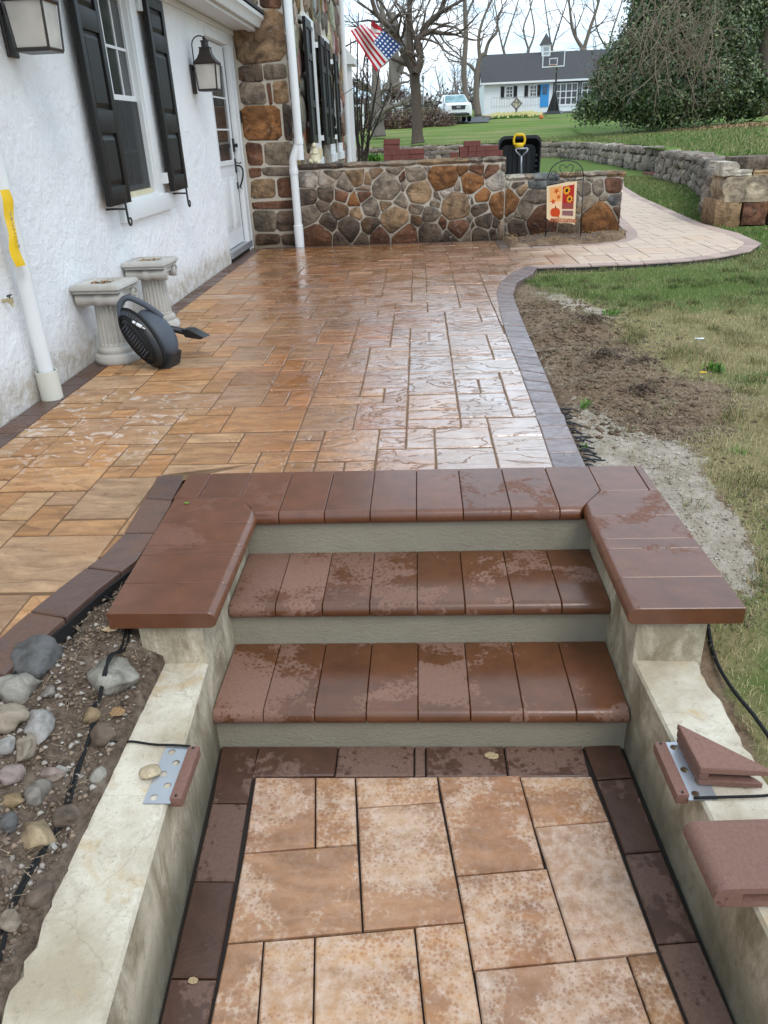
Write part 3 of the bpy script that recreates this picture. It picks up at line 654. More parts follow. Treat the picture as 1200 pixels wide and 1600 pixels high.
# spikes and netting of the edging in the sand, near the coping
b = B()
for k in range(34):
    y = 2.9+.9*(k/34)+rnd.uniform(-.01, .01); x = .68+.012*math.sin(k)+.002*k*0; L = rnd.choice([.03, .05, .07, .10, .12])*rnd.uniform(.8, 1.2); a = rnd.uniform(-.9, .5); zz = -.045+rnd.uniform(0, .014)
    pts = [(x, y, zz), (x+L*.5*math.cos(a), y+L*.5*math.sin(a), zz+.012*rnd.random()), (x+L*math.cos(a), y+L*math.sin(a)+rnd.uniform(-.01, .01), zz-.006)]
    b.tube(pts, .004, 5)
tag(b.obj('edging_strip', 'black_plastic'), 'torn black edging fins sticking out of the sand beside the grey patio border', 'edging')

# ------------------------------------------------------------ coping round the top of the steps
def bull(name, poly, z0, z1, nose, mat, parent, rad=.0262, loc=None):
    """prism with the edges listed in nose rounded over, the others eased"""
    A = sum(poly[i][0]*poly[(i+1) % len(poly)][1]-poly[(i+1) % len(poly)][0]*poly[i][1] for i in range(len(poly)))
    bm = bmesh.new(); n = len(poly)
    lo = [bm.verts.new((x, y, z0)) for x, y in poly]; hi = [bm.verts.new((x, y, z1)) for x, y in poly]
    bm.faces.new(lo[::-1]); bm.faces.new(hi)
    for i in range(n): bm.faces.new((lo[i], lo[(i+1) % n], hi[(i+1) % n], hi[i]))
    bmesh.ops.recalc_face_normals(bm, faces=bm.faces)
    ed = []
    for i in nose:
        for ring in (lo, hi):
            e = bm.edges.get((ring[i], ring[(i+1) % n]))
            if e: ed.append(e)
    if ed: bmesh.ops.bevel(bm, geom=ed, offset=rad, segments=6, affect='EDGES', profile=.5)
    oth = [e for e in bm.edges if len(e.link_faces) == 2 and e.calc_face_angle(0) > 1.2]
    bmesh.ops.bevel(bm, geom=oth, offset=.0022, segments=1, affect='EDGES')
    me = bpy.data.meshes.new(name); bm.to_mesh(me); bm.free(); me.materials.append(M[mat])
    me.polygons.foreach_set('use_smooth', [True]*len(me.polygons)); me.set_sharp_from_angle(angle=.6)
    o = link(bpy.data.objects.new(name, me), parent); v = prand.uniform(.9, 1.1); o.color = (v, v, v, 1); return o
cop = thing('coping', 'brown bullnose coping in a U round the top of the steps', 'coping', (0, 0, 0))
ZT, ZB = .008, -.047; gp = .0012; YN = 2.478; YB = 2.862
jx = [-.705, -.533, -.364, -.197, -.028, .141, .313, .487]
for a, b_ in zip(jx, jx[1:]): bull('coping_paver', [(a+gp, YN), (b_-gp, YN), (b_-gp, YB), (a+gp, YB)] if a > -.7 else [(-.615, YN), (b_-gp, YN), (b_-gp, YB), (-.705, YB), (-.705, 2.625)], ZB, ZT, [0], 'coping_wet', cop)
bull('coping_paver', [(.487+gp, YN), (.556, YN), (.66, 2.636), (.66, YB), (.487+gp, YB)], ZB, ZT, [0], 'coping_wet', cop)
for a, b_ in ((-.87, -.705), (-.965, -.87), (.66, .84), (.84, .872)): bull('coping_paver', [(a+gp, 2.63), (b_-gp, 2.63), (b_-gp, YB), (a+gp, YB)], ZB, ZT, [], 'coping_wet', cop)
yj = [2.627, 2.42, 2.252, 2.186, 2.008, 1.838]
for s_, xi, f_ in ((1, .572, lambda y: .872+.027*(2.63-y)/.8), (-1, -.612, lambda y: -.958+.022*(2.63-y)/.8)):
    for k, (a, b_) in enumerate(zip(yj, yj[1:])):
        xo = lambda y: f_(y)
        if k == 0:
            p = [(xi, b_+gp), (xi, 2.500 if s_ > 0 else 2.492), (.659 if s_ > 0 else -.704, 2.629), (xo(a), a-gp), (xo(b_), b_+gp)]; ns = [0]
        else: p = [(xi, b_+gp), (xi, a-gp), (xo(a), a-gp), (xo(b_), b_+gp)]; ns = [0]
        bull('coping_paver', p, ZB, ZT, ns, 'coping_wet', cop)

# ------------------------------------------------------------ steps
steps = thing('stone_steps', 'two brown bullnose steps with rendered risers between the concrete cheek walls', 'steps')
for z, yb, yf in ((-.17, 2.502, 2.137), (-.34, 2.164, 1.808)):
    w = 1.273/8
    for k in range(8):
        x0 = -.665+k*w; x1 = x0+w
        xr = .605-(.0)
        bull('tread', [(x0+gp, yf), (x1-gp, yf), (x1-gp, yb), (x0+gp, yb)], z-.055, z, [0], 'tread_mottled', steps)
B().box(-.668, 2.503, -.20, .61, 2.62, -.048).obj('riser', 'riser_render', steps)
B().box(-.668, 2.165, -.38, .61, 2.30, -.226).obj('riser', 'riser_render', steps)
B().box(-.668, 1.838, -.56, .61, 1.95, -.396).obj('riser', 'riser_render', steps)
B().box(-.668, 2.31, -.6, .61, 2.86, -.227).obj('step_core', 'riser_render', steps); B().box(-.668, 1.96, -.6, .61, 2.30, -.397).obj('step_core', 'riser_render', steps)

# cheek walls
def cheek(name, inner, outer, label, seed, s_):
    """plan polylines (near to far), low wall and taller block; irregular outer edge"""
    rr = random.Random(seed); b = bmesh.new()
    def prism(pi, po, z0, z1, jit, div=26):
        n = div; rows = []
        for k in range(n+1):
            t = k/n; ys = [q[1] for q in pi]; y = ys[0]+(ys[-1]-ys[0])*t
            xi = float(np.interp(y, [q[1] for q in pi], [q[0] for q in pi])); xo = float(np.interp(y, [q[1] for q in po], [q[0] for q in po]))+rr.uniform(-jit, jit)
            zt = z1+rr.uniform(-jit, jit)*.25
            row = [(xi, z0), (xi, z1-.006), (xi+s_*.007, z1+.001), ((xi+xo)/2, zt), (xo-s_*.008, zt), (xo, z1-.014+rr.uniform(-jit, jit)), (xo+s_*.003, z0)]
            rows.append([b.verts.new((x, y, z)) for x, z in row])
        for q, w in zip(rows, rows[1:]):
            for i in range(6): b.faces.new((q[i], q[i+1], w[i+1], w[i]))
        b.faces.new(rows[0]); b.faces.new(rows[-1][::-1])
    prism([(inner[0]), (inner[1]), (inner[2][0], 1.862)], [(outer[0]), (outer[1]), (outer[2][0], 1.862)], -.62, -.19, .008, 60)
    bmesh.ops.recalc_face_normals(b, faces=b.faces)
    me = bpy.data.meshes.new(name); b.to_mesh(me); b.free(); me.materials.append(M['old_concrete']); root = thing(name, label, 'wall'); me.polygons.foreach_set('use_smooth', [True]*len(me.polygons)); me.set_sharp_from_angle(angle=.7)
    link(bpy.data.objects.new('wall_body', me), root)
    xi, xo = inner[2][0], outer[2][0]+s_*.012
    pts = [(xi, 1.862), (xo, 1.856), (xo+s_*.02, 2.85), (xi, 2.85)]
    o = bull('wall_block', pts if s_ > 0 else pts, -.62, -.0475, [], 'old_concrete', root)
    return root
cwL = cheek('cheek_wall', [(-.54, .1), (-.606, .97), (-.667, 1.83)], [(-.79, .1), (-.80, .95), (-.845, 1.5)], 'low cream concrete wall left of the steps beside the bed of cobbles', 5, -1)
cwR = cheek('cheek_wall', [(.70, .1), (.656, 1.0), (.609, 1.83)], [(.86, .1), (.83, 1.0), (.795, 1.6)], 'low stained concrete wall right of the steps beside the lawn', 6, 1)

# lower walkway
walk = bpy.data.objects.new('walkway', None); link(walk); walk['kind'] = 'structure'
mesh_obj('joint_sand', [(-.56, .05, -.513), (.70, .05, -.513), (.612, 1.838, -.513), (-.667, 1.838, -.513)], [(0, 1, 2, 3)], 'joint_dark', walk)
WT = [(.46, .265, .14), (.49, .30, .17), (.42, .25, .145), (.50, .29, .145)]
def wq(poly, mat='walk_paver', name='paver', tint=None):
    p = inset_convex(poly, .0023)
    o = paver_mesh(name, clean(p), -.56, -.5+prand.uniform(-.001, .001), .004, (prand.uniform(-.004, .004), prand.uniform(-.004, .004)), mat, walk)
    c_ = tint or prand.choice(WT); v = prand.uniform(.92, 1.08); o.color = (c_[0]*v, c_[1]*v, c_[2]*v, 1)
def quad(a, b_, c, d): return [a, b_, c, d]
# corners measured clockwise from lower left
wq([(-.506, 1.433), (-.312, 1.454), (-.342, 1.707), (-.527, 1.707)]); wq([(-.312, 1.454), (-.196, 1.464), (-.221, 1.707), (-.342, 1.707)])
wq([(-.207, 1.590), (.034, 1.613), (.027, 1.712), (-.221, 1.707)]); wq([(-.166, 1.212), (.083, 1.238), (.036, 1.613), (-.207, 1.590)])
wq([(.068, 1.368), (.301, 1.394), (.273, 1.718), (.027, 1.712)]); wq([(.290, 1.525), (.502, 1.548), (.486, 1.715), (.273, 1.712)])
wq([(-.494, 1.175), (-.166, 1.211), (-.196, 1.464), (-.506, 1.433)]); wq([(.336, 1.145), (.529, 1.168), (.502, 1.548), (.290, 1.525)])
wq([(.096, 1.117), (.336, 1.145), (.306, 1.394), (.068, 1.368)])
wq([(-.488, .93), (-.378, .942), (-.405, 1.183), (-.494, 1.175)]); wq([(-.378, .942), (-.257, .955), (-.282, 1.196), (-.405, 1.183)])
wq([(-.257, .955), (-.016, .982), (-.040, 1.224), (-.282, 1.196)]); wq([(-.016, .982), (.108, .995), (.083, 1.238), (-.040, 1.224)])
wq([(.115, .87), (.480, .91), (.455, 1.158), (.098, 1.117)]); wq([(.480, .91), (.554, .92), (.529, 1.168), (.455, 1.158)], tint=(.42, .24, .11))
wq([(-.48, .6), (-.02, .65), (-.016, .980), (-.488, .93)]); wq([(-.02, .65), (.112, .87), (.108, .993), (-.016, .982)]); wq([(-.02, .4), (.56, .45), (.56, .918), (.113, .868)])
bx = [-.667, -.540, -.284, -.043, -.008, .238, .482, .612]
for a, b_ in zip(bx, bx[1:]):
    if a in (-.667, .482): continue
    wq([(a, 1.708), (b_, 1.712), (b_, 1.838), (a, 1.838)], 'border_walk', 'border_paver', (1.1, 1.1, 1.1))
Lb = [((-.667, -.537), 1.838), ((-.643, -.527), 1.605), ((-.628, -.508), 1.345), ((-.614, -.495), 1.088), ((-.600, -.485), .83), ((-.58, -.47), .5)]
for (a, y1), (c, y0) in zip(Lb, Lb[1:]): wq([(c[0]+.006, y0), (c[1]-.002, y0), (a[1]-.002, y1), (a[0]+.006, y1)], 'border_walk', 'border_paver', W1)
Rb = [((.482, .606), 1.838), ((.494, .612), 1.698), ((.514, .624), 1.44), ((.530, .640), 1.187), ((.556, .660), .93), ((.57, .68), .6)]
for (a, y1), (c, y0) in zip(Rb, Rb[1:]): wq([(c[0]+.002, y0), (c[1]-.006, y0+.01), (a[1]-.006, y1+.01), (a[0]+.002, y1)], 'border_walk', 'border_paver', W1)

# ------------------------------------------------------------ white house wing
WX = -2.095
wing = thing('white_house', 'white stucco cottage wing with black shutters and a white door', 'house')
def wall_with_holes(name, X, y0, y1, z0, z1, holes, th, mat, parent):
    """wall slab in the plane x=X (outer face), cut round rectangular holes"""
    ys_ = sorted({y0, y1, *[h[0] for h in holes], *[h[1] for h in holes]}); zs = sorted({z0, z1, *[h[2] for h in holes], *[h[3] for h in holes]})
    b = bmesh.new()
    def q(pts): b.faces.new([b.verts.new(p) for p in pts])
    for a, c in zip(ys_, ys_[1:]):
        for d, e in zip(zs, zs[1:]):
            if any(h[0] <= a and c <= h[1] and h[2] <= d and e <= h[3] for h in holes): continue
            q([(X, a, d), (X, c, d), (X, c, e), (X, a, e)])
    for h in holes:
        a, c, d, e = h
        q([(X, a, d), (X-th, a, d), (X-th, a, e), (X, a, e)]); q([(X, c, d), (X, c, e), (X-th, c, e), (X-th, c, d)])
        q([(X, a, e), (X, c, e), (X-th, c, e), (X-th, a, e)]); q([(X, a, d), (X, c, d), (X-th, c, d), (X-th, a, d)])
    bmesh.ops.remove_doubles(b, verts=b.verts, dist=1e-5)
    me = bpy.data.meshes.new(name); b.to_mesh(me); b.free(); me.materials.append(M[mat]); return link(bpy.data.objects.new(name, me), parent)
DY0, DY1 = 8.85, 9.78
WIN = (5.74, 6.60, .86, 2.26)
wall_with_holes('wall', WX, -2.6, 10.1, -.15, 2.62, [WIN, (DY0-.06, 10.1, -.15, 2.24)], .12, 'stucco', wing)
# door recess, frame, door
dg = B(); dg.box(WX-.10, 9.80, .0, WX+.012, 9.93, 2.17, .004); dg.box(WX-.09, 9.93, .0, WX-.0, 10.098, 2.17, .004); dg.box(WX-.02, 9.94, 0.0, WX+.022, 9.985, 2.17, .004); dg.box(WX-.10, DY0-.06, 2.165, WX+.01, 10.098, 2.24, .004); dg.box(WX-.115, DY0-.06, .0, WX-.02, DY0-.002, 2.165)
fr = dg.obj('door_frame', 'white_paint', wing, angle=.6)
door = B().box(WX-.085, DY0, .115, WX-.05, DY1, 2.15, .003).obj('door', 'white_paint', wing)
for y0, y1, z0, z1 in ((DY0+.55, DY1-.11, .30, .84), (DY0+.10, DY0+.44, .30, .84)):
    b = B(); b.box(WX-.052, y0, z0, WX-.044, y1, z1, .003); b.box(WX-.046, y0+.035, z0+.04, WX-.036, y1-.035, z1-.04, .006); b.obj('door_panel', 'white_paint', door, angle=.6)
B().box(WX-.055, DY0+.14, 1.02, WX-.046, DY1-.14, 1.95).obj('pane', 'dark_glass', door)
b = B()
for a, c, d, e in ((DY0+.11, DY0+.15, .97, 2.0), (DY1-.15, DY1-.11, .97, 2.0), (DY0+.15, DY1-.15, .97, 1.02), (DY0+.15, DY1-.15, 1.95, 2.0)): b.box(WX-.052, a, d, WX-.036, c, e, .003)
for z in (1.33, 1.64): b.box(WX-.05, DY0+.15, z-.008, WX-.042, DY1-.15, z+.008)
b.obj('window_bead', 'white_paint', door)
b = B(); b.box(WX-.052, DY1-.05, 1.10, WX-.03, DY1-.005, 1.24, .004); b.tube([(WX-.03, DY1-.03, 1.165), (WX+.005, DY1-.03, 1.165)], .020, 12); b.box(WX-.052, DY1-.05, .88, WX-.034, DY1-.01, 1.03, .006); b.box(WX-.052, DY1-.045, .70, WX-.034, DY1-.015, .775, .005)
b.tube(bez((WX-.03, DY1-.03, .95), (WX+.06, DY1-.03, .97), (WX+.05, DY1-.03, .84), (WX-.02, DY1-.03, .72), 14), .010, 8); b.tube([(WX-.03, DY1-.03, .985), (WX+.01, DY1-.03, .975), (WX+.025, DY1-.03, .985)], [.007, .006, .012], 6); b.tube([(WX-.02, DY1-.03, .72), (WX+.008, DY1-.03, .705)], [.008, .003], 6)
b.obj('door_handle', 'black_metal', door, angle=.7)
B().box(WX-.048, DY1+.003, .115, WX-.047, DY1+.019, 2.14).obj('weather_strip', 'rubber_black', wing)
b = B(); b.box(WX-.11, DY0-.05, .035, WX+.02, DY1+.16, .105, .006); b.obj('threshold', 'grey_metal', wing); B().box(WX-.11, DY0-.05, -.02, WX+.005, DY1+.16, .033).obj('sill_plate', 'black_paint', wing)
db = B().box(WX-.0, 10.03, 1.40, WX+.026, 10.075, 1.53, .004); o = db.obj('doorbell', 'black_metal', None); tag(o, 'small black doorbell on the white door trim beside the stone corner', 'doorbell')
# window
wn_ = bpy.data.objects.new('window', None); link(wn_, wing)
a0, a1, z0, z1 = WIN
b = B(); 
for q in ((a0-.02, a0+.075, z0, z1), (a1-.075, a1+.07, z0-.01, z1)): b.box(WX-.10, q[0], q[2], WX+.022, q[1], q[3], .004)
b.box(WX-.10, a0+.075, z1-.07, WX+.02, a1-.075, z1, .004); b.box(WX-.10, a1-.075-.02, z0+.02, WX+.004, a1-.075, z1-.07); b.box(WX-.10, a0+.075, z0+.055, WX+.004, a0+.095, z1-.07)
b.obj('window_frame', 'white_paint', wn_, angle=.6)
b = B(); b.box(WX-.10, a0-.10, z0-.125, WX+.038, a1+.24, z0+.0, .004); b.box(WX-.10, a0+.0, z0, WX+.015, a1+.02, z0+.02, .004); b.obj('window_sill', 'white_paint', wn_, angle=.6)
b = B(); b.box(WX-.07, a0+.1, z0+.02, WX-.01, a1-.1, z0+.055, .003); b.obj('sill_gap', 'statue_cream', wn_)
yi0, yi1 = a0+.095, a1-.095; zm = 1.535
def sash(nm, X, za, zb, t, gl):
    b = B(); b.box(X-.02, yi0, za, X, yi0+t, zb, .002); b.box(X-.02, yi1-t, za, X, yi1, zb, .002); b.box(X-.02, yi0+t, za, X, yi1-t, za+t, .002); b.box(X-.02, yi0+t, zb-t, X, yi1-t, zb, .002)
    s_ = b.obj(nm, 'white_paint', wn_)
    return s_
sash('sash', WX-.03, zm-.02, z1-.07, .035, 1); sash('sash', WX-.055, z0+.055, zm+.015, .035, 1)
B().box(WX-.052, yi0+.03, zm+.0, WX-.048, yi1-.03, z1-.1).obj('pane', 'dark_glass', wn_); B().box(WX-.078, yi0+.03, z0+.08, WX-.074, yi1-.03, zm).obj('pane', 'dark_glass', wn_)
b = B(); dy = (yi1-yi0)/3
for k in (1, 2): b.box(WX-.048, yi0+k*dy-.009, zm, WX-.040, yi0+k*dy+.009, z1-.1)
b.box(WX-.048, yi0+.03, (zm+z1-.1)/2-.009, WX-.039, yi1-.03, (zm+z1-.1)/2+.009); b.obj('muntin', 'white_paint', wn_)
b = B()
for k in (1, 2): b.box(WX-.074, yi0+k*dy-.009, z0+.08, WX-.068, yi0+k*dy+.009, zm)
b.box(WX-.074, yi0+.03, 1.17, WX-.067, yi1-.03, 1.19); b.obj('muntin', 'grey_metal', wn_)
g = G('insect_screen'); g.set(col=(.03, .03, .03), rough=.5, alpha=.55); M['insect_screen'] = g.m
B().box(WX-.032, yi0+.002, z0+.058, WX-.030, yi1-.002, zm-.022).obj('insect_screen', 'insect_screen', wn_)
# shutters
def shutter(name, y0, y1, label, hinge_side):
    t = thing(name, label, 'shutter', (WX+.05, 0, 0), 'black panelled shutters on the white wall')
    X = 0.; b = B(); w = .062; za, zb = .868, 2.235
    rails = [za, za+.105, 1.30, 1.435, 1.88, 1.99, zb] ; pan = [(za+.115, 1.30), (1.435, 1.87), (1.99, zb-.08)]
    b.box(0, y0, za, .034, y0+w, zb, .004); b.box(0, y1-w, za, .034, y1, zb, .004)
    for q in ((za, za+.115), (1.30, 1.435), (1.87, 1.99), (zb-.08, zb)): b.box(0, y0+w, q[0], .033, y1-w, q[1], .003)
    b.obj('shutter_frame', 'black_paint', t, angle=.6)
    for q in pan:
        b = B(); b.box(.004, y0+w, q[0], .014, y1-w, q[1]); 
        A = [(.014, y0+w+.012, q[0]+.012), (.014, y1-w-.012, q[0]+.012), (.014, y1-w-.012, q[1]-.012), (.014, y0+w+.012, q[1]-.012)]
        C = [(.026, y0+w+.035, q[0]+.04), (.026, y1-w-.035, q[0]+.04), (.026, y1-w-.035, q[1]-.04), (.026, y0+w+.035, q[1]-.04)]
        va = [b.b.verts.new(p) for p in A]; vc = [b.b.verts.new(p) for p in C]; b.b.faces.new(vc)
        for i in range(4): b.b.faces.new((va[i], va[(i+1) % 4], vc[(i+1) % 4], vc[i]))
        b.obj('shutter_panel', 'black_paint', t)
    yh = y1 if hinge_side > 0 else y0
    for z in (.93, 2.12):
        b = B(); b.box(-.05, yh-.012 if hinge_side < 0 else yh-.02, z, .0, yh+.02 if hinge_side > 0 else yh+.012, z+.08, .004); 
        if hinge_side < 0: b.box(-.05, yh-.045, z, -.008, yh-.012, z+.08, .003)
        b.obj('hinge', 'white_paint', t)
    return t
shutter('window_shutter', 5.30, 5.70, 'black panelled shutter between the near lantern and the window', 1)
shutter('window_shutter', 6.74, 7.17, 'black panelled shutter on the door side of the window', -1)
def holdback(y, z, label):
    t = thing('shutter_dog', label, 'shutter hook', (WX, y, z), 'scrolled iron shutter hooks'); b = B()
    b.tube([(0, -.09, .01), (.05, -.07, .01), (.10, -.02, .005), (.105, 0, 0)], .007, 8)
    b.obj('bracket', 'black_metal', t, angle=.7)
    pts = [(.107, 0, .07), (.107, 0, .0), (.107, .002, -.05)]
    for k in range(15):
        a = math.pi+k/14*math.pi*1.75; r = .036*(1-.6*k/14); pts.append((.107, .040+r*math.cos(a)+.0, -.075+r*math.sin(a)))
    B().tube(pts, [.008]*3+[.008-.003*k/14 for k in range(15)], 8).obj('scroll', 'black_metal', t, angle=.7)
holdback(5.50, .835, 'scrolled black iron hook under the shutter nearest the downspout'); holdback(7.02, .83, 'scrolled black iron hook under the shutter on the door side')
# eave with gutter of the wing
ev = bpy.data.objects.new('eave', None); link(ev, wing)
b = B(); b.box(WX+.002, -2.6, 2.28, WX+.03, 10.09, 2.325, .004); b.box(WX+.002, -2.6, 2.33, WX+.26, 10.09, 2.35); b.box(WX+.20, -2.6, 2.31, WX+.262, 10.095, 2.328, .004); b.box(WX+.262, -2.6, 2.31, WX+.28, 10.095, 2.44, .003); b.obj('soffit', 'white_paint', ev)
gp_ = [(.282, 2.35), (.33, 2.34), (.345, 2.37), (.36, 2.40), (.385, 2.42), (.39, 2.455), (.38, 2.455), (.35, 2.44), (.282, 2.44)]
b = B(); b.poly([(WX+x, -2.6, z) for x, z in gp_], (0, 12.70, 0)); b.obj('gutter', 'white_paint', ev, angle=.5)
b = B(); b.poly([(WX+.40, -2.6, 2.47), (WX-2.6, -2.6, 3.9), (WX-2.6, -2.6, 3.95), (WX+.40, -2.6, 2.50)], (0, 12.69, 0)); b.obj('roof', 'roof_dark', wing)

# lanterns
def lantern(y, label, hz=0.):
    t = thing('wall_lantern', label, 'lantern', (WX, y, 1.655+hz), 'black lanterns on the white wall'); w, h = .10, .21
    B().box(.0, -.055, -.03, .02, .055, .21, .008).obj('back_plate', 'bronze', t)
    cx = .155; tp = 1.12
    b = B()
    for sx in (-1, 1):
        for sy_ in (-1, 1):
            b.tube([(cx+sx*w*.88, sy_*w*.88, .0), (cx+sx*w, sy_*w, h)], .006, 4)
    for z, ww in ((0, .88), (h, 1.)):
        q = [(cx-w*ww, -w*ww, z), (cx+w*ww, -w*ww, z), (cx+w*ww, w*ww, z), (cx-w*ww, w*ww, z)]
        for i in range(4): b.tube([q[i], q[(i+1) % 4]], .0065, 4)
    b.box(cx-w*.88, -w*.88, -.012, cx+w*.88, w*.88, -.004); b.box(cx-w*1.06, -w*1.06, h+.004, cx+w*1.06, w*1.06, h+.014)
    b.obj('cage', 'bronze', t)
    b = B()
    pr = [(1.02, h+.014), (.72, h+.045), (.52, h+.085), (.45, h+.125)]
    rings = [[b.b.verts.new((cx+sx*w*r_, sy_*w*r_, z)) for sx, sy_ in ((-1, -1), (1, -1), (1, 1), (-1, 1))] for r_, z in pr]
    for q, v in zip(rings, rings[1:]):
        for i in range(4): b.b.faces.new((q[i], q[(i+1) % 4], v[(i+1) % 4], v[i]))
    b.b.faces.new(rings[-1]); b.box(cx-.05, -.05, h+.125, cx+.05, .05, h+.133); b.lathe([(.033, h+.133), (.033, h+.175), (.04, h+.178), (.04, h+.186), (.012, h+.19), (.016, h+.20), (.012, h+.215), (.002, h+.222)], 16, (cx, 0, 0))
    b.obj('hood', 'bronze', t, angle=.6)
    b = B(); e = w*.86
    for q in (((cx-e*.9, -e*.97, .004), (cx+e*.9, -e*.97, .004), (cx+e*1.05, -e*1.09, h-.004), (cx-e*1.05, -e*1.09, h-.004)), ((cx-e*.9, e*.97, .004), (cx+e*.9, e*.97, .004), (cx+e*1.05, e*1.09, h-.004), (cx-e*1.05, e*1.09, h-.004)), ((cx+e*.97, -e*.9, .004), (cx+e*.97, e*.9, .004), (cx+e*1.09, e*1.05, h-.004), (cx+e*1.09, -e*1.05, h-.004)), ((cx-e*.97, -e*.9, .004), (cx-e*.97, e*.9, .004), (cx-e*1.09, e*1.05, h-.004), (cx-e*1.09, -e*1.05, h-.004))):
        b.b.faces.new([b.b.verts.new(p) for p in q])
    b.obj('frosted_pane', 'frosted', t)
    b = B(); pts = [(.02, 0, .16), (.035, 0, .22)]+[(.035+.075*(1-math.cos(a)), 0, .36+.075*math.sin(a)) for a in [k/12*math.pi for k in range(13)]]+[(.182, 0, .33), (.17, 0, .30), (.155, 0, .285), (.135, 0, .30), (.128, 0, .32)]
    pts = [(x*1., y_, z) for x, y_, z in pts]; b.tube(pts, .0055, 8); b.tube([(.015, 0, .18), (.10, 0, .18)], .008, 8); b.obj('scroll_arm', 'bronze', t, smooth=True)
    return t
lantern(4.52, 'black lantern with frosted panes nearest the camera, cut by the top of the frame', .03); lantern(8.12, 'black lantern with a curled arm beside the white door', .0)

# downspouts
def pipe(name, pts, r, label, mat='white_pvc', parts=()):
    t = thing(name, label, 'downspout', (0, 0, 0)); B().tube(pts, r, 20).obj('pipe', mat, t, smooth=False, angle=.8)
    return t
t = pipe('downspout', [(-2.03, 3.97, 2.3), (-2.03, 3.97, .02)], .040, 'white round downspout with yellow tape standing in a wide pipe collar')
b = B(); b.lathe([(.058, -.015), (.058, .155), (.052, .155), (.052, .01)], 32, (-2.028, 3.965, 0)); b.obj('pipe_collar', 'cream_pvc', t, angle=.6)
tp = thing('caution_tape', 'yellow printed tape hanging down the near downspout', 'tape'); b = B()
V = []; n = 30
for k in range(n+1):
    u = k/n; z = 1.06-.35*u; wv = .022+.006*math.sin(u*9)
    c = Vector((-1.985+.004*math.sin(u*14), 3.885+.02*math.sin(u*5+1), z)); V += [c+Vector((-.014, -wv, 0)), c+Vector((.004, 0, .002)), c+Vector((.010, wv, 0))]
F = [(3*k+i, 3*k+i+1, 3*k+4+i, 3*k+3+i) for k in range(n) for i in (0, 1)]
mesh_obj('tape_band', V, F, 'yellow_tape', tp)
def text_obj(name, body, size, mat, parent, loc, rot, ext=.0006, bold=False):
    cu = bpy.data.curves.new(name, 'FONT'); cu.body = body; cu.size = size; cu.extrude = ext; cu.align_x = 'CENTER'; cu.align_y = 'CENTER'
    if bold: cu.offset = size*.02
    o = bpy.data.objects.new(name, cu); link(o); dg_ = bpy.context.evaluated_depsgraph_get(); me = bpy.data.meshes.new_from_object(o.evaluated_get(dg_)); bpy.data.objects.remove(o); me.name = name
    me.materials.clear(); me.materials.append(M[mat]); o = link(bpy.data.objects.new(name, me), parent); o.location = loc; o.rotation_euler = rot; return o
text_obj('tape_lettering', '05/01/19', .05, 'tape_print', tp, (-1.974, 3.885, .88), (R(90), R(82), R(90+18)))
sg = thing('hose_spigot', 'small brass outdoor tap on the white wall behind the near downspout', 'tap', (WX, 3.83, .555)); b = B(); b.tube([(0, 0, 0), (.05, 0, 0)], .009, 10); b.lathe([(.016, -.012), (.016, .012)], 12, (.04, 0, 0)); b.tube([(.035, 0, 0), (.05, 0, -.03)], .008, 8); b.obj('tap_body', 'brass', sg); b = B(); b.tube([(.04, -.02, .024), (.04, .02, .024)], .005, 6); b.tube([(.04, 0, .01), (.04, 0, .026)], .004, 6); b.obj('handle', 'black_metal', sg)
t = pipe('downspout', smoothline([(-1.40, 9.93, 4.6), (-1.40, 9.93, 1.25), (-1.40, 9.93, 1.17), (-1.42, 9.93, 1.12), (-1.475, 9.92, 1.0), (-1.485, 9.92, .93), (-1.485, 9.92, .86), (-1.485, 9.92, .1)], 3), .048, 'white downspout with an elbow at the corner of the stone house')
b = B(); b.lathe([(.056, 0), (.058, .26), (.052, .265)], 24, (-1.485, 9.92, -.005)); b.obj('pipe_collar', 'white_pvc', t, angle=.6)
B().lathe([(.054, .0), (.054, .06)], 24, (-1.40, 9.93, 1.15)).obj('coupling', 'white_pvc', t, angle=.6); B().lathe([(.054, .0), (.054, .06)], 24, (-1.485, 9.92, .83)).obj('coupling', 'white_pvc', t, angle=.6)
pipe('downspout', [(-1.42, 17.2, 4.6), (-1.42, 17.2, -.02)], .055, 'white downspout at the far corner of the stone house')
pipe('downspout', [(-2.035, 10.01, 4.2), (-2.035, 10.01, 2.50)], .03, 'short dark pipe run above the eave at the stone corner', 'grey_metal')

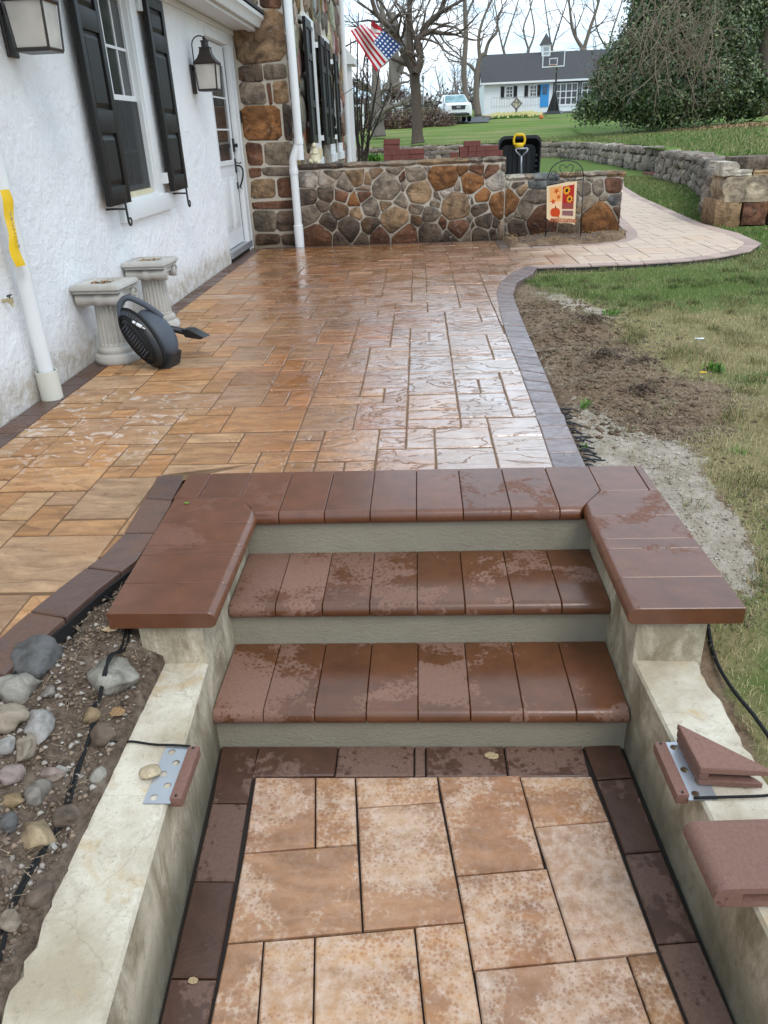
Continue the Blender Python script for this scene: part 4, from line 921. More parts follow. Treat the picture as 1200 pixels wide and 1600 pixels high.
# pedestals
def pedestal(x, y, rz, label, s_=1.):
    t = thing('column_pedestal', label, 'pedestal', (x, y, 0), 'cast stone column pedestals', rz)
    b = B(); b.lathe([(.132, 0), (.142, .012), (.144, .03), (.136, .052), (.118, .06), (.112, .066), (.116, .074), (.117, .088), (.110, .098), (.100, .104), (.094, .115)], 40); b.obj('base', 'cast_stone', t, angle=.7)
    # fluted shaft
    b = bmesh.new(); nf = 20; per = 6; rings = []
    for z, r in ((.112, .098), (.125, .096), (.25, .091), (.365, .086), (.378, .088)):
        ring = []
        for j in range(nf*per):
            a = 2*math.pi*j/(nf*per); u = (j % per)/per; dep = .011*max(0, math.sin(math.pi*min(1, u/.72)))*(1 if .12 < z < .37 else 0); ring.append(b.verts.new(((r-dep)*math.cos(a), (r-dep)*math.sin(a), z)))
        rings.append(ring)
    n = nf*per
    for q, w in zip(rings, rings[1:]):
        for j in range(n): b.faces.new((q[j], q[(j+1) % n], w[(j+1) % n], w[j]))
    me = bpy.data.meshes.new('shaft'); b.to_mesh(me); b.free(); me.materials.append(M['cast_stone']); link(bpy.data.objects.new('shaft', me), t)
    # ionic capital: bolsters with volutes
    b = B(); b.lathe([(.083, .375), (.098, .39), (.104, .405), (.104, .44)], 32)
    for sy_ in (-1, 1):
        b.tube([(-.140, sy_*.092, .400), (-.10, sy_*.092, .400), (-.03, sy_*.092, .400), (-.018, sy_*.092, .400), (.018, sy_*.092, .400), (.03, sy_*.092, .400), (.10, sy_*.092, .400), (.140, sy_*.092, .400)], [.043, .039, .033, .042, .042, .033, .039, .043], 18)
    b.box(-.128, -.09, .405, .128, .09, .440, .006)
    b.obj('bolster', 'cast_stone', t, angle=.9)
    for sx in (-1, 1):
        for sy_ in (-1, 1):
            b = B(); pts = []
            for k in range(26):
                a = math.pi/2+sy_*(-k/25*math.pi*2*1.6); r = .030*(1-.75*k/25); pts.append((sx*.142, sy_*.092+r*1.25*math.cos(a), .400+r*1.25*math.sin(a)))
            b.tube(pts, [.0055*(1-.4*k/25) for k in range(26)], 6); b.obj('volute', 'cast_stone', t, smooth=True)
    # plinth top with a hollow
    b = B(); b.box(-.142, -.142, .44, .142, .142, .452, .004); b.obj('abacus', 'cast_stone', t)
    bm = bmesh.new(); o_ = .152
    prof = [(o_-.012, .452), (o_, .462), (o_, .478), (o_-.010, .490), (.098, .492), (.088, .482), (.01, .478)]
    rings = [[bm.verts.new((sx*r_, sy_*r_, z)) for sx, sy_ in ((-1, -1), (0, -1), (1, -1), (1, 0), (1, 1), (0, 1), (-1, 1), (-1, 0))] for r_, z in prof]
    for q, w in zip(rings, rings[1:]):
        for i in range(8): bm.faces.new((q[i], q[(i+1) % 8], w[(i+1) % 8], w[i]))
    bm.faces.new(rings[-1]); me = bpy.data.meshes.new('top_slab'); bm.to_mesh(me); bm.free(); me.materials.append(M['cast_stone']); me.polygons.foreach_set('use_smooth', [True]*len(me.polygons)); me.set_sharp_from_angle(angle=.7); link(bpy.data.objects.new('top_slab', me), t)
    b = B(); rr = random.Random(int(y*10))
    for k in range(26):
        a, r_ = rr.uniform(0, 6.28), rr.uniform(0, .075); c = Vector((r_*math.cos(a), r_*math.sin(a), .486)); d = Vector((rr.uniform(-1, 1), rr.uniform(-1, 1), rr.uniform(-.2, .6))).normalized()*.018; e_ = Vector((-d.y, d.x, rr.uniform(-.01, .01)))*.5
        b.b.faces.new([b.b.verts.new(p) for p in (c-d, c+e_, c+d, c-e_)])
    tag(b.obj('fallen_leaves', 'leaf_dry'), 'dry brown leaves in the hollow top of the '+('nearer' if y < 5 else 'farther')+' pedestal', 'leaves', kind='stuff').location = (x, y, 0)
    return t
pedestal(-1.925, 4.73, R(-4), 'cast stone column pedestal with the grey blower leaning on it')
pedestal(-1.925, 5.62, R(-3), 'cast stone column pedestal farther along the white wall, behind the blower')

# leaf blower leaning on the near pedestal
lb_ = thing('leaf_blower', 'grey and black electric leaf blower with cord leaning on the near pedestal', 'leaf blower', (-1.66, 4.60, 0)); LO = Vector((-1.66, 4.60, 0))
def W_(x, y, z): return Vector((x, y, z))-LO
ax_ = (Vector((-1.56, 4.46, .03))-Vector((-1.80, 4.56, .345))).normalized(); nn_ = Vector((-.45, -.88, -.05)); nn_ = (nn_-ax_*nn_.dot(ax_)).normalized(); sd_v = ax_.cross(nn_)
RB = Matrix((ax_, sd_v, nn_)).transposed()          # columns: long axis, side, outward normal of the intake face
cB = W_(-1.675, 4.52, .188)
b = B(); b.sphere(cB, 1., .202, .108, .062, 32, 18, RB); b.obj('fan_housing', 'black_plastic', lb_, smooth=True)
def ell(a, c, off, n=36): return [cB+RB @ Vector((a*math.cos(t), c*math.sin(t), off)) for t in [k/n*2*math.pi for k in range(n+1)]]
b = B(); b.tube(ell(.200, .108, .004), .009, 8, cap=False); b.obj('seam', 'rubber_black', lb_, smooth=True)
b = B()
for a, c, o_ in ((.165, .080, .040), (.150, .068, .047), (.120, .045, .056)): b.tube(ell(a, c, o_), .0045, 6, cap=False)
b.obj('power_cord', 'rubber_black', lb_, smooth=True)
for k in range(11): 
    u = -.10+.02*k; b = B(); b.tube([cB+RB @ Vector((u, -.030, .060)), cB+RB @ Vector((u+.004, .0, .066)), cB+RB @ Vector((u, .030, .060))], .0035, 5); b.obj('grille_bar', 'grey_plastic', lb_)
b = B()
for k in range(9): t = 2.1+.14*k; b.tube([cB+RB @ Vector((.19*math.cos(t+1.0), .1*math.sin(t+1.0)*1.0, .02)), cB+RB @ Vector((.17*math.cos(t+1.0), .085*math.sin(t+1.0), .036))], .0035, 5)
b.obj('vent', 'grey_plastic', lb_)
b = B(); b.sphere(cB-nn_*.085+ax_*.01+Vector((.028, 0, .012)), 1., .165, .088, .095, 28, 16, RB); b.obj('motor_housing', 'grey_plastic', lb_, smooth=True)
b = B(); b.poly([W_(-1.60, 4.50, .0), W_(-1.53, 4.50, .005), W_(-1.515, 4.52, .075), W_(-1.56, 4.52, .10), W_(-1.62, 4.52, .06)], (.03, .12, .0)); b.obj('foot', 'black_plastic', lb_)
b = B(); b.tube(smoothline([W_(-1.795, 4.56, .315), W_(-1.796, 4.57, .365), W_(-1.772, 4.58, .402), W_(-1.735, 4.59, .412), W_(-1.67, 4.60, .378), W_(-1.61, 4.61, .332), W_(-1.565, 4.62, .285)], 6), [.019]*1+[.018]*35+[.02], 12); b.obj('carry_handle', 'grey_plastic', lb_, smooth=True)
b = B(); b.tube(smoothline([W_(-1.63, 4.66, .19), W_(-1.56, 4.69, .20), W_(-1.50, 4.71, .182), W_(-1.465, 4.73, .165)], 5), .026, 14, flat=.75)
b.poly([W_(-1.485, 4.69, .192), W_(-1.44, 4.69, .19), W_(-1.352, 4.70, .135), W_(-1.378, 4.70, .125), W_(-1.47, 4.70, .142)], (.02, .085, -.004)); b.obj('nozzle', 'black_plastic', lb_, angle=.8)
b = B(); b.tube([W_(-1.690, 4.455, .300), W_(-1.675, 4.452, .290)], .008, 8); b.tube([W_(-1.668, 4.452, .286), W_(-1.640, 4.450, .268)], .010, 8); b.tube([W_(-1.636, 4.45, .265), W_(-1.622, 4.45, .256)], .004, 6); b.obj('plug', 'chrome_white', lb_)

# ------------------------------------------------------------ stone house
SX = -1.485; SY = 10.1
shouse = thing('stone_house', 'two storey brown fieldstone house with black shutters', 'house')
TN = {'t': (.30, .205, .125), 'g': (.25, .205, .16), 'lg': (.40, .36, .31), 'o': (.235, .11, .045), 'r': (.17, .085, .055), 'd': (.125, .095, .075), 'b': (.15, .16, .16), 'lt': (.32, .26, .19)}
srand = random.Random(4)
def stone_mesh(name, poly, to3, bulge, depth, parent, tint, mat='wall_stone', ins=.010):
    p = inset_convex(poly, ins*srand.uniform(.45, 1.25)); p = [(q[0]+srand.uniform(-.009, .009), q[1]+srand.uniform(-.009, .009)) for q in p]
    if len(p) < 3 or area(p) < 2e-4: return None
    p = clean(chaikin(p, 1, .13), .004); p = [(q[0]+srand.uniform(-.004, .004), q[1]+srand.uniform(-.004, .004)) for q in p]; cx = sum(q[0] for q in p)/len(p); cy_ = sum(q[1] for q in p)/len(p)
    n = len(p); V = []
    def sc(k, d, j=0): 
        for q in p: V.append(to3(cx+(q[0]-cx)*k, cy_+(q[1]-cy_)*k, d+srand.uniform(-j, j)))
    sc(1., -depth); sc(1., bulge*.35, .003); sc(.90, bulge*.85, .005); sc(.5, bulge, .008)
    V.append(to3(cx, cy_, bulge*1.02)); F = []
    for L in range(3):
        for i in range(n): F.append((L*n+i, L*n+(i+1) % n, (L+1)*n+(i+1) % n, (L+1)*n+i))
    for i in range(n): F.append((3*n+i, 3*n+(i+1) % n, 4*n))
    c0 = Vector(to3(cx, cy_, 0)); V = [Vector(v)-c0 for v in V]
    o = mesh_obj(name, V, F, mat, parent, smooth=True, loc=c0); v = srand.uniform(.8, 1.2); o.color = (tint[0]*v, tint[1]*v, tint[2]*v, 1); return o
# quoin face (looks at the camera); rows measured top to bottom on the corner
toQ = lambda x, z, d: (x, SY-d, z)
B().box(-2.6, SY+.0, -.1, SX-.004, SY+.3, 5.6).obj('front_wall', 'mortar', shouse)
rows_ = [(0, .16, [(-2.07, -1.75, 'd'), (-1.75, SX, 'd')]), (.16, .42, [(-2.07, -1.78, 'g'), (-1.78, SX, 'd')]), (.42, .55, [(-2.07, SX, 'r')]), (.55, .80, [(-2.07, -1.74, 't'), (-1.74, SX, 'r')]), (.80, .93, [(-2.07, -1.9, 'r'), (-1.9, SX, 'g')]), (.93, 1.19, [(-2.07, -1.86, 'r'), (-1.86, SX, 'lt')]), (1.19, 1.58, [(-2.07, -1.60, 'o'), (-1.6, SX, 'd')]), (1.58, 1.82, [(-2.07, -1.75, 'g'), (-1.75, -1.68, 'r'), (-1.68, SX, 't')]), (1.82, 2.0, [(-2.07, -1.78, 'd'), (-1.78, SX, 'g')]), (2.0, 2.52, [(-2.07, SX, 't')]), (2.52, 2.8, [(-2.07, -1.75, 'g'), (-1.75, SX, 'r')])]
z = 2.8; k = 0
while z < 5.4: h_ = srand.uniform(.18, .4); m_ = srand.uniform(-1.9, -1.65); rows_.append((z, z+h_, [(-2.55, -2.07, 'g'), (-2.07, m_, 't'), (m_, SX, 'r')])); z += h_
for z0_, z1_, st in rows_:
    for a, b_, tn in st:
        p = [(a, z0_), (b_, z0_), (b_, z1_), (a, z1_)]; p = [(q[0]+(srand.uniform(-.012, .012) if q[0] != SX else 0), q[1]+srand.uniform(-.015, .015)) for q in p]
        stone_mesh('stone', p, toQ, .016, .02, shouse, TN[tn], ins=.010)
# east face: irregular stones joined, behind windows
toE = lambda y, z, d: (SX+d, y, z)
EY1 = 17.45
ewin = [(11.62, 12.62, .95, 2.66), (13.95, 14.75, .95, 2.62), (15.45, 16.2, .95, 2.2), (11.62, 12.62, 3.3, 4.7), (13.95, 14.75, 3.3, 4.7)]
wall_with_holes('side_wall', SX, SY, EY1, -.1, 5.6, ewin, .12, 'mortar', shouse)
seeds = []
tries = 0
while len(seeds) < 430 and tries < 6000:
    tries += 1; y, z, r_ = srand.uniform(SY, EY1), srand.uniform(-.1, 5.5), srand.choice([.09, .13, .17, .22])
    if all(math.hypot((y-s_[0])*.75, (z-s_[1])*1.15) > .62*(r_+s_[2]) for s_ in seeds): seeds.append((y, z, r_))
cells = power_cells(seeds, [(SY, -.1), (EY1, -.1), (EY1, 5.6), (SY, 5.6)])
V, F, TT = [], [], []
def near_hole(p):
    cy_, cz = sum(q[0] for q in p)/len(p), sum(q[1] for q in p)/len(p)
    return any(h[0]-.06 < cy_ < h[1]+.06 and h[2]-.05 < cz < h[3]+.05 for h in ewin)
def push_holes(q):
    y, z = q
    for h in ewin:
        if h[0]-.03 < y < h[1]+.03 and h[2]-.03 < z < h[3]+.03:
            d = [(y-(h[0]-.03), 0), (h[1]+.03-y, 1), (z-(h[2]-.03), 2), (h[3]+.03-z, 3)]; m_ = min(d)[1]
            if m_ == 0: y = h[0]-.03
            elif m_ == 1: y = h[1]+.03
            elif m_ == 2: z = h[2]-.03
            else: z = h[3]+.03
    return (y, z)
for p in cells:
    if len(p) < 3 or near_hole(p): continue
    p = inset_convex([push_holes(q) for q in p], .012)
    if len(p) < 3: continue
    p = clean(chaikin(p, 1, .14), .003); n = len(p); b0 = len(V); cx = sum(q[0] for q in p)/n; cz = sum(q[1] for q in p)/n
    tn = srand.choice(['t', 'g', 'r', 't', 'd', 'lt', 'lg', 'o']); c_ = [c*srand.uniform(.8, 1.2) for c in TN[tn]]; bl = srand.uniform(.02, .05)
    for kk, d in ((1, -.01), (1, bl*.4), (.8, bl)):
        for q in p: V.append(toE(cx+(q[0]-cx)*kk, cz+(q[1]-cz)*kk, d+srand.uniform(-.004, .004))); TT.append(c_)
    V.append(toE(cx, cz, bl*1.1)); TT.append(c_)
    for L in range(2):
        for i in range(n): F.append((b0+L*n+i, b0+L*n+(i+1) % n, b0+(L+1)*n+(i+1) % n, b0+(L+1)*n+i))
    for i in range(n): F.append((b0+2*n+i, b0+2*n+(i+1) % n, b0+3*n))
o = mesh_obj('field_stone', V, F, 'facade_stone', shouse); a = o.data.color_attributes.new('tint', 'FLOAT_COLOR', 'POINT'); arr = np.ones((len(V), 4), np.float32); arr[:, :3] = TT; a.data.foreach_set('color', arr.ravel()); stuff(o)
b = B(); b.poly([(SX+.35, SY-.35, 5.6), (SX+.35, EY1+.3, 5.6), (-5.2, EY1+.3, 5.6), (-5.2, SY-.35, 5.6)], (0, 0, .12)); b.poly([(SX+.4, SY-.4, 5.72), (-4.8, SY-.4, 8.6), (-9, SY-.4, 5.72)], (0, EY1-SY+.8, 0)); b.obj('roof', 'roof_dark', shouse)
B().box(-8, EY1, -.1, SX-.01, EY1+.05, 5.6).obj('rear_wall', 'mortar', shouse); B().box(-8, SY+.1, 2.4, -2.6, SY+.3, 5.6).obj('front_wall', 'mortar', shouse)
for (y0, y1, z0_, z1_) in ewin:
    w = bpy.data.objects.new('window', None); link(w, shouse)
    b = B()
    for q in ((y0, y0+.09, z0_, z1_), (y1-.09, y1, z0_, z1_), (y0+.09, y1-.09, z1_-.09, z1_), (y0+.09, y1-.09, z0_, z0_+.06)): b.box(SX-.08, q[0], q[2], SX+.045, q[1], q[3], .004)
    b.box(SX-.08, y0-.02, z0_-.13, SX+.07, y1+.02, z0_-.003, .004); b.obj('window_frame', 'white_paint', w)
    B().box(SX-.07, y0+.09, z0_+.06, SX-.05, y1-.09, z1_-.09).obj('pane', 'dark_glass', w)
    b = B(); b.box(SX-.05, y0+.09, (z0_+z1_)/2-.02, SX-.02, y1-.09, (z0_+z1_)/2+.02); b.box(SX-.05, (y0+y1)/2-.01, z0_+.06, SX-.03, (y0+y1)/2+.01, z1_-.09); b.obj('muntin', 'white_paint', w)
def eshutter(y0, y1, z0_, z1_, label):
    t = thing('window_shutter', label, 'shutter', (SX+.085, 0, 0), 'black shutters on the side of the stone house'); b = B(); w = .05
    b.box(0, y0, z0_, .04, y0+w, z1_); b.box(0, y1-w, z0_, .04, y1, z1_)
    zz = [z0_, z0_+.5*(z1_-z0_)*.9, z0_+.5*(z1_-z0_), z1_]
    for a, c in ((z0_, z0_+.1), (z0_+.30*(z1_-z0_), z0_+.36*(z1_-z0_)), (z0_+.68*(z1_-z0_), z0_+.74*(z1_-z0_)), (z1_-.1, z1_)): b.box(0, y0+w, a, .038, y1-w, c)
    b.obj('shutter_frame', 'black_paint', t)
    for a, c in ((z0_+.1, z0_+.30*(z1_-z0_)), (z0_+.36*(z1_-z0_), z0_+.68*(z1_-z0_)), (z0_+.74*(z1_-z0_), z1_-.1)): B().box(.006, y0+w, a, .022, y1-w, c, .004).obj('shutter_panel', 'black_paint', t)
    for z in (z0_+.06, z1_-.15): B().box(-.06, (y1 if y0 < 11.3 else y0)-.02, z, 0, (y1 if y0 < 11.3 else y0)+.02, z+.07).obj('hinge', 'white_paint', t)
eshutter(11.05, 11.60, 1.14, 2.55, 'black shutter right behind the corner downspout on the stone house')
eshutter(12.66, 13.20, 1.10, 2.50, 'black shutter beyond the first window of the stone house')
eshutter(13.38, 13.93, 1.10, 2.50, 'black shutter before the second window of the stone house')
eshutter(14.77, 15.30, 1.10, 2.44, 'black shutter farthest along the stone house, beyond its second window')
t = thing('porch', 'white porch corner with a roof beyond the far downspout of the stone house', 'porch'); B().box(-2.6, 18.9, -.05, -1.50, 19.5, 2.55).obj('wall', 'white_paint', t)
b = B(); b.poly([(-1.33, 18.75, 2.56), (-1.33, 18.75, 2.68), (-2.1, 18.75, 3.55), (-3.0, 18.75, 3.55), (-3.0, 18.75, 2.56)], (0, .9, 0)); b.obj('roof', 'white_paint', t); B().box(-1.50, 18.86, -.05, -1.40, 18.96, 2.55).obj('corner_post', 'white_paint', t)

# ------------------------------------------------------------ mortared garden wall
GY = 9.97; GX0, GX1 = -1.47, 2.42; STX = 1.03
gw = thing('garden_wall', 'mortared fieldstone garden wall with a step down in its top', 'wall')
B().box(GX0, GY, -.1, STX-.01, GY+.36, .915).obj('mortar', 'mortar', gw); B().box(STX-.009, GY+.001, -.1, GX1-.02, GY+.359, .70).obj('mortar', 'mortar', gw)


def ray_y(x, y, Y):
    d = r1*((x-600)/1195.78)+d1*((y-800)/1195.78)+f; t_ = Y/d.y; return d.x*t_, 1.24+d.z*t_

GST = [(-0.644, 0.763, 0.107, 't'), (-0.543, 0.788, 0.053, 'lt'), (-0.29, 0.821, 0.084, 'g'), (-0.388, 0.648, 0.182, 'g'), (-0.208, 0.748, 0.046, 'r'), (-0.032, 0.762, 0.137, 'g'), (-0.149, 0.668, 0.046, 'g'), (0.003, 0.578, 0.172, 't'), (0.287, 0.737, 0.19, 'o'), (0.106, 0.851, 0.061, 'g'), (0.257, 0.859, 0.049, 'g'), (0.325, 0.581, 0.11, 'lg'), (0.455, 0.611, 0.053, 'g'), (0.24, 0.519, 0.05, 'g'), (0.63, 0.655, 0.134, 'o'), (0.522, 0.823, 0.057, 'o'), (0.696, 0.813, 0.087, 'r'), (0.877, 0.778, 0.103, 'r'), (0.933, 0.686, 0.118, 'lg'), (0.732, 0.495, 0.088, 'o'), (0.655, 0.462, 0.034, 'd'), (0.44, 0.402, 0.189, 't'), (0.734, 0.351, 0.102, 'd'), (1.01, 0.399, 0.168, 'o'), (0.186, 0.432, 0.069, 'g'), (-0.024, 0.406, 0.087, 'g'), (0.138, 0.314, 0.112, 'g'), (-0.042, 0.247, 0.072, 'd'), (-0.216, 0.471, 0.093, 'g'), (-0.41, 0.449, 0.08, 't'), (-0.591, 0.411, 0.118, 'g'), (-0.292, 0.277, 0.188, 't'), (-0.685, 0.559, 0.074, 'r'), (-0.68, 0.659, 0.065, 'g'), (0.278, 0.214, 0.078, 'r'), (0.473, 0.163, 0.143, 'r'), (0.573, 0.237, 0.034, 'g'), (0.799, 0.203, 0.136, 'd'), (0.691, 0.163, 0.05, 'd'), (0.128, 0.1, 0.157, 'd'), (0.379, 0.055, 0.094, 'd'), (0.755, 0.064, 0.14, 'd'), (1.003, 0.123, 0.077, 'lg'), (-0.624, 0.207, 0.129, 'd'), (-0.519, 0.084, 0.134, 'r'), (-0.171, 0.088, 0.17, 'r'), (-0.624, 0.854, 0.068, 'lt'), (-0.487, 0.842, 0.061, 'g'), (0.579, 0.472, 0.03, 'g'), (0.07, 0.468, 0.031, 'g'), (1.091, 0.252, 0.047, 'g'), (0.193, 0.37, 0.016, 'g'), (0.998, 0.774, 0.045, 'g'), (-0.049, 0.693, 0.023, 'g'), (0.583, 0.078, 0.047, 'g'), (-1.312, 0.766, 0.108, 'lg'), (-1.094, 0.747, 0.115, 'lg'), (-1.328, 0.565, 0.109, 'd'), (-1.131, 0.594, 0.109, 'd'), (-0.88, 0.68, 0.09, 'g'), (-0.72, 0.78, 0.128, 't'), (-0.926, 0.563, 0.099, 'r'), (-0.799, 0.51, 0.083, 'o'), (-1.18, 0.463, 0.084, 'd'), (-0.975, 0.396, 0.125, 'd'), (-1.305, 0.37, 0.126, 'g'), (-0.774, 0.352, 0.104, 't'), (-1.128, 0.266, 0.131, 'd'), (-1.231, 0.121, 0.164, 'r'), (-0.856, 0.195, 0.168, 'd'), (-0.968, 0.087, 0.105, 'd'), (-0.704, 0.078, 0.111, 'd'), (-1.051, 0.815, 0.103, 'g'), (-0.514, 0.808, 0.101, 'g'), (1.234, 0.652, 0.053, 'd'), (1.261, 0.604, 0.044, 't'), (1.397, 0.646, 0.107, 'b'), (1.386, 0.488, 0.102, 'g'), (1.306, 0.305, 0.092, 'g'), (1.431, 0.234, 0.135, 'r'), (1.165, 0.146, 0.11, 'd'), (0.879, 0.186, 0.097, 'd'), (0.869, 0.088, 0.097, 'd'), (1.199, 0.248, 0.052, 'g'), (1.945, 0.533, 0.138, 'g'), (2.12, 0.538, 0.106, 'g'), (2.317, 0.578, 0.12, 'r'), (2.329, 0.389, 0.096, 'b'), (2.013, 0.365, 0.153, 'lt'), (2.149, 0.192, 0.243, 'o'), (2.33, 0.306, 0.081, 'd'), (1.933, 0.187, 0.077, 'g'), (2.205, 0.429, 0.045, 'g'), (2.011, 0.647, 0.075, 'g'), (1.851, 0.442, 0.126, 'g')]
toG = lambda x, z, d: (x, GY-d, z)
for (xa, xb, zt, zb_) in ((GX0, STX, .862, -.03), (STX, GX1, .66, -.0)):
    sd_ = [(a, b, r_*.9) for a, b, r_, t_ in GST if xa-.35 < a < xb+.35]; tt_ = [t_ for a, b, r_, t_ in GST if xa-.35 < a < xb+.35]
    cl_ = power_cells(sd_, [(xa, zb_), (xb, zb_), (xb, zt), (xa, zt)])
    for p, tn, sdd in zip(cl_, tt_, sd_):
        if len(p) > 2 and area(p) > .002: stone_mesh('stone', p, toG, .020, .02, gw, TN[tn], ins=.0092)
def slab(x0, x1, z0, z1, tn, Y0=GY-.025, Y1=GY+.37, nm='cap_stone'):
    b = bmesh.new(); n = 5; rows = []
    for k in range(n+1):
        x = x0+(x1-x0)*k/n; j = lambda s_=.008: srand.uniform(-s_, s_); a_ = .012 if k in (0, n) else 0
        rows.append([b.verts.new(p) for p in ((x, Y0+.02+a_, z0+j()), (x, Y0+j(), (z0+z1)/2+j()), (x, Y0+.025+j(), z1+j(.004)-a_), (x, (Y0+Y1)/2, z1+j(.006)-a_), (x, Y1, z1-.01), (x, Y1, z0))])
    for q, w in zip(rows, rows[1:]):
        for i in range(6): b.faces.new((q[i], q[(i+1) % 6], w[(i+1) % 6], w[i]))
    b.faces.new(rows[0]); b.faces.new(rows[-1][::-1]); bmesh.ops.recalc_face_normals(b, faces=b.faces)
    me = bpy.data.meshes.new(nm); b.to_mesh(me); b.free(); me.materials.append(M['wall_stone']); me.polygons.foreach_set('use_smooth', [True]*len(me.polygons)); me.set_sharp_from_angle(angle=.7)
    o = link(bpy.data.objects.new(nm, me), gw); v = srand.uniform(.85, 1.15); o.color = (*[c*v for c in TN[tn]], 1)
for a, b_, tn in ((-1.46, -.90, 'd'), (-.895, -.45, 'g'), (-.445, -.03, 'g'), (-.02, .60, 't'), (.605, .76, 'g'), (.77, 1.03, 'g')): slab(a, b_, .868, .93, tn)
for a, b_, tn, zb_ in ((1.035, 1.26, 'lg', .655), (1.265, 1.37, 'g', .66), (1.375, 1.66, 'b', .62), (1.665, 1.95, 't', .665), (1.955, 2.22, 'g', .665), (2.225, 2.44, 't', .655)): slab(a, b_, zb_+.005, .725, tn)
toGe = lambda y, z, d: (GX1-.02+d, y, z)
z = 0
for h_ in (.2, .16, .15, .14): stone_mesh('stone', [(GY, z), (GY+.36, z), (GY+.36, z+h_), (GY, z+h_)], toGe, .03, .02, gw, TN[srand.choice('dgrt')]); z += h_
toGs = lambda y, z, d: (STX-.01+d, y, z); stone_mesh('stone', [(GY, .72), (GY+.35, .72), (GY+.35, .87), (GY, .87)], toGs, .02, .01, gw, TN['d'])
# mulch bed in front of the lower part of the wall
BED = [(1.03, GY+.0)]+OUT_T[:5]+[(2.52, 10.0)]
bx_, by_ = np.arange(1.0, 2.62, .03), np.arange(9.2, 10.03, .03); XX, YY = np.meshgrid(bx_, by_)
dI = segdist(BED+[BED[0]], XX, YY); rs2 = np.random.RandomState(5)
ZZ = -.004+.075*sst(0, .3, dI+.0)*1+rs2.uniform(-.008, .008, XX.shape)
ok = inside(BED, XX, YY); V = np.stack([XX, YY, ZZ], -1).reshape(-1, 3); nx = len(bx_); F = []
for j in range(len(by_)-1):
    for i in range(nx-1):
        q = [j*nx+i, j*nx+i+1, (j+1)*nx+i+1, (j+1)*nx+i]
        if ok.ravel()[q].sum() >= 2: F.append(q)
struct(fast_mesh('mulch_bed', V, np.array(F), 'mulch', smooth=True))
b = B(); rr = random.Random(9)
for k in range(420):
    x, y = rr.uniform(1.05, 2.5), rr.uniform(9.27, 9.95)
    if not inside(BED, np.array([x]), np.array([y]))[0]: continue
    c = Vector((x, y, .055+rr.uniform(0, .02))); d = Vector((rr.uniform(-1, 1), rr.uniform(-1, 1), rr.uniform(-.3, .3))).normalized()*rr.uniform(.01, .03); e_ = Vector((-d.y, d.x, .004))*.35
    b.b.faces.new([b.b.verts.new(p) for p in (c-d, c+e_, c+d, c-e_)])
tag(b.obj('bark_mulch', 'leaf_dry'), 'loose bark chips in the bed under the garden flag', 'mulch', kind='stuff')

# garden flag
FY = 9.56
gf = thing('garden_flag', 'small autumn welcome flag with pumpkin and sunflowers on a scrolled black stand', 'garden flag', (0, FY, 0))
b = B(); XL, XR = 1.475, 1.885
b.tube([(XL, 0, .02), (XL-.01, 0, .70)], .006, 8); b.tube([(XR, 0, .02), (XR-.015, 0, .70)], .006, 8)
xm = (XL+XR)/2-.01
b.tube([(XL-.01, 0, .70)]+[(xm-.193*math.cos(a), 0, .70+.175*math.sin(a)**.8) for a in [k/16*math.pi for k in range(1, 16)]]+[(XR-.015, 0, .70)], .006, 8)
b.tube([(XL-.01, 0, .625), (XR-.015, 0, .675)], .006, 8); b.tube([(XL, 0, .10), (XL+.07, 0, .17)], .005, 6); b.tube([(XR-.03, 0, .28), (XR+.01, 0, .28)], .004, 6)
b.obj('stand', 'black_metal', gf, smooth=True)
b = B()
hp = [(xm, 0, .665)]+[(xm+.075*s_*x, 0, .665+.15*z) for s_ in (1,) for x, z in ((.35, .3), (.8, .65), (1., .9), (.85, 1.08), (.45, 1.1), (.1, .95), (0, .85))]
b.tube(smoothline(hp, 5), .0045, 6); b.tube(smoothline([(2*xm-p[0], p[1], p[2]) for p in hp], 5), .0045, 6)
def spiral(cx, cz, r, t0, turns, s_=1): return [(cx+s_*r*(1-.7*k/20)*math.cos(t0+k/20*turns*2*math.pi), 0, cz+r*(1-.7*k/20)*math.sin(t0+k/20*turns*2*math.pi)) for k in range(21)]
for s_ in (1, -1):
    b.tube(spiral(xm+s_*.14, .745, .034, math.pi, -1.3, s_), .004, 6); b.tube(spiral(xm+s_*.085, .69, .026, 0, 1.3, s_), .004, 6)
    b.tube(smoothline([(xm+s_*.107, 0, .745), (xm+s_*.115, 0, .70), (xm+s_*.095, 0, .665)], 5), .004, 6)
    b.tube(spiral(xm-.01+s_*.035, .895, .03, math.pi*.5, 1.2, -s_), .004, 6)
b.obj('scrollwork', 'black_metal', gf, smooth=True)
TL, TR, BL, BR = Vector((1.458, 0, .615)), Vector((1.80, 0, .67)), Vector((1.475, 0, .235)), Vector((1.805, 0, .185))
def FP(u, v, o_=0): 
    p = (TL*(1-u)+TR*u)*(1-v)+(BL*(1-u)+BR*u)*v; p = p.copy(); p.y = -.012-.012*math.sin(u*5+v*2)-o_*.0012; return p
def fpatch(name, pts, mat, lay, parent): 
    b = B(); c_ = [FP(u, v, lay) for u, v in pts]; b.b.faces.new([b.b.verts.new(p) for p in c_]); return b.obj(name, mat, parent)
V, F = [], []; nu, nv = 10, 12
for j in range(nv+1):
    for i in range(nu+1):
        u, v = i/nu, j/nv; vmax = 1. if u > .45 else .90+.05*math.sin(u*20); V.append(FP(u, v*vmax)+Vector((0, 0, -.012*math.sin(u*6)*(v > .9))))
for j in range(nv):
    for i in range(nu): F.append((j*(nu+1)+i, j*(nu+1)+i+1, (j+1)*(nu+1)+i+1, (j+1)*(nu+1)+i))
cl = mesh_obj('flag_cloth', V, F, 'f_cream', gf, smooth=True)
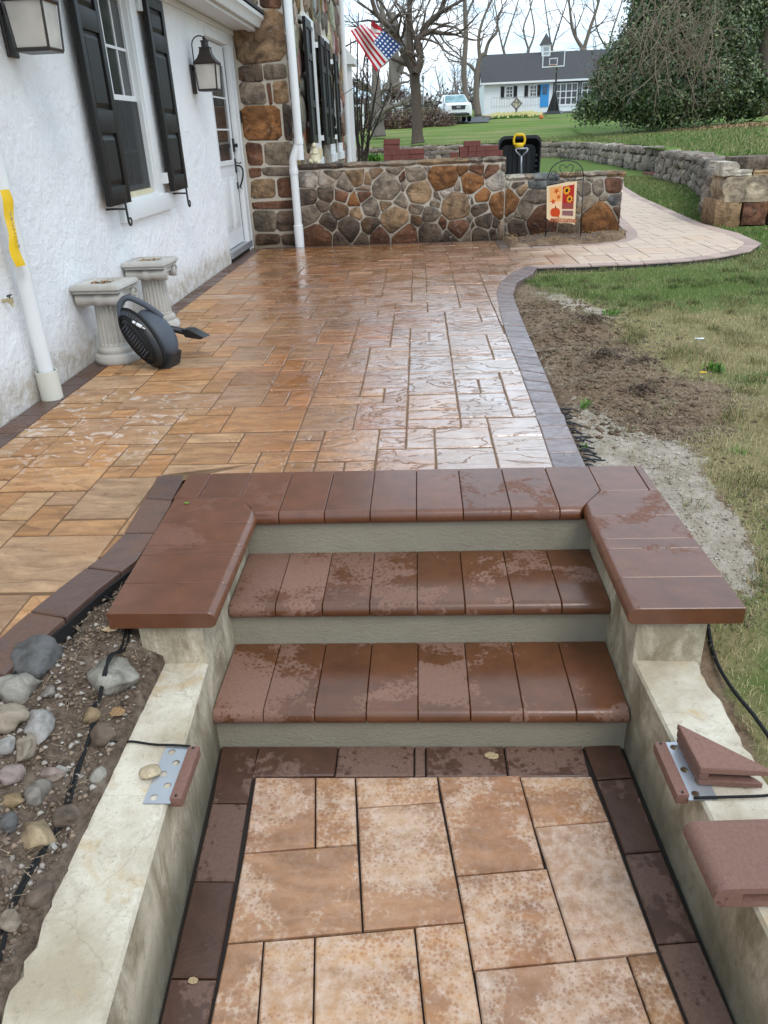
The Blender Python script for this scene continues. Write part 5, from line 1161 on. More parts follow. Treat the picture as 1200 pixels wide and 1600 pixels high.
def grid_patch(name, u0, u1, v0, v1, mat, lay):
    V, F = [], []; n = 6
    for j in range(n+1):
        for i in range(n+1): V.append(FP(u0+(u1-u0)*i/n, v0+(v1-v0)*j/n, lay))
    for j in range(n):
        for i in range(n): F.append((j*(n+1)+i, j*(n+1)+i+1, (j+1)*(n+1)+i+1, (j+1)*(n+1)+i))
    mesh_obj(name, V, F, mat, cl)
grid_patch('print_panel', .10, .50, .06, .82, 'f_pale', 1); grid_patch('print_panel', .10, .50, .06, .45, 'f_orange', 1.3); grid_patch('print_panel', .53, .92, .09, .64, 'f_red', 1); grid_patch('print_panel', .53, .92, .50, .64, 'f_deep', 1.4); grid_patch('print_panel', .55, .92, .68, .80, 'f_plum', 1)
def disc(u, v, ru, rv, mat, lay, pet=0, nm='print_shape'):
    n = 24 if not pet else pet*4; pts = []
    for k in range(n):
        a = 2*math.pi*k/n; q = 1 if not pet else (1 if (k//2) % 2 else .72); pts.append((u+ru*q*math.cos(a), v+rv*q*math.sin(a)))
    fpatch(nm, pts, mat, lay, cl)
disc(.67, .20, .13, .105, 'f_yellow', 2, 9, 'sunflower'); disc(.67, .20, .055, .045, 'f_brown', 3); disc(.78, .41, .11, .09, 'f_yellow', 2, 8, 'sunflower'); disc(.78, .41, .045, .038, 'f_brown', 3)
for k in (-1, 0, 1): disc(.30+.07*k, .73, .10, .115, 'f_pumpkin', 2+.3*(k == 0), 0, 'pumpkin')
fpatch('pumpkin_stem', [(.28, .63), (.33, .63), (.32, .56), (.29, .56)], 'f_brown', 3, cl)
def leaf(u, v, s_, a0, mat): 
    pts = []
    for k in range(20):
        a = a0+2*math.pi*k/20; q = s_*(1. if k % 4 == 0 else .42 if k % 2 == 0 else .55); pts.append((u+q*math.cos(a), v+q*.85*math.sin(a)))
    fpatch('maple_leaf', pts, mat, 2, cl)
leaf(.32, .17, .11, .3, 'f_leaf'); leaf(.40, .33, .09, 1.1, 'f_leaf'); leaf(.22, .44, .10, 2.0, 'f_pumpkin')
tx = text_obj('lettering', 'welcome', .088, 'f_text', cl, FP(.56, .905, 3)+Vector((0, -.016, 0)), (R(90), R(4), 0), bold=True)

# black tub with two handled tools behind the lower wall
tb = thing('plastic_tub', 'black ribbed plastic tub standing on end behind the garden wall', 'tub', (1.30, 10.95, -.03), rz=0)
def rrect(hw, h0, h1, r, n=6):
    pts = [(-hw*.93, h0), (hw*.93, h0)]
    for k in range(n+1): a = k/n*math.pi/2; pts.append((hw-r+r*math.cos(a), h1-r+r*math.sin(a)))
    for k in range(n+1): a = math.pi/2+k/n*math.pi/2; pts.append((-hw+r+r*math.cos(a), h1-r+r*math.sin(a)))
    return pts
b = B(); lv = [(1, 0, .0), (1.0, 0, .03), (.93, .05, .03), (.88, .14, 0), (.0, .0, 0)]
rings = []
for k_, d, _ in ((1., 0, 0), (1., -.03, 0), (.94, -.03, 0), (.88, .06, 0), (.82, .13, 0)):
    rings.append([b.b.verts.new((x*k_, d, .55+(z-.55)*k_)) for x, z in rrect(.275, .0, 1.165, .09)])
for q, w in zip(rings, rings[1:]):
    n = len(q)
    for i in range(n): b.b.faces.new((q[i], q[(i+1) % n], w[(i+1) % n], w[i]))
b.b.faces.new(rings[-1]); b.obj('shell', 'black_plastic', tb, angle=.5)
b = B()
for k in range(7): b.box(-.18+.06*k-.008, .105, .15, -.18+.06*k+.008, .128, 1.02, .003)
for k in range(12): b.box(.21, .02, .2+.065*k, .238, .05, .225+.065*k, .002)
b.obj('rib', 'black_plastic', tb)
yh = thing('shovel', 'shovel with a yellow plastic D grip hooked over the black tub', 'shovel', (1.285, 10.88, 0)); b = B()
b.tube(smoothline([(-.058, 0, 1.03), (-.07, 0, 1.08), (-.052, 0, 1.135), (0, 0, 1.14), (.052, 0, 1.135), (.07, 0, 1.08), (.058, 0, 1.03)], 5), .015, 8); b.tube([(-.05, 0, 1.145), (.05, 0, 1.145)], .016, 8)
b.lathe([(.03, .98), (.055, 1.0), (.062, 1.035), (.05, 1.05)], 16); b.obj('grip', 'yellow_plastic', yh, smooth=True); B().tube([(0, 0, -.03), (0, 0, 1.0)], .016, 10).obj('shaft', 'black_plastic', yh)
B().poly([(-.12, .0, -.03), (.12, 0, -.03), (.12, .01, .25), (.05, .02, .30), (-.05, .02, .30), (-.12, .01, .25)], (0, .006, 0)).obj('blade', 'black_metal', yh)
gh = thing('shovel', 'shovel with a grey metal D handle leaning inside the black tub', 'shovel', (1.31, 10.80, 0), rz=0); b = B()
b.tube([(-.075, 0, .985), (.075, 0, .985)], .011, 8); b.tube([(-.075, 0, .985), (-.07, 0, .955), (-.008, 0, .895)], .010, 8); b.tube([(.075, 0, .985), (.07, 0, .955), (.008, 0, .895)], .010, 8); b.tube([(0, 0, .90), (.0, 0, .80), (.03, 0, .3)], .012, 10); b.obj('handle', 'grey_metal', gh, smooth=True)
B().poly([(-.09, 0, -.03), (.15, 0, -.03), (.15, 0, .22), (.03, 0, .3), (-.09, 0, .22)], (0, .006, 0)).obj('blade', 'grey_metal', gh)

# brick pavers stacked on the back of the wall top
bb = B().box(-.0975, -.048, 0, .0975, .048, .057, .003).b; me_b = bpy.data.meshes.new('brick'); bmesh.ops.recalc_face_normals(bb, faces=bb.faces); bb.to_mesh(me_b); bb.free(); me_b.materials.append(M['red_brick'])
def brick(x, y, k, rz, lab, grp, z0=.931):
    o = bpy.data.objects.new('brick', me_b); o.location = (x, y, z0+.0585*k); o.rotation_euler = (0, 0, rz); link(o); tag(o, lab, 'brick', grp)
yb0 = 10.21
for st, lab, grp in (([(-.365, 0, 90), (-.265, 0, 90), (-.165, 0, 90), (-.03, 0, 0), (-.365, 1, 90), (-.265, 1, 90), (-.165, 1, 90), (-.03, 1, 2), (-.32, 2, 1), (-.315, 3, -2)], 'left stack', 'bricks in the left stack'),
                     ([(.43, 0, 90), (.54, 0, 90), (.645, 0, 90), (.54, 1, 90), (.645, 1, 90), (.595, 2, 90), (.69, 2, 90), (.745, 0, 90), (.745, 1, 90)], 'middle stack', 'bricks in the middle stack'),
                     ([(.86, 0, 0), (.86, 1, 0), (1.0-.08, 0, 0), ], 'right stack', 'bricks in the right stack')):
    nst = lab
    for x, k, a in st:
        row = sorted(q[0] for q in st if q[1] == k); i_ = row.index(x); cname = ['bottom', 'second', 'third', 'top'][k] if max(q[1] for q in st) == 3 else ['bottom', 'middle', 'top'][k] if max(q[1] for q in st) == 2 else ['bottom', 'top'][k]
        pos = 'only' if len(row) == 1 else ['first', 'second', 'third', 'fourth'][i_]
        lb2 = (f'{pos} brick in the {cname} course of the {nst} on the garden wall' if len(row) == 1 else f'{pos} brick from the left in the {cname} course of the {nst} on the wall')
        brick(x, yb0+srand.uniform(-.006, .006)+(.075 if x == 1.0-.08 else 0), k, R(a+srand.uniform(-1.5, 1.5)), lb2, grp)

# statue of a kneeling angel at the house end of the wall
an = thing('angel_statue', 'small weathered cream angel statue on the wall by the downspout', 'statue', (-1.25, 10.16, .93), rz=R(-20))
b = B(); b.lathe([(.075, 0), (.075, .015), (.068, .02), (.066, .05), (.055, .085), (.040, .12), (.034, .145), (.030, .155), (.016, .165)], 20); b.sphere((0, 0, .192), .026, 1, 1, 1.15); b.sphere((0, .008, .198), .028, 1, .95, 1.05); b.sphere((0, -.025, .190), .005, 1, 1, 1, 8, 6)
for s_ in (-1, 1): b.tube([(s_*.034, 0, .145), (s_*.045, -.02, .11), (s_*.02, -.045, .105), (0, -.05, .125)], [.012, .012, .009, .007], 8); b.tube([(s_*.03, -.01, .03), (s_*.035, -.065, .028), (s_*.03, -.075, .01)], [.028, .024, .018], 10)
b.obj('figure', 'statue_cream', an, smooth=True)
for s_ in (-1, 1):
    b = B(); b.poly([(s_*.012, .035, .15), (s_*.05, .05, .185), (s_*.075, .055, .15), (s_*.078, .055, .09), (s_*.055, .05, .04), (s_*.03, .04, .07)], (0, .008, 0)); b.obj('wing', 'statue_cream', an)

# ------------------------------------------------------------ dry stone retaining walls
brand = random.Random(17)
def boulder(k):
    rr = random.Random(k); bm = bmesh.new(); bmesh.ops.create_cube(bm, size=1.); bmesh.ops.subdivide_edges(bm, edges=bm.edges, cuts=1, use_grid_fill=True)
    for v in bm.verts:
        s_ = v.co.normalized()*.62; v.co = v.co.lerp(s_, rr.uniform(.35, .75)); v.co += Vector([rr.uniform(-.07, .07) for _ in range(3)])
    me = bpy.data.meshes.new('stone'); bm.to_mesh(me); bm.free(); me.materials.append(M['dry_stone']); me.polygons.foreach_set('use_smooth', [True]*len(me.polygons)); me.set_sharp_from_angle(angle=.75); return me
BOU = [boulder(100+k) for k in range(12)]
def dry_wall(root, pl, h, courses, sz, z0=-.05, thick=.4):
    cum = [0]
    for a, c in zip(pl, pl[1:]): cum.append(cum[-1]+math.hypot(c[0]-a[0], c[1]-a[1]))
    T = cum[-1]; P = lambda s_: Vector((float(np.interp(s_, cum, [p[0] for p in pl])), float(np.interp(s_, cum, [p[1] for p in pl])), 0))
    for k in range(courses):
        hz = h/courses; s_ = brand.uniform(-.1, .05)
        while s_ < T:
            w = sz*brand.uniform(.55, 1.5)*(1.25 if k == courses-1 else 1); c = P(min(T, s_+w/2)); d = (P(min(T, s_+w/2+.1))-P(max(0, s_+w/2-.1))).normalized(); ang = math.atan2(d.y, d.x)
            o = bpy.data.objects.new('stone', brand.choice(BOU)); o.location = (c.x-root.location.x, c.y-root.location.y, z0+hz*(k+.5)+brand.uniform(-.02, .02)); hh = hz*brand.uniform(1.0, 1.3)*(.8 if k == courses-1 else 1)
            o.scale = (w*1.02, thick*brand.uniform(.9, 1.15), hh); o.rotation_euler = (brand.uniform(-.12, .12), brand.uniform(-.12, .12), ang+brand.uniform(-.1, .1))
            v = brand.uniform(.65, 1.25); t_ = brand.choice([(.28, .225, .185), (.31, .25, .20), (.24, .20, .17), (.36, .30, .24)]); o.color = (t_[0]*v, t_[1]*v, t_[2]*v, 1); link(o, root); s_ += w*.93
    b = B()
    for a, c in zip(pl, pl[1:]):
        a, c = Vector((*a, 0)), Vector((*c, 0)); t_ = (c-a).normalized(); n_ = Vector((-t_.y, t_.x, 0)); 
        b.poly([a-n_*.08, c-n_*.08, c+n_*.08, a+n_*.08], (0, 0, h*.9))
    o = b.obj('earth_core', 'mulch', root); o.location = (-root.location.x, -root.location.y, z0); stuff(o)
w1 = thing('dry_stone_wall', 'long dry stone retaining wall along the foot of the upper lawn', 'wall', (6.6, 28, 0)); dry_wall(w1, [(-9, 41.6), (-3, 40.9), (3, 39.9), (5.0, 38.5), (6.25, 36.9), (6.68, 33), (6.62, 29), (6.55, 25.5), (6.78, 22.9)], .62, 3, .40)
w2 = thing('dry_stone_wall', 'nearer dry stone retaining wall running from the brick step to the big block', 'wall', (5.9, 17, 0)); dry_wall(w2, [(6.02, 20.8), (5.88, 17.7), (5.12, 14.5), (4.30, 12.0), (4.08, 11.35)], .64, 4, .24)
o = B().box(6.0, 20.9, -.05, 7.2, 22.7, .02, .01).obj('brick_step', 'terracotta'); o.data.materials[0] = M['red_brick']; struct(o)
w3 = thing('stone_pier', 'big rough stone blocks under a pale slab at the right edge of the lawn', 'wall', (3.85, 10.7, -.04))
def block(x0, x1, z0, z1, d, tn, k): 
    bm = bmesh.new(); bmesh.ops.create_cube(bm, size=1.); bmesh.ops.subdivide_edges(bm, edges=bm.edges, cuts=3, use_grid_fill=True); rr = random.Random(k)
    for v in bm.verts:
        v.co = v.co.lerp(v.co.normalized()*.6, .10); n3 = noise.noise_vector(v.co*2.3+Vector((k, 0, 0))); v.co += n3*.05; v.co = Vector(((x0+x1)/2+v.co.x*(x1-x0), d/2+v.co.y*d, (z0+z1)/2+v.co.z*(z1-z0)))
    me = bpy.data.meshes.new('block'); bm.to_mesh(me); bm.free(); me.materials.append(M['wall_stone']); me.polygons.foreach_set('use_smooth', [True]*len(me.polygons)); me.set_sharp_from_angle(angle=.6)
    o = link(bpy.data.objects.new('block', me), w3); o.color = (*[min(.6, q*1.45) for q in TN[tn]], 1)
block(-.05, .28, 0, .34, .5, 't', 1); block(.30, .62, .02, .30, .5, 'r', 2); block(.64, 1.1, .02, .30, .5, 'd', 8); block(.02, 1.15, .30, .62, .5, 'lt', 3); block(-.02, .35, .615, .69, .5, 'lg', 4); block(.36, .9, .61, .68, .5, 't', 5); block(.12, .75, .68, .83, .4, 'd', 6); block(.7, 1.5, .66, .80, .4, 'g', 9); block(-.03, .18, .62, .78, .3, 'lg', 10); block(1.15, 2.2, 0, .65, .5, 'g', 11)
# loose stones seen above the wall, near the left end of the garden wall

# ------------------------------------------------------------ loose things round the steps
LT = {'dg': (.15, .145, .14), 'bg': (.26, .20, .15), 'lg': (.38, .345, .29), 'gs': (.38, .35, .29), 'tan': (.34, .23, .12), 'g': (.30, .26, .22), 'be': (.44, .35, .26), 'lg2': (.46, .43, .40), 'tn2': (.47, .38, .29), 'wh': (.52, .49, .45), 'pk': (.42, .32, .29), 'or': (.44, .32, .19), 'pkf': (.38, .28, .23), 'br': (.20, .14, .10)}
RK = [(-1.132, 1.748, 0.066, 0.079, 'dg', 'large dark grey angular cobble beside the patio edging'), (-1.19, 1.711, 0.042, 0.045, 'bg', 'brownish grey round cobble left of the dark one, under the edging'), (-1.132, 1.628, 0.060, 0.048, 'lg', 'long pale grey cobble lying level in front of the dark one'), (-0.887, 1.706, 0.068, 0.060, 'gs', 'speckled grey cobble under the black cable near the pier of the steps'), (-0.944, 1.637, 0.024, 0.024, 'tan', 'small tan pebble just left of the speckled cobble'), (-1.055, 1.646, 0.018, 0.024, 'g', 'small grey pebble at the end of the long pale cobble'), (-1.104, 1.521, 0.042, 0.050, 'be', 'beige egg shaped cobble at the left edge'), (-1.032, 1.533, 0.035, 0.054, 'lg2', 'pale grey upright cobble right of the beige one'), (-1.042, 1.464, 0.026, 0.044, 'tn2', 'narrow cream cobble between the beige and pale grey ones'), (-1.085, 1.444, 0.032, 0.026, 'wh', 'whitish cobble below the beige egg shaped one'), (-1.043, 1.382, 0.032, 0.034, 'pk', 'pinkish cobble below the whitish one'), (-0.978, 1.363, 0.033, 0.036, 'g', 'grey flat cobble right of the pinkish one'), (-1.016, 1.318, 0.028, 0.020, 'tan', 'broken yellowish tan stone below the pinkish cobble'), (-0.94, 1.258, 0.044, 0.036, 'or', 'orange tan cobble alone in the soil near the wall'), (-0.951, 1.439, 0.016, 0.015, 'wh', 'tiny white pebble in the middle of the bed'), (-0.965, 1.421, 0.032, 0.018, 'pkf', 'flat pinkish stone chip in the middle of the bed'), (-1.001, 1.265, 0.024, 0.026, 'dg', 'dark stone left of the orange tan cobble'), (-0.903, 1.588, 0.037, 0.036, 'br', 'flat brown slab of stone under the cables'), (-0.862, 1.453, 0.018, 0.024, 'lg', 'grey pebble among the cables by the wall'), (-0.887, 1.321, 0.034, 0.036, 'br', 'soil covered brown stone by the cables'), (-0.893, 1.236, 0.012, 0.010, 'wh', 'white chip of stone near the orange tan cobble'), (-1.172, 1.583, 0.016, 0.020, 'g', 'small grey cobble cut by the left edge'), (-0.858, 1.101, 0.026, 0.028, 'br', 'brown stone half buried beside the lower wall'), (-0.895, 1.04, 0.024, 0.024, 'be', 'beige stone half buried beside the lower wall')]
rr = random.Random(3)
for x, y, rx, ry, c_, lab in RK:
    if c_ != 'gs': x, y, rx, ry = x*.955, y*.955, rx*1.02, ry*1.02
    bm = bmesh.new(); bmesh.ops.create_icosphere(bm, subdivisions=3, radius=1.); k0 = rr.uniform(0, 90)
    for v in bm.verts:
        n3 = noise.noise_vector(v.co*.9+Vector((k0, 0, 0)))*.45+noise.noise_vector(v.co*2.1+Vector((k0, 5, 0)))*(.14 if c_ != 'dg' else .2); v.co += n3; v.co.x *= rx*.95; v.co.y *= ry*.95; v.co.z *= min(rx, ry)*.72
    me = bpy.data.meshes.new('cobble'); bm.to_mesh(me); bm.free(); me.materials.append(M['cobble']); me.polygons.foreach_set('use_smooth', [True]*len(me.polygons))
    o = link(bpy.data.objects.new('cobble', me)); o.location = (x, y, float(ground_z(np.array([x]), np.array([y]))[0])+min(rx, ry)*.22); o.rotation_euler = (rr.uniform(-.15, .15), rr.uniform(-.15, .15), rr.uniform(-.35, .35)); o.color = (*[q*.66 for q in LT[c_]], 1); tag(o, lab, 'stone', 'cobbles in the bed left of the steps')
def gz(x, y): return float(ground_z(np.array([x]), np.array([y]))[0])
# gravel, chips and twigs in the bed
V, F = [], []
def chip(V, F, c, s_, rr):
    b0 = len(V); 
    for d in ((1, 0, 0), (-.8, .1, 0), (0, 1, 0), (.1, -.9, 0), (0, 0, .7), (0, 0, -.6)): V.append((c[0]+d[0]*s_*rr.uniform(.6, 1.3), c[1]+d[1]*s_*rr.uniform(.6, 1.3), c[2]+d[2]*s_*rr.uniform(.5, 1.1)))
    F.extend([(b0+a, b0+b_, b0+c_) for a, b_, c_ in ((0, 2, 4), (2, 1, 4), (1, 3, 4), (3, 0, 4), (2, 0, 5), (1, 2, 5), (3, 1, 5), (0, 3, 5))])
T3 = []
for k in range(7000):
    x, y = rr.uniform(-1.25, -.82), rr.uniform(.6, 2.5)
    if inside(OUTLINE, np.array([x]), np.array([y]))[0]: continue
    s_ = rr.choice([.003, .004, .005, .007, .011]); chip(V, F, (x, y, gz(x, y)+s_*.3), s_, rr); c_ = rr.choice([(.34, .29, .25), (.28, .2, .14), (.14, .10, .07), (.11, .075, .05), (.4, .35, .3), (.2, .14, .1), (.16, .11, .08), (.22, .16, .12), (.12, .09, .07)]); T3 += [c_]*6
o = fast_mesh('gravel', V, F, 'grass_blade', tint=np.array(T3)); tag(o, 'small stone chips and crumbs of soil in the cobble bed', 'gravel', kind='stuff')
V, F, T3 = [], [], []
for k in range(9000):
    x, y = rr.choice([(rr.gauss(1.0, .2), rr.uniform(2.0, 3.6)), (rr.gauss(1.05, .3), rr.uniform(3.2, 7)), (rr.gauss(1.0, .28), rr.uniform(3.2, 6))])
    if inside(OUTLINE, np.array([x]), np.array([y]))[0] or x < .7 or (y < 2.9 and x < .9): continue
    sd_ = float(sandF(np.array([x]), np.array([y]))[0]); s_ = rr.choice([.003, .004, .005, .006, .009 if sd_ < .4 else .005, .012 if rr.random() < .15 else .004]); chip(V, F, (x, y, gz(x, y)+s_*.2), s_, rr)
    c_ = rr.choice([(.50, .44, .37), (.42, .35, .28), (.2, .15, .11)]) if sd_ > .4 else rr.choice([(.16, .105, .07), (.10, .066, .045), (.24, .17, .12), (.32, .26, .2)]); T3 += [c_]*6
o = fast_mesh('crumbs', V, F, 'grass_blade', tint=np.array(T3)); tag(o, 'crumbs of soil and sand on the dug strip beside the patio border', 'soil crumbs', kind='stuff')
for x, y, s_, lab in ((1.17, 5.3, .085, 'clump of dug soil and roots farthest along the dug strip'), (1.05, 4.36, .10, 'larger dark clump of soil and roots in the middle of the dug strip'), (1.22, 4.2, .07, 'small clump of dug roots right of the larger one'), (1.13, 3.85, .08, 'clump of dry roots nearest the steps')):
    V, F, T3 = [], [], []
    for k in range(420):
        a, r_ = rr.uniform(0, 6.28), abs(rr.gauss(0, .55))*s_; z = gz(x, y)+max(0, (1-(r_/s_/1.2)**2))*s_*.5*rr.random(); c = (x+r_*math.cos(a)*1.5, y+r_*math.sin(a), z)
        if k % 2: chip(V, F, c, rr.uniform(.004, .012), rr); T3 += [rr.choice([(.09, .06, .04), (.15, .10, .07), (.06, .04, .028)])]*6
        else:
            b0 = len(V); d = Vector((rr.uniform(-1, 1), rr.uniform(-1, 1), rr.uniform(-.2, .9))).normalized()*rr.uniform(.02, .06); e_ = Vector((-d.y, d.x, 0)).normalized()*.0012; c = Vector(c)
            V += [tuple(c-e_), tuple(c+e_), tuple(c+d)]; F.append((b0, b0+1, b0+2)); T3 += [rr.choice([(.2, .14, .09), (.12, .08, .055), (.3, .22, .14)])]*3
    tag(fast_mesh('soil_clump', V, F, 'grass_blade', tint=np.array(T3)) if False else mesh_obj('soil_clump', V, F, 'grass_blade'), lab, 'soil', 'clumps of dug soil beside the patio', 'stuff')
    me = COL.objects[-1].data if False else bpy.data.objects[[o.name for o in bpy.data.objects if o.name.startswith('soil_clump')][-1]].data
    a_ = me.color_attributes.new('tint', 'FLOAT_COLOR', 'POINT'); arr = np.ones((len(V), 4), np.float32); arr[:, :3] = T3; a_.data.foreach_set('color', arr.ravel())

# cap light brackets
def bracket(x0, y0, x1, y1, s_, rz, label):
    t = thing('step_light', label, 'step light', ((x0+x1)/2, (y0+y1)/2, -.1885), 'hardscape lights lying on the cheek walls', rz)
    w, l = .034, .095; b = bmesh.new(); 
    # plate with ten round holes, cut as a grid of rings
    holes = [(-.018, -.07+.035*k) for k in range(5)]+[(.006, -.055+.035*k) for k in range(0)]
    bm = bmesh.new(); big = [(-.012, -.072), (.010, -.036), (-.012, 0.), (.010, .036), (-.012, .072)]; cellh = .038; xs_ = [-w, w]
    for i, (hx, hy) in enumerate(big):
        y0_, y1_ = (-l if i == 0 else -.095+cellh*i), (l if i == 4 else -.095+cellh*(i+1)); hy = (y0_+y1_)/2; n = 20; r_ = .0095
        for zt in (.0, .002):
            inn = []; out = []
            for k in range(n):
                a = 2*math.pi*k/n+math.pi/4; c_, s2 = math.cos(a), math.sin(a); q = 1/max(abs(c_), abs(s2)); inn.append((hx+r_*c_, hy+r_*s2)); ox = c_*q; oy = s2*q
                out.append(((w if ox > 0 else w)*ox if True else 0, (y0_+y1_)/2+(y1_-y0_)/2*oy))
            vi = [bm.verts.new((*p, zt)) for p in inn]; vo = [bm.verts.new((*p, zt)) for p in out]
            for k in range(n): bm.faces.new((vi[k], vi[(k+1) % n], vo[(k+1) % n], vo[k]))
    me = bpy.data.meshes.new('mounting_plate'); bm.to_mesh(me); bm.free(); me.materials.append(M['galvanised']); link(bpy.data.objects.new('mounting_plate', me), t)
    b = B(); b.box(s_*.030-.0, -.088, -.018, s_*.030+s_*.030, .088, .012, .004) if s_ > 0 else b.box(-.060, -.088, -.018, -.030, .088, .012, .004); b.obj('lamp_housing', 'cap_dry', t, angle=.7)
    b = B()
    for yy in (-.08, .08): b.lathe([(.0035, 0), (.0035, .0016), (.001, .0018)], 10, (s_*.045, yy, .012))
    b.obj('screw', 'black_metal', t); return t
bracket(-.690, 1.313, -.620, 1.503, 1, 0, 'loose step light with a perforated plate on the left cheek wall, a stone on it')
bracket(.604, 1.33, .672, 1.52, -1, R(2), 'loose step light with a perforated plate on the right cheek wall, under a brown wedge')
for n_, p_ in (('mounting_plate', None),):
    pass
bm = bmesh.new(); bmesh.ops.create_icosphere(bm, subdivisions=3, radius=1.)
for v in bm.verts: v.co += noise.noise_vector(v.co*.8+Vector((7, 0, 0)))*.4; v.co.x *= .028; v.co.y *= .021; v.co.z *= .013
me = bpy.data.meshes.new('stone'); bm.to_mesh(me); bm.free(); me.materials.append(M['cobble']); me.polygons.foreach_set('use_smooth', [True]*len(me.polygons)); o = link(bpy.data.objects.new('flat_stone', me)); o.location = (-.700, 1.405, -.175); o.rotation_euler = (0, R(8), R(25)); o.color = (.50, .40, .26, 1); tag(o, 'flat tan stone weighing down the plate of the left step light', 'stone')
# wedge cut from a cap
wd = thing('cap_offcut', 'brown wedge cut from a bullnose cap, lying on the right step light', 'paver', (0, 0, 0))
A_, B_, C_ = (.632, 1.525), (.640, 1.372), (.80, 1.362); z0_, z1_ = -.184, -.128
def wedge(lo, hi, pts, name): return bull(name, pts, lo, hi, [], 'cap_dry', wd)
top = [B_, C_, (.79, 1.378), A_]
wedge(-.147, z1_, top, 'upper_body'); wedge(z0_, -.168, [(B_[0]+.002, B_[1]+.001), (C_[0]-.012, C_[1]), (.78, 1.376), (A_[0]+.002, A_[1]-.006)], 'lower_body'); wedge(-.168, -.147, [(B_[0]+.001, B_[1]+.001), (B_[0]+.022, B_[1]-.0005), (.672, 1.392), (.775, 1.384), (A_[0]+.001, A_[1]-.003)], 'grooved_middle')
# whole bullnose cap near the lower right corner
cp = thing('loose_cap', 'whole brown bullnose cap with a grooved end overhanging the right cheek wall', 'paver', (0, 0, 0))
pl_ = [(.585, 1.050), (.90, 1.062), (.90, 1.232), (.572, 1.218)]
bm = bmesh.new(); prof = []
R_ = .026; 
for k in range(9): a = math.pi/2+k/8*math.pi; prof.append((.592+R_*math.cos(a), -.1565+R_*1.04*math.sin(a)))
loop0 = [bm.verts.new((x, 1.050, z)) for x, z in prof]; loop1 = [bm.verts.new((x-.010, 1.218, z)) for x, z in prof]
for i in range(8): bm.faces.new((loop0[i], loop0[i+1], loop1[i+1], loop1[i]))
bm.faces.new(loop0); bm.faces.new(loop1[::-1]); bmesh.ops.recalc_face_normals(bm, faces=bm.faces)
me = bpy.data.meshes.new('rounded_nose'); bm.to_mesh(me); bm.free(); me.materials.append(M['cap_dry']); me.polygons.foreach_set('use_smooth', [True]*len(me.polygons)); me.set_sharp_from_angle(angle=.6)
link(bpy.data.objects.new('rounded_nose', me), cp)
def slab4(pts, z0, z1, nm): b = B(); b.poly([(x, y, z0) for x, y in pts], (0, 0, z1-z0)); return b.obj(nm, 'cap_dry', cp)
slab4([(.5915, 1.0502), (.9, 1.062), (.9, 1.232), (.5815, 1.2178)], -.1455, -.1296, 'upper_body'); slab4([(.5917, 1.0502), (.9, 1.062), (.9, 1.232), (.5815, 1.2176)], -.1834, -.168, 'lower_body'); slab4([(.5916, 1.0502), (.622, 1.0514), (.622, 1.075), (.9, 1.086), (.9, 1.232), (.5815, 1.2174)], -.168, -.1455, 'grooved_middle')

# cables
def cable(pts, r, label, mat='rubber_black'):
    pts = [(x, y, max(z, gz(x, y)+r*1.3) if x < -.82 or x > .85 else z) for x, y, z in [tuple(q) for q in smoothline(pts, 5)]]
    t = B().tube(pts, r, 6).obj('cable', mat, None, smooth=True); tag(t, label, 'cable'); return t
cable([(-1.03, 2.0, -.02), (-0.925, 1.955, -.06), (-0.905, 1.87, -.11), (-0.896, 1.785, -.085), (-.885, 1.715, -.052), (-.892, 1.655, -.075), (-.902, 1.59, -.165), (-.893, 1.55, -.178), (-.872, 1.38, -.180), (-.858, 1.26, -.180), (-.865, 1.12, -.180), (-.862, 1.0, -.180), (-.83, .85, -.18), (-.82, .5, -.18)], .0042, 'black cable running over the speckled cobble and along the left cheek wall')
cable([(-0.92, 1.96, -.07), (-0.895, 1.87, -.115), (-0.888, 1.785, -.088), (-.893, 1.715, -.052), (-.886, 1.655, -.078), (-.908, 1.59, -.165), (-.885, 1.54, -.176), (-.880, 1.40, -.178), (-.866, 1.24, -.178), (-.873, 1.12, -.178), (-.868, .98, -.176), (-.84, .85, -.176), (-.83, .5, -.176)], .0038, 'second thin black cable twisted beside the first along the left cheek wall')
cable([(-.905, 1.56, -.170), (-.885, 1.535, -.165), (-.836, 1.504, -.178), (-.805, 1.516, -.184), (-.784, 1.520, -.184), (-.722, 1.509, -.184), (-.66, 1.504, -.182), (-.622, 1.50, -.182)], .0032, 'thin black lead crossing the left cheek wall to the step light')
cable([(.875, 2.02, -.16), (.862, 1.93, -.19), (.855, 1.84, -.20), (.862, 1.74, -.205), (.878, 1.64, -.205), (.885, 1.56, -.205), (.89, 1.47, -.20), (.90, 1.3, -.2)], .006, 'thick black cable in the gap between the right cheek wall and the grass')
cable([(.62, 1.333, -.183), (.70, 1.336, -.183), (.79, 1.341, -.183), (.84, 1.36, -.186), (.88, 1.42, -.2)], .0035, 'thin black lead from the right step light across the wall')
cn = B(); cn.lathe([(.006, -.014), (.007, 0), (.006, .012)], 12, (0, 0, 0)); o = cn.obj('cable_joint', 'black_plastic', None, smooth=True); o.location = (-.875, 1.55, -.165); o.rotation_euler = (R(70), R(20), 0); tag(o, 'small black waterproof joint on the cables by the left cheek wall', 'cable joint')
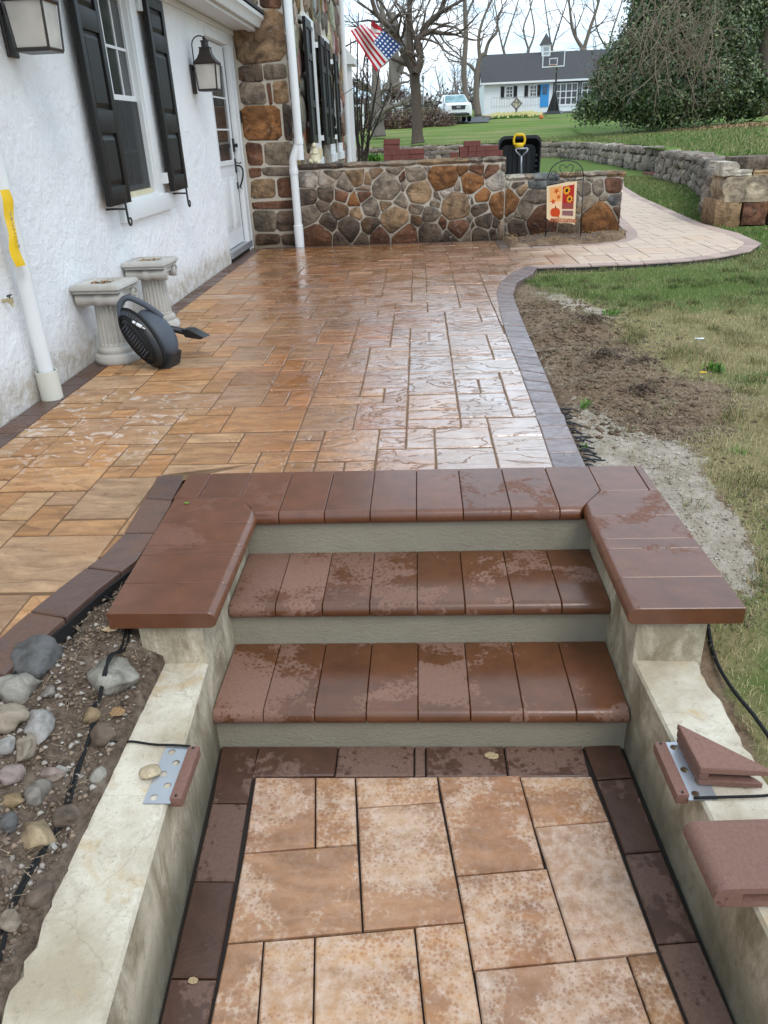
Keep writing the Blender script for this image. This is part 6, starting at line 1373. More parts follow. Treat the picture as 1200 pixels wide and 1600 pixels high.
for x, y, s_, mt, nm, lab, cat in ((.196, 1.79, .022, 'leaf_tan', 'dead_leaf', 'curled tan leaf on the border pavers under the bottom riser', 'leaf'), (-.898, 2.577, .010, 'weed_green', 'petal', 'tiny yellow green blossom on the left coping', 'blossom'), (-.55, 1.08, .012, 'leaf_tan', 'dead_leaf', 'small tan leaf on the left border pavers of the walkway', 'leaf'), (-.855, 1.60, .03, 'leaf_dry', 'dead_leaf', 'brown curled leaf under the cables', 'leaf'), (-.945, 1.86, .028, 'leaf_tan', 'dead_leaf', 'dry tan leaf in the soil behind the speckled cobble', 'leaf'), (-1.82, 4.42, .02, 'leaf_dry', 'dead_leaf', 'brown leaf on the border by the near pedestal', 'leaf'), (1.58, 4.27, .022, 'yellow_plastic', 'crumpled_wrapper', 'crumpled yellow scrap in the grass', 'litter'), (1.80, 5.02, .03, 'chrome_white', 'crumpled_wrapper', 'crumpled white scrap in the grass', 'litter')):
    z = -.4985 if -.6 < x < .7 and y < 2 else (.009 if x > -1 and y > 2.4 and x < 0 else (.002 if x < -1.5 else gz(x, y)+.004)); bm = bmesh.new(); n = 7; r2 = random.Random(int(x*1000))
    g_ = [[bm.verts.new((x+s_*(i/n-.5)*2*math.sqrt(max(.02, 1-(2*j/n-1)**2)), y+s_*.7*(j/n-.5)*2, z+.0015+s_*.35*abs(math.sin(i*1.1+j*.7+r2.random()))*(.2+.5*r2.random()))) for i in range(n+1)] for j in range(n+1)]
    for j in range(n):
        for i in range(n): bm.faces.new((g_[j][i], g_[j][i+1], g_[j+1][i+1], g_[j+1][i]))
    me = bpy.data.meshes.new(nm); bm.to_mesh(me); bm.free(); me.materials.append(M[mt]); tag(link(bpy.data.objects.new(nm, me)), lab, cat)

# ------------------------------------------------------------ grass blades
def blades(name, n, area_fn, hmin, hmax, w, zf, label, cols, seed, lean=.6):
    rs_ = np.random.RandomState(seed); X, Y, P_ = area_fn(rs_, n); m_ = rs_.rand(len(X)) < P_; X, Y = X[m_], Y[m_]; n = len(X); Z = zf(X, Y)-.004
    a = rs_.rand(n)*6.283; ln = rs_.rand(n)**.7*lean; h = rs_.uniform(hmin, hmax, n)*(.6+.8*rs_.rand(n)); dx, dy = np.cos(a), np.sin(a); b_ = rs_.rand(n)*6.283; wx, wy = np.cos(b_)*w, np.sin(b_)*w
    p0 = np.stack([X-wx, Y-wy, Z], -1); p1 = np.stack([X+wx, Y+wy, Z], -1); mx_ = X+dx*ln*h*.35; my_ = Y+dy*ln*h*.35
    p2 = np.stack([mx_+wx*.8, my_+wy*.8, Z+h*.6], -1); p3 = np.stack([mx_-wx*.8, my_-wy*.8, Z+h*.6], -1); tx_ = X+dx*ln*h; ty_ = Y+dy*ln*h; zz = Z+h*(1-.45*ln**2)
    p4 = np.stack([tx_, ty_, zz], -1); V = np.stack([p0, p1, p2, p3, p4], 1).reshape(-1, 3); i = np.arange(n)[:, None]*5
    F = np.concatenate([i+np.array([[0, 1, 2]]), i+np.array([[0, 2, 3]]), i+np.array([[3, 2, 4]])], 0)
    gf_ = greenF(X, Y); nz = .5+.5*np.sin(X*3.1+np.sin(Y*2.3)*2)*np.sin(Y*2.7+X); k = (rs_.rand(n) < np.clip(.22+.55*gf_+.35*(nz-.5), .08, .95))[:, None]
    g1 = np.array(cols[0])*(.55+.9*rs_.rand(n, 1)); s1 = np.array(cols[1])*(.5+.9*rs_.rand(n, 1)); T_ = np.where(k, g1, s1); T_ = np.repeat(T_, 5, 0)
    o = fast_mesh(name, V, F, 'grass_blade', tint=T_); return tag(o, label, 'grass', kind='stuff')
GC = ((.15, .20, .055), (.48, .40, .22))
def near_area(rs_, n):
    Y = 1.0+(rs_.rand(n)**1.35)*8.2; X = rs_.uniform(.74, 4.2, n); P_ = grassF(X, Y)+.45*(rs_.rand(n)-.5)+.22*np.sin(X*9+np.sin(Y*7)*2)*np.sin(Y*8+X*3); P_ = np.where(P_ > .42, 1., np.clip(P_, 0, 1)*.35); P_[inside(OUTLINE, X, Y)] = 0; P_[(X > .38*Y+.95)] = 0; P_ = np.where((X > 1.0) & (X < 2.62) & (Y > 9.2), 0, P_); return X, Y, P_
blades('grass', 330000, near_area, .013, .034, .0009, ground_z, 'thin patchy lawn of green and straw blades right of the patio', GC, 1, 1.1)
def mid_area(rs_, n):
    Y = rs_.uniform(8.2, 22, n); X = rs_.uniform(2.9, 7.2, n); P_ = np.ones(n); P_[inside(OUTLINE, X, Y)] = 0; P_[(X > .38*Y+.9)] = 0; P_[(X > np.interp(Y, [10.7, 12, 14.5, 17.7, 20.8, 23], [3.95, 4.35, 5.15, 5.9, 6.1, 7]))&(Y > 10.4)] = 0; return X, Y, P_
blades('grass', 90000, mid_area, .03, .065, .0035, ground_z, 'green lawn between the pale path and the dry stone walls', ((.12, .19, .045), (.33, .30, .14)), 2, .8)
def tuft(x, y, n, h, label, cols=((.06, .17, .02), (.12, .24, .04)), zf=None, sp=.03, nm='weed', cat='weed'):
    rs_ = np.random.RandomState(int(abs(x*100)+n)); V, F, T_ = [], [], []; z0_ = (zf or gz)(x, y)
    for k in range(n):
        a = rs_.rand()*6.28; c = np.array([x+rs_.randn()*sp*.4, y+rs_.randn()*sp*.4, z0_]); d = np.array([math.cos(a), math.sin(a), 0]); hh = h*(.6+.5*rs_.rand()); L = rs_.rand()*.8*h; w = np.array([-d[1], d[0], 0])*h*.07
        b0 = len(V); V += [c-w*.5, c+w*.5, c+d*L*.5+w+[0, 0, hh*.6], c+d*L*.5-w+[0, 0, hh*.6], c+d*L+[0, 0, hh*.9]]; F += [(b0, b0+1, b0+2), (b0, b0+2, b0+3), (b0+3, b0+2, b0+4)]; cc = np.array(cols[rs_.randint(2)])*(.7+.6*rs_.rand()); T_ += [cc]*5
    return tag(fast_mesh(nm, V, F, 'grass_blade', tint=np.array(T_)), label, cat)
def clump_area(rs_, n):
    m = 260; cx, cy_ = rs_.uniform(.9, 3.8, m), 1.1+rs_.rand(m)**1.2*7.5; k_ = rs_.randint(0, m, n); sp_ = rs_.uniform(.02, .07, m)[k_]; X = cx[k_]+rs_.randn(n)*sp_; Y = cy_[k_]+rs_.randn(n)*sp_; P_ = np.where(grassF(X, Y) > .35, 1., .15); P_[inside(OUTLINE, X, Y)] = 0; P_[(X > .38*Y+.95)] = 0; P_ = np.where((X > 1.0) & (X < 2.62) & (Y > 9.2), 0, P_); P_ = np.where((X < .92) & (Y < 2.9), 0, P_); return X, Y, P_
blades('grass', 60000, clump_area, .025, .055, .0012, ground_z, 'denser darker tufts scattered through the thin lawn right of the patio', ((.075, .13, .028), (.33, .27, .13)), 9, 1.0)
tuft(.807, 3.67, 26, .055, 'bright green weed in the soil near the grey border'); tuft(1.66, 4.30, 60, .06, 'green tuft beside the yellow scrap', sp=.07); tuft(1.40, 5.75, 60, .05, 'grass tuft at the edge of the dug strip', sp=.08); tuft(.72, 3.18, 14, .03, 'small weed beside the torn edging fins'); tuft(1.32, 3.02, 26, .03, 'small weed in the straw grass near the sand', sp=.05)
tuft(-1.9, 36, 200, .55, 'clump of fresh green leaves in front of the far dry stone wall', sp=.5, nm='plant', cat='plant')

# ------------------------------------------------------------ far things
def pt(px, py, Y): x, z = ray_y(px, py, Y); return Vector((x, Y, z))
# driveway draped over the lawn
V, F = [], []; path = [(2.6, 60, 2.3), (3.2, 70, 2.6), (6, 80, 3.2), (10, 86.5, 3.6), (16, 88.6, 3.0), (26, 88.6, 3.0)]; n = 60
dl = [0]
for a, c in zip(path, path[1:]): dl.append(dl[-1]+math.hypot(c[0]-a[0], c[1]-a[1]))
for k in range(n+1):
    s_ = dl[-1]*k/n; x, y, w = (float(np.interp(s_, dl, [p[i] for p in path])) for i in range(3)); x2, y2 = (float(np.interp(s_+.5, dl, [p[i] for p in path])) for i in range(2)); t_ = Vector((x2-x, y2-y, 0)); t_ = t_.normalized() if t_.length > 1e-6 else Vector((1, 0, 0)); nn = Vector((-t_.y, t_.x, 0))
    for s2 in (-1, 1): q = Vector((x, y, 0))+nn*w*s2; V.append((q.x, q.y, lawn_z(q.x, q.y)+.05))
F = [(2*k, 2*k+1, 2*k+3, 2*k+2) for k in range(n)]; struct(mesh_obj('driveway', V, F, 'asphalt'))
# white carriage house with garage doors
GB = 3.02; YG = 92.0
gar = thing('garage_building', 'white board sided garage with a dark roof, a blue door and a cupola', 'garage', (7, YG, GB))
def gbox(nm, x0, y0, z0, x1, y1, z1, mat, parent=gar, bev=0): o = B().box(x0, y0, z0, x1, y1, z1, bev).obj(nm, mat, parent); return o
gbox('wall', 0, .25, -1.0, 16.2, 7, 2.38, 'siding')
b = B(); 
for k in range(38):
    x = .15+k*.19
    if x > 5.7: break
    b.box(x, .225, 0, x+.03, .249, 2.3)
b.obj('batten', 'white_paint', gar); stuff(gar.children[-1])
b = B(); b.poly([(-.35, -.30, 2.28), (-.35, 3.5, 5.05), (-.35, 7.5, 2.3), (-.35, 7.5, 2.4), (-.35, 3.5, 5.2), (-.35, -.30, 2.42)], (17.2, 0, 0)); b.obj('roof', 'roof_dark', gar)
b = B(); b.poly([(0, .26, 2.3), (0, 3.5, 4.98), (0, 7, 2.3)], (.1, 0, 0)); b.obj('gable', 'siding', gar); gbox('fascia', -.38, -.36, 2.22, 16.9, -.30, 2.40, 'white_paint')
cu = gbox('cupola', 6.25, 2.9, 4.7, 7.15, 4.1, 5.85, 'white_paint'); b = B(); q = [(6.1, 2.75, 5.85), (7.3, 2.75, 5.85), (7.3, 4.25, 5.85), (6.1, 4.25, 5.85)]; vv = [b.b.verts.new(p) for p in q]+[b.b.verts.new((6.7, 3.5, 6.95))]; b.b.faces.new(vv[:4])
for i in range(4): b.b.faces.new((vv[i], vv[(i+1) % 4], vv[4]))
b.obj('roof', 'roof_dark', cu); gbox('louvre', 6.42, 2.87, 4.95, 6.98, 2.899, 5.6, 'grey_metal', cu)
def fwindow(x0, x1, z0, z1, nx_, nz_, nm, fm='white_paint'):
    w = bpy.data.objects.new(nm, None); link(w, gar)
    b = B(); t_ = .08
    for q in ((x0-t_, x0, z0-t_, z1+t_), (x1, x1+t_, z0-t_, z1+t_), (x0, x1, z0-t_, z0), (x0, x1, z1, z1+t_)): b.box(q[0], .16, q[2], q[1], .249, q[3])
    for i in range(1, nx_): x = x0+(x1-x0)*i/nx_; b.box(x-.025, .19, z0, x+.025, .235, z1)
    for i in range(1, nz_): z = z0+(z1-z0)*i/nz_; b.box(x0, .185, z-.025, x1, .235, z+.025)
    b.obj('window_frame', fm, w); gbox('pane', x0, .236, z0, x1, .248, z1, 'pane_dark', w); return w
for xa in (2.35, 5.58-.75):
    fwindow(xa, xa+.62, 1.02, 1.95, 2, 3, 'window')
for xa in (1.76, 3.10, 4.24, 5.58):
    gbox('shutter', xa, .19, .92, xa+.38, .235, 2.02, 'black_paint')
d_ = gbox('door', 7.27-1.2+.02+.0, .18, -.05, 7.27-.45, .235, 2.02, 'blue_paint') if False else gbox('door', 5.92+.0, .18, -.05, 6.80, .24, 2.05, 'blue_paint')
fx = gbox('door_window', 6.12, .165, 1.1, 6.60, .179, 1.85, 'pane_dark', d_)
b = B(); 
for x in (6.28, 6.44): b.box(x-.012, .155, 1.1, x+.012, .164, 1.85)
for z in (1.35, 1.6): b.box(6.12, .150, z-.012, 6.60, .154, z+.012)
b.obj('muntin', 'blue_paint', fx)
for x0 in (7.35, 10.15):
    t = bpy.data.objects.new('garage_door', None); link(t, gar)
    gbox('door_leaf', x0, .2, -.05, x0+2.45, .245, 2.1, 'white_paint', t)
    for i in range(4):
        for j, (za, zb) in enumerate(((.15, .68), (.78, 1.28))): gbox('pane', x0+.12+i*.585, .18, za, x0+.12+i*.585+.46, .199, zb, 'pane_dark', t)
        for q in (0, 1): gbox('pane', x0+.12+i*.585+q*.24, .18, 1.38, x0+.12+i*.585+q*.24+.21, .199, 1.98, 'pane_dark', t)
    b = B(); b.box(x0-.12, .13, -.05, x0-.01, .249, 2.2); b.box(x0+2.46, .13, -.05, x0+2.57, .249, 2.2); b.box(x0-.01, .13, 2.105, x0+2.46, .249, 2.22); b.obj('door_frame', 'black_metal', t)
gbox('lantern', 5.62, .1, 1.35, 5.75, .24, 1.75, 'black_metal')
fnc = thing('yard_railing', 'low pale metal railing in front of the white garage windows', 'railing', (8.4, 90.9, 3.05)); b = B()
for x0, x1 in ((-.7, -.1), (0, 4.3)): b.box(x0, -.02, .9, x1, .02, .94); b.box(x0, -.02, .1, x1, .02, .13)
b.obj('rail', 'grey_metal', fnc)
for k in range(19): B().box(-.7+.27*k-.012, -.012, -.1, -.7+.27*k+.012, .012, .9).obj('baluster', 'grey_metal', fnc)
# mulch bed and daffodils before the garage
def drape(name, poly, mat, dz):
    xs_ = [p[0] for p in poly]; ys_ = [p[1] for p in poly]; gx = np.linspace(min(xs_), max(xs_), 24); gy = np.linspace(min(ys_), max(ys_), 14); XX, YY = np.meshgrid(gx, gy); V = [(x, y, lawn_z(x, y)+dz) for x, y in zip(XX.ravel(), YY.ravel())]; ins = inside(poly, XX, YY).ravel(); F = []
    for j in range(13):
        for i in range(23):
            q = [j*24+i, j*24+i+1, (j+1)*24+i+1, (j+1)*24+i]
            if ins[q].sum() >= 3: F.append(q)
    return struct(mesh_obj(name, V, F, mat))
drape('planting_bed', [(6.6, 84), (9.5, 80), (12.3, 84), (12.6, 91), (6.6, 92)], 'leaf_tan', .09)
rs_ = np.random.RandomState(8); V, F, T_ = [], [], []
for cx, cy2 in ((7.4, 72), (9.0, 72.5)):
    for k in range(420):
        x, y = cx+rs_.randn()*.55, cy2+rs_.randn()*.5; z = lawn_z(x, y); top = rs_.rand() < .35; h = rs_.uniform(.15, .42); b0 = len(V); s_ = .09 if top else .05; zc = z+(h if top else h*.5); V += [(x-s_, y, zc-s_*(1 if top else 3)), (x+s_, y, zc-s_*(1 if top else 3)), (x+s_*.5, y+.02, zc+s_), (x-s_*.5, y-.02, zc+s_)]; F.append((b0, b0+1, b0+2, b0+3)); T_ += [((.72, .64, .30) if top else (.07, .15, .03))]*4
tag(fast_mesh('daffodils', V, F, 'grass_blade', tint=np.array(T_)), 'two clumps of pale daffodils on the lawn before the white garage', 'daffodils', kind='stuff')
t = thing('birdhouse', 'diamond shaped wooden feeder on a post among the daffodils', 'bird feeder', (8.17, 72, lawn_z(8.17, 72))); B().box(-.07, -.07, -.1, .07, .07, .75).obj('post', 'bark', t)
b = B(); c_ = (0, 1.05)
for k in range(4): a0_, a1_ = math.pi/2*k, math.pi/2*(k+1); p = [(.48*math.cos(a0_), -.06, 1.05+.48*math.sin(a0_)), (.48*math.cos(a1_), -.06, 1.05+.48*math.sin(a1_)), (.30*math.cos(a1_), -.06, 1.05+.30*math.sin(a1_)), (.30*math.cos(a0_), -.06, 1.05+.30*math.sin(a0_))]; b.poly(p, (0, .3, 0))
b.obj('frame', 'twig_grey', t); B().box(-.2, .1, .86, .2, .22, 1.24).obj('box', 'statue_cream', t)
o = B().sphere((0, 0, .12), .16).obj('ball', 'orange_rubber', None, smooth=True); bx_b = pt(846, 177, 64); o.location = (bx_b.x, 64, lawn_z(bx_b.x, 64)); tag(o, 'orange ball lying on the lawn near the basketball hoop', 'ball')
# basketball hoop
hz0 = lawn_z(10.15, 65); hp_ = thing('basketball_hoop', 'portable basketball hoop with a clear backboard on the far lawn', 'basketball hoop', (10.15, 65, 2.05), rz=R(-18))
b = B(); b.poly([(-.62, -.5, -.1), (.62, -.5, -.1), (.45, -.3, .12), (-.45, -.3, .12)], (0, 1.2, 0)); b.poly([(-.55, .3, .1), (.35, .3, .1), (.05, .3, 1.35), (-.15, .3, 1.35)], (0, .35, 0)); b.obj('base', 'black_plastic', hp_)
B().tube([(.05, 0, -.05), (.05, 0, 3.4)], .065, 8).obj('pole', 'black_metal', hp_); b = B(); b.tube([(.05, 0, 2.6), (-.05, -.6, 3.1)], .04, 6); b.tube([(.05, 0, 3.2), (-.05, -.6, 3.4)], .04, 6); b.obj('arm', 'grey_metal', hp_)
bdx = -.1; b = B()
for q in ((-.80, 2.93, .80, 3.0), (-.80, 3.88, .80, 3.95), (-.80, 3.0, -.74, 3.88), (.74, 3.0, .80, 3.88)): b.box(bdx+q[0], -.66, q[1], bdx+q[2], -.62, q[3])
bf = b.obj('backboard_frame', 'white_paint', hp_); B().box(bdx-.74, -.65, 3.0, bdx+.74, -.635, 3.88).obj('backboard', 'clear_acrylic', hp_); b = B()
for q in ((-.3, 3.05, .3, 3.1), (-.3, 3.45, .3, 3.5), (-.3, 3.1, -.25, 3.45), (.25, 3.1, .3, 3.45)): b.box(bdx+q[0], -.672, q[1], bdx+q[2], -.663, q[3])
b.obj('target_square', 'white_paint', bf); b = B(); b.tube([(bdx+.23*math.cos(a), -.92+.23*math.sin(a), 3.05) for a in [k/20*6.2832 for k in range(21)]], .012, 5, cap=False); b.obj('rim', 'orange_rubber', hp_)

# parked car
car = thing('parked_car', 'white sport utility vehicle parked facing the camera on the far driveway', 'car', (2.63, 62, lawn_z(2.63, 62)+.06), rz=R(4))
def loft(secs, name, mat, parent, ang=.6):
    bm = bmesh.new(); R0 = [[bm.verts.new(p) for p in s_] for s_ in secs]
    for q, w in zip(R0, R0[1:]):
        n = len(q)
        for i in range(n): bm.faces.new((q[i], q[(i+1) % n], w[(i+1) % n], w[i]))
    bm.faces.new(R0[0][::-1]); bm.faces.new(R0[-1]); bmesh.ops.recalc_face_normals(bm, faces=bm.faces)
    me = bpy.data.meshes.new(name); bm.to_mesh(me); bm.free(); me.materials.append(M[mat]); me.polygons.foreach_set('use_smooth', [True]*len(me.polygons)); me.set_sharp_from_angle(angle=ang); return link(bpy.data.objects.new(name, me), parent)
def sec(y, zb, w1, z1, w2, z2): return [(-w1, y, zb), (w1, y, zb), (w1+.03, y, (zb+z1)/2), (w1, y, z1), (w2, y, z2), (0, y, z2+.02), (-w2, y, z2), (-w1, y, z1), (-w1-.03, y, (zb+z1)/2)]
loft([sec(-2.5, .45, .78, .85, .7, 1.02), sec(-2.35, .32, .93, .95, .86, 1.13), (sec(-1.2, .3, .98, 1.02, .90, 1.20)), sec(-.6, .3, .99, 1.05, .93, 1.24), sec(2.2, .3, .99, 1.05, .93, 1.2), sec(2.5, .45, .92, 1.0, .85, 1.15)], 'body', 'car_white', car)
cb = loft([[(-.90, -.95, 1.2), (.90, -.95, 1.2), (.88, -.9, 1.22), (-.88, -.9, 1.22)], [(-.88, -.1, 1.2), (.88, -.1, 1.2), (.70, -.05, 1.72), (-.70, -.05, 1.72)], [(-.9, 1.2, 1.2), (.9, 1.2, 1.2), (.72, 1.2, 1.78), (-.72, 1.2, 1.78)], [(-.88, 2.4, 1.2), (.88, 2.4, 1.2), (.68, 2.1, 1.72), (-.68, 2.1, 1.72)]], 'cabin', 'car_white', car)
b = B(); b.poly([(-.80, -.86, 1.245), (.80, -.86, 1.245), (.66, -.12, 1.68), (-.66, -.12, 1.68)], (0, -.02, .012)); b.obj('windscreen', 'windscreen', car)
for s_ in (-1, 1):
    b = B(); b.poly([(s_*.90, -.5, 1.26), (s_*.90, 2.0, 1.26), (s_*.745, 1.9, 1.66), (s_*.735, .0, 1.66)], (s_*.012, 0, 0)); b.obj('side_window', 'dark_glass', car)
    B().box(min(s_*.98, s_*1.20), -.75, 1.18, max(s_*.98, s_*1.20), -.60, 1.34, .03).obj('mirror', 'car_black', car)
    hl = B().poly([(s_*.52, -2.42, .93), (s_*.90, -2.34, 1.0), (s_*.90, -2.34, .88), (s_*.60, -2.42, .82)], (0, -.05, 0)).obj('headlight', 'headlight', car)
    B().poly([(s_*.60, -2.44, .58), (s_*.86, -2.37, .66), (s_*.84, -2.37, .5), (s_*.62, -2.44, .48)], (0, -.04, 0)).obj('fog_lamp', 'car_black', car)
    for y in (-1.55, 1.5):
        w = B().lathe([(.30, -.12), (.37, -.10), (.37, .10), (.30, .12)], 24).obj('wheel', 'rubber_black', car, angle=.7); w.rotation_euler = (0, R(90), 0); w.location = (s_*.86, y, .36)
        r2 = B().lathe([(.22, .0), (.24, .125), (.05, .13)], 16).obj('rim', 'grey_metal', w); r2.rotation_euler = (0, 0 if s_ > 0 else R(180), 0)
B().poly([(-.50, -2.49, 1.0), (.50, -2.49, 1.0), (.44, -2.52, .76), (-.44, -2.52, .76)], (0, -.02, 0)).obj('grille', 'car_black', car); b = B(); b.tube([(.13*math.cos(a), -2.545, .89+.05*math.sin(a)) for a in [k/16*6.2832 for k in range(17)]], .012, 5, cap=False); b.obj('grille_emblem', 'chrome_white', car)
B().box(-.75, -2.54, .36, .75, -2.4, .52, .03).obj('lower_bumper', 'car_black', car); B().box(-.17, -2.56, .56, .17, -2.53, .66).obj('number_plate', 'chrome_white', car)
b = B(); b.box(-.60, -2.53, .545, .60, -2.45, .58); b.obj('bumper_trim', 'grey_metal', car)

# flag on the stone house
fl = thing('national_flag', 'stars and stripes flag flying from a pole on the stone house', 'flag', (0, 0, 0))
A0, B0_, C0, D0 = pt(628.7, 72.5, 16.2), pt(588.7, 112.5, 16.2), pt(547.5, 47.5, 16.3), pt(580, 30, 16.5)
V, F, UV = [], [], []; nu, nv = 30, 26
for j in range(nv+1):
    for i in range(nu+1):
        u, v = i/nu, j/nv; top = A0.lerp(pt(597.5, 46, 16.2), min(1, u/.42)) if u < .42 else pt(597.5, 46, 16.2).lerp(D0, (u-.42)/.58); bot = B0_.lerp(C0, u); p = top.lerp(bot, v)
        p = p+Vector((0, .07*math.sin(u*7+v*3)+.05*math.sin(v*9)*u, 0)); 
        if v < .35 and u > .45: p += Vector((.03, -.12, -.13))*math.sin((.35-v)/.35*math.pi)*min(1, (u-.45)*3)
        V.append(p); UV.append((u, v))
for j in range(nv):
    for i in range(nu): F.append((j*(nu+1)+i, j*(nu+1)+i+1, (j+1)*(nu+1)+i+1, (j+1)*(nu+1)+i))
o = mesh_obj('flag_cloth', V, F, 'flag_cloth', fl, smooth=True); uvl = o.data.uv_layers.new(name='UVMap')
for lp in o.data.loops: uvl.data[lp.index].uv = UV[lp.vertex_index]
B().tube([A0+(A0-B0_)*.05, B0_, pt(553, 150, 16.6)+Vector((-.3, .3, 0))], .007, 8).obj('pole', 'grey_metal', fl); B().sphere(A0+(A0-B0_)*.06, .022).obj('finial', 'black_metal', fl)

# ------------------------------------------------------------ bare trees
def limbs_mesh(name, segs, mat, parent, sides=5):
    """segs: list of (p0,p1,r0,r1)"""
    n = len(segs); P0 = np.array([s_[0] for s_ in segs]); P1 = np.array([s_[1] for s_ in segs]); R0 = np.array([s_[2] for s_ in segs]); R1_ = np.array([s_[3] for s_ in segs])
    t = P1-P0; t /= np.linalg.norm(t, axis=1)[:, None]+1e-9; up = np.where(np.abs(t[:, 2:3]) > .9, np.array([[1., 0, 0]]), np.array([[0, 0, 1.]])); a = np.cross(up, t); a /= np.linalg.norm(a, axis=1)[:, None]+1e-9; b = np.cross(t, a)
    V = []
    for P_, R_ in ((P0, R0), (P1, R1_)):
        for k in range(sides): an_ = 2*math.pi*k/sides; V.append(P_+(a*math.cos(an_)+b*math.sin(an_))*R_[:, None])
    V = np.stack(V, 1).reshape(-1, 3); i = np.arange(n)[:, None]*(2*sides); F = np.concatenate([i+np.array([[k, (k+1) % sides, sides+(k+1) % sides, sides+k]]) for k in range(sides)], 0)
    return fast_mesh(name, V, F, mat, parent, smooth=True)
def grow(rr, p, d, L, r, depth, out, curl=.35, split=(2, 3), up=.12, taper=.72, minr=.006):
    if depth == 0 or r < minr: return
    n = max(2, int(3+depth*.3)); q = p.copy(); r0_ = r
    for k in range(n):
        d = (d+Vector((rr.gauss(0, curl), rr.gauss(0, curl), rr.gauss(0, curl)+up))*.5).normalized(); q2 = q+d*L/n; r1_ = r0_*(1-.35/n); out.append((tuple(q), tuple(q2), r0_, r1_)); q = q2; r0_ = r1_
        if k < n-1 and rr.random() < .45 and depth > 1:
            sd = (d+Vector((rr.gauss(0, .8), rr.gauss(0, .8), rr.gauss(0, .5)))).normalized(); grow(rr, q, sd, L*rr.uniform(.5, .8), r0_*.5, depth-2 if depth > 2 else 1, out, curl, split, up, taper, minr)
    for k in range(rr.randint(*split)):
        sd = (d+Vector((rr.gauss(0, .55), rr.gauss(0, .55), rr.gauss(0, .4)+.1))).normalized(); grow(rr, q, sd, L*rr.uniform(.65, .9), r0_*rr.uniform(.55, .8), depth-1, out, curl, split, up, taper, minr)
def tree(name, label, cat, base, trunk, limbs, seed, mat='bark', twig=None, depth=6, L=1.6, group=None, sink=.3, curl=.35, up=.12, minr=.006, free=None, split=(2, 3), tsides=12):
    """trunk: list of (point,radius); limbs: list of lists of (point,radius) that the branching continues from"""
    rr = random.Random(seed); t = thing(name, label, cat, base, group); o0 = Vector(base)
    b = B(); pts = [Vector(p)-o0 for p, r in trunk]; sm = smoothline(pts, 4); rad = list(np.interp(np.linspace(0, len(pts)-1, len(sm)), range(len(pts)), [r for p, r in trunk])); b.tube(sm, rad, tsides)
    tr = b.obj('trunk', mat, t, smooth=True); segs = []
    for lm in limbs:
        lp = [Vector(p)-o0 for p, r in lm]; sm = smoothline(lp, 4); rad = list(np.interp(np.linspace(0, len(lp)-1, len(sm)), range(len(lp)), [r for p, r in lm]))
        for i in range(len(sm)-1):
            segs.append((tuple(sm[i]), tuple(sm[i+1]), rad[i], rad[i+1]))
            if i > 1 and rr.random() < .5: sd = ((sm[i+1]-sm[i]).normalized()+Vector((rr.gauss(0, .9), rr.gauss(0, .9), rr.gauss(0, .6)))).normalized(); grow(rr, sm[i], sd, L*rr.uniform(.5, .9), rad[i]*.42, max(2, depth-2), segs, curl, split, up, minr=minr)
        d = (sm[-1]-sm[-2]).normalized()
        for k in range(2): grow(rr, sm[-1], (d+Vector((rr.gauss(0, .4), rr.gauss(0, .4), rr.gauss(0, .3)))).normalized(), L, rad[-1]*.8, depth, segs, curl, split, up, minr=minr)
    big = [s_ for s_ in segs if s_[2] > .03*(minr/.006)**.3]; small = [s_ for s_ in segs if s_[2] <= .03*(minr/.006)**.3]
    if big: limbs_mesh('branches', big, mat, t, 7)
    if small: limbs_mesh('twigs', small, twig or mat, t, 3)
    return t
def pl(*a, Y=0): return [(pt(x, y, Y), r) for x, y, r in a]
Yt = 41
tree('bare_tree', 'large bare tree with a dark forked trunk standing before the parked car', 'tree', pt(653, 222, Yt), pl((653, 224, 0.352), (652, 208, 0.264), (651, 160, 0.232), (648, 125, 0.240), (649, 112, 0.240), Y=Yt),
     [pl((649, 116, 0.240), (636, 90, 0.208), (621, 62, 0.176), (612, 45, 0.160), (600, 34, 0.136), (588, 20, 0.112), (580, -5, 0.096), Y=Yt+.5), pl((648, 114, 0.200), (642, 80, 0.160), (640, 45, 0.136), (640, 10, 0.120), (641, -15, 0.104), Y=Yt-.3), pl((650, 114, 0.208), (658, 92, 0.176), (653, 72, 0.152), (655, 58, 0.136), (672, 50, 0.120), (690, 52, 0.088), (710, 54, 0.056), Y=Yt-.5), pl((655, 60, 0.128), (668, 38, 0.136), (686, 22, 0.128), (694, 2, 0.112), (700, -15, 0.096), Y=Yt+.6), pl((614, 47, 0.104), (600, 50, 0.080), (585, 60, 0.056), Y=Yt+.2), pl((672, 36, 0.080), (692, 18, 0.072), (712, 6, 0.064), (738, -8, 0.040), Y=Yt)], 11, depth=5, L=1.5, mat='bark', twig='twig_grey')
tree('bare_tree', 'bare tree with a short pale trunk and low crooked limbs left of the large one', 'tree', pt(592, 212, 48), pl((592, 214, .42), (590, 190, .33), (587, 165, .30), (588, 140, .26), (587, 115, .20), Y=48),
     [pl((588, 150, .2), (578, 140, .16), (566, 138, .12), (553, 132, .08), Y=48), pl((589, 185, .18), (600, 172, .15), (613, 166, .12), (628, 163, .09), (638, 158, .06), Y=47.5), pl((587, 118, .2), (586, 95, .17), (592, 60, .13), (598, 30, .10), Y=48.3), pl((589, 155, .16), (598, 142, .13), (608, 138, .1), (625, 130, .07), (637, 128, .05), Y=48.5)], 12, depth=4, L=1.3, mat='bark_pale', twig='twig_grey')
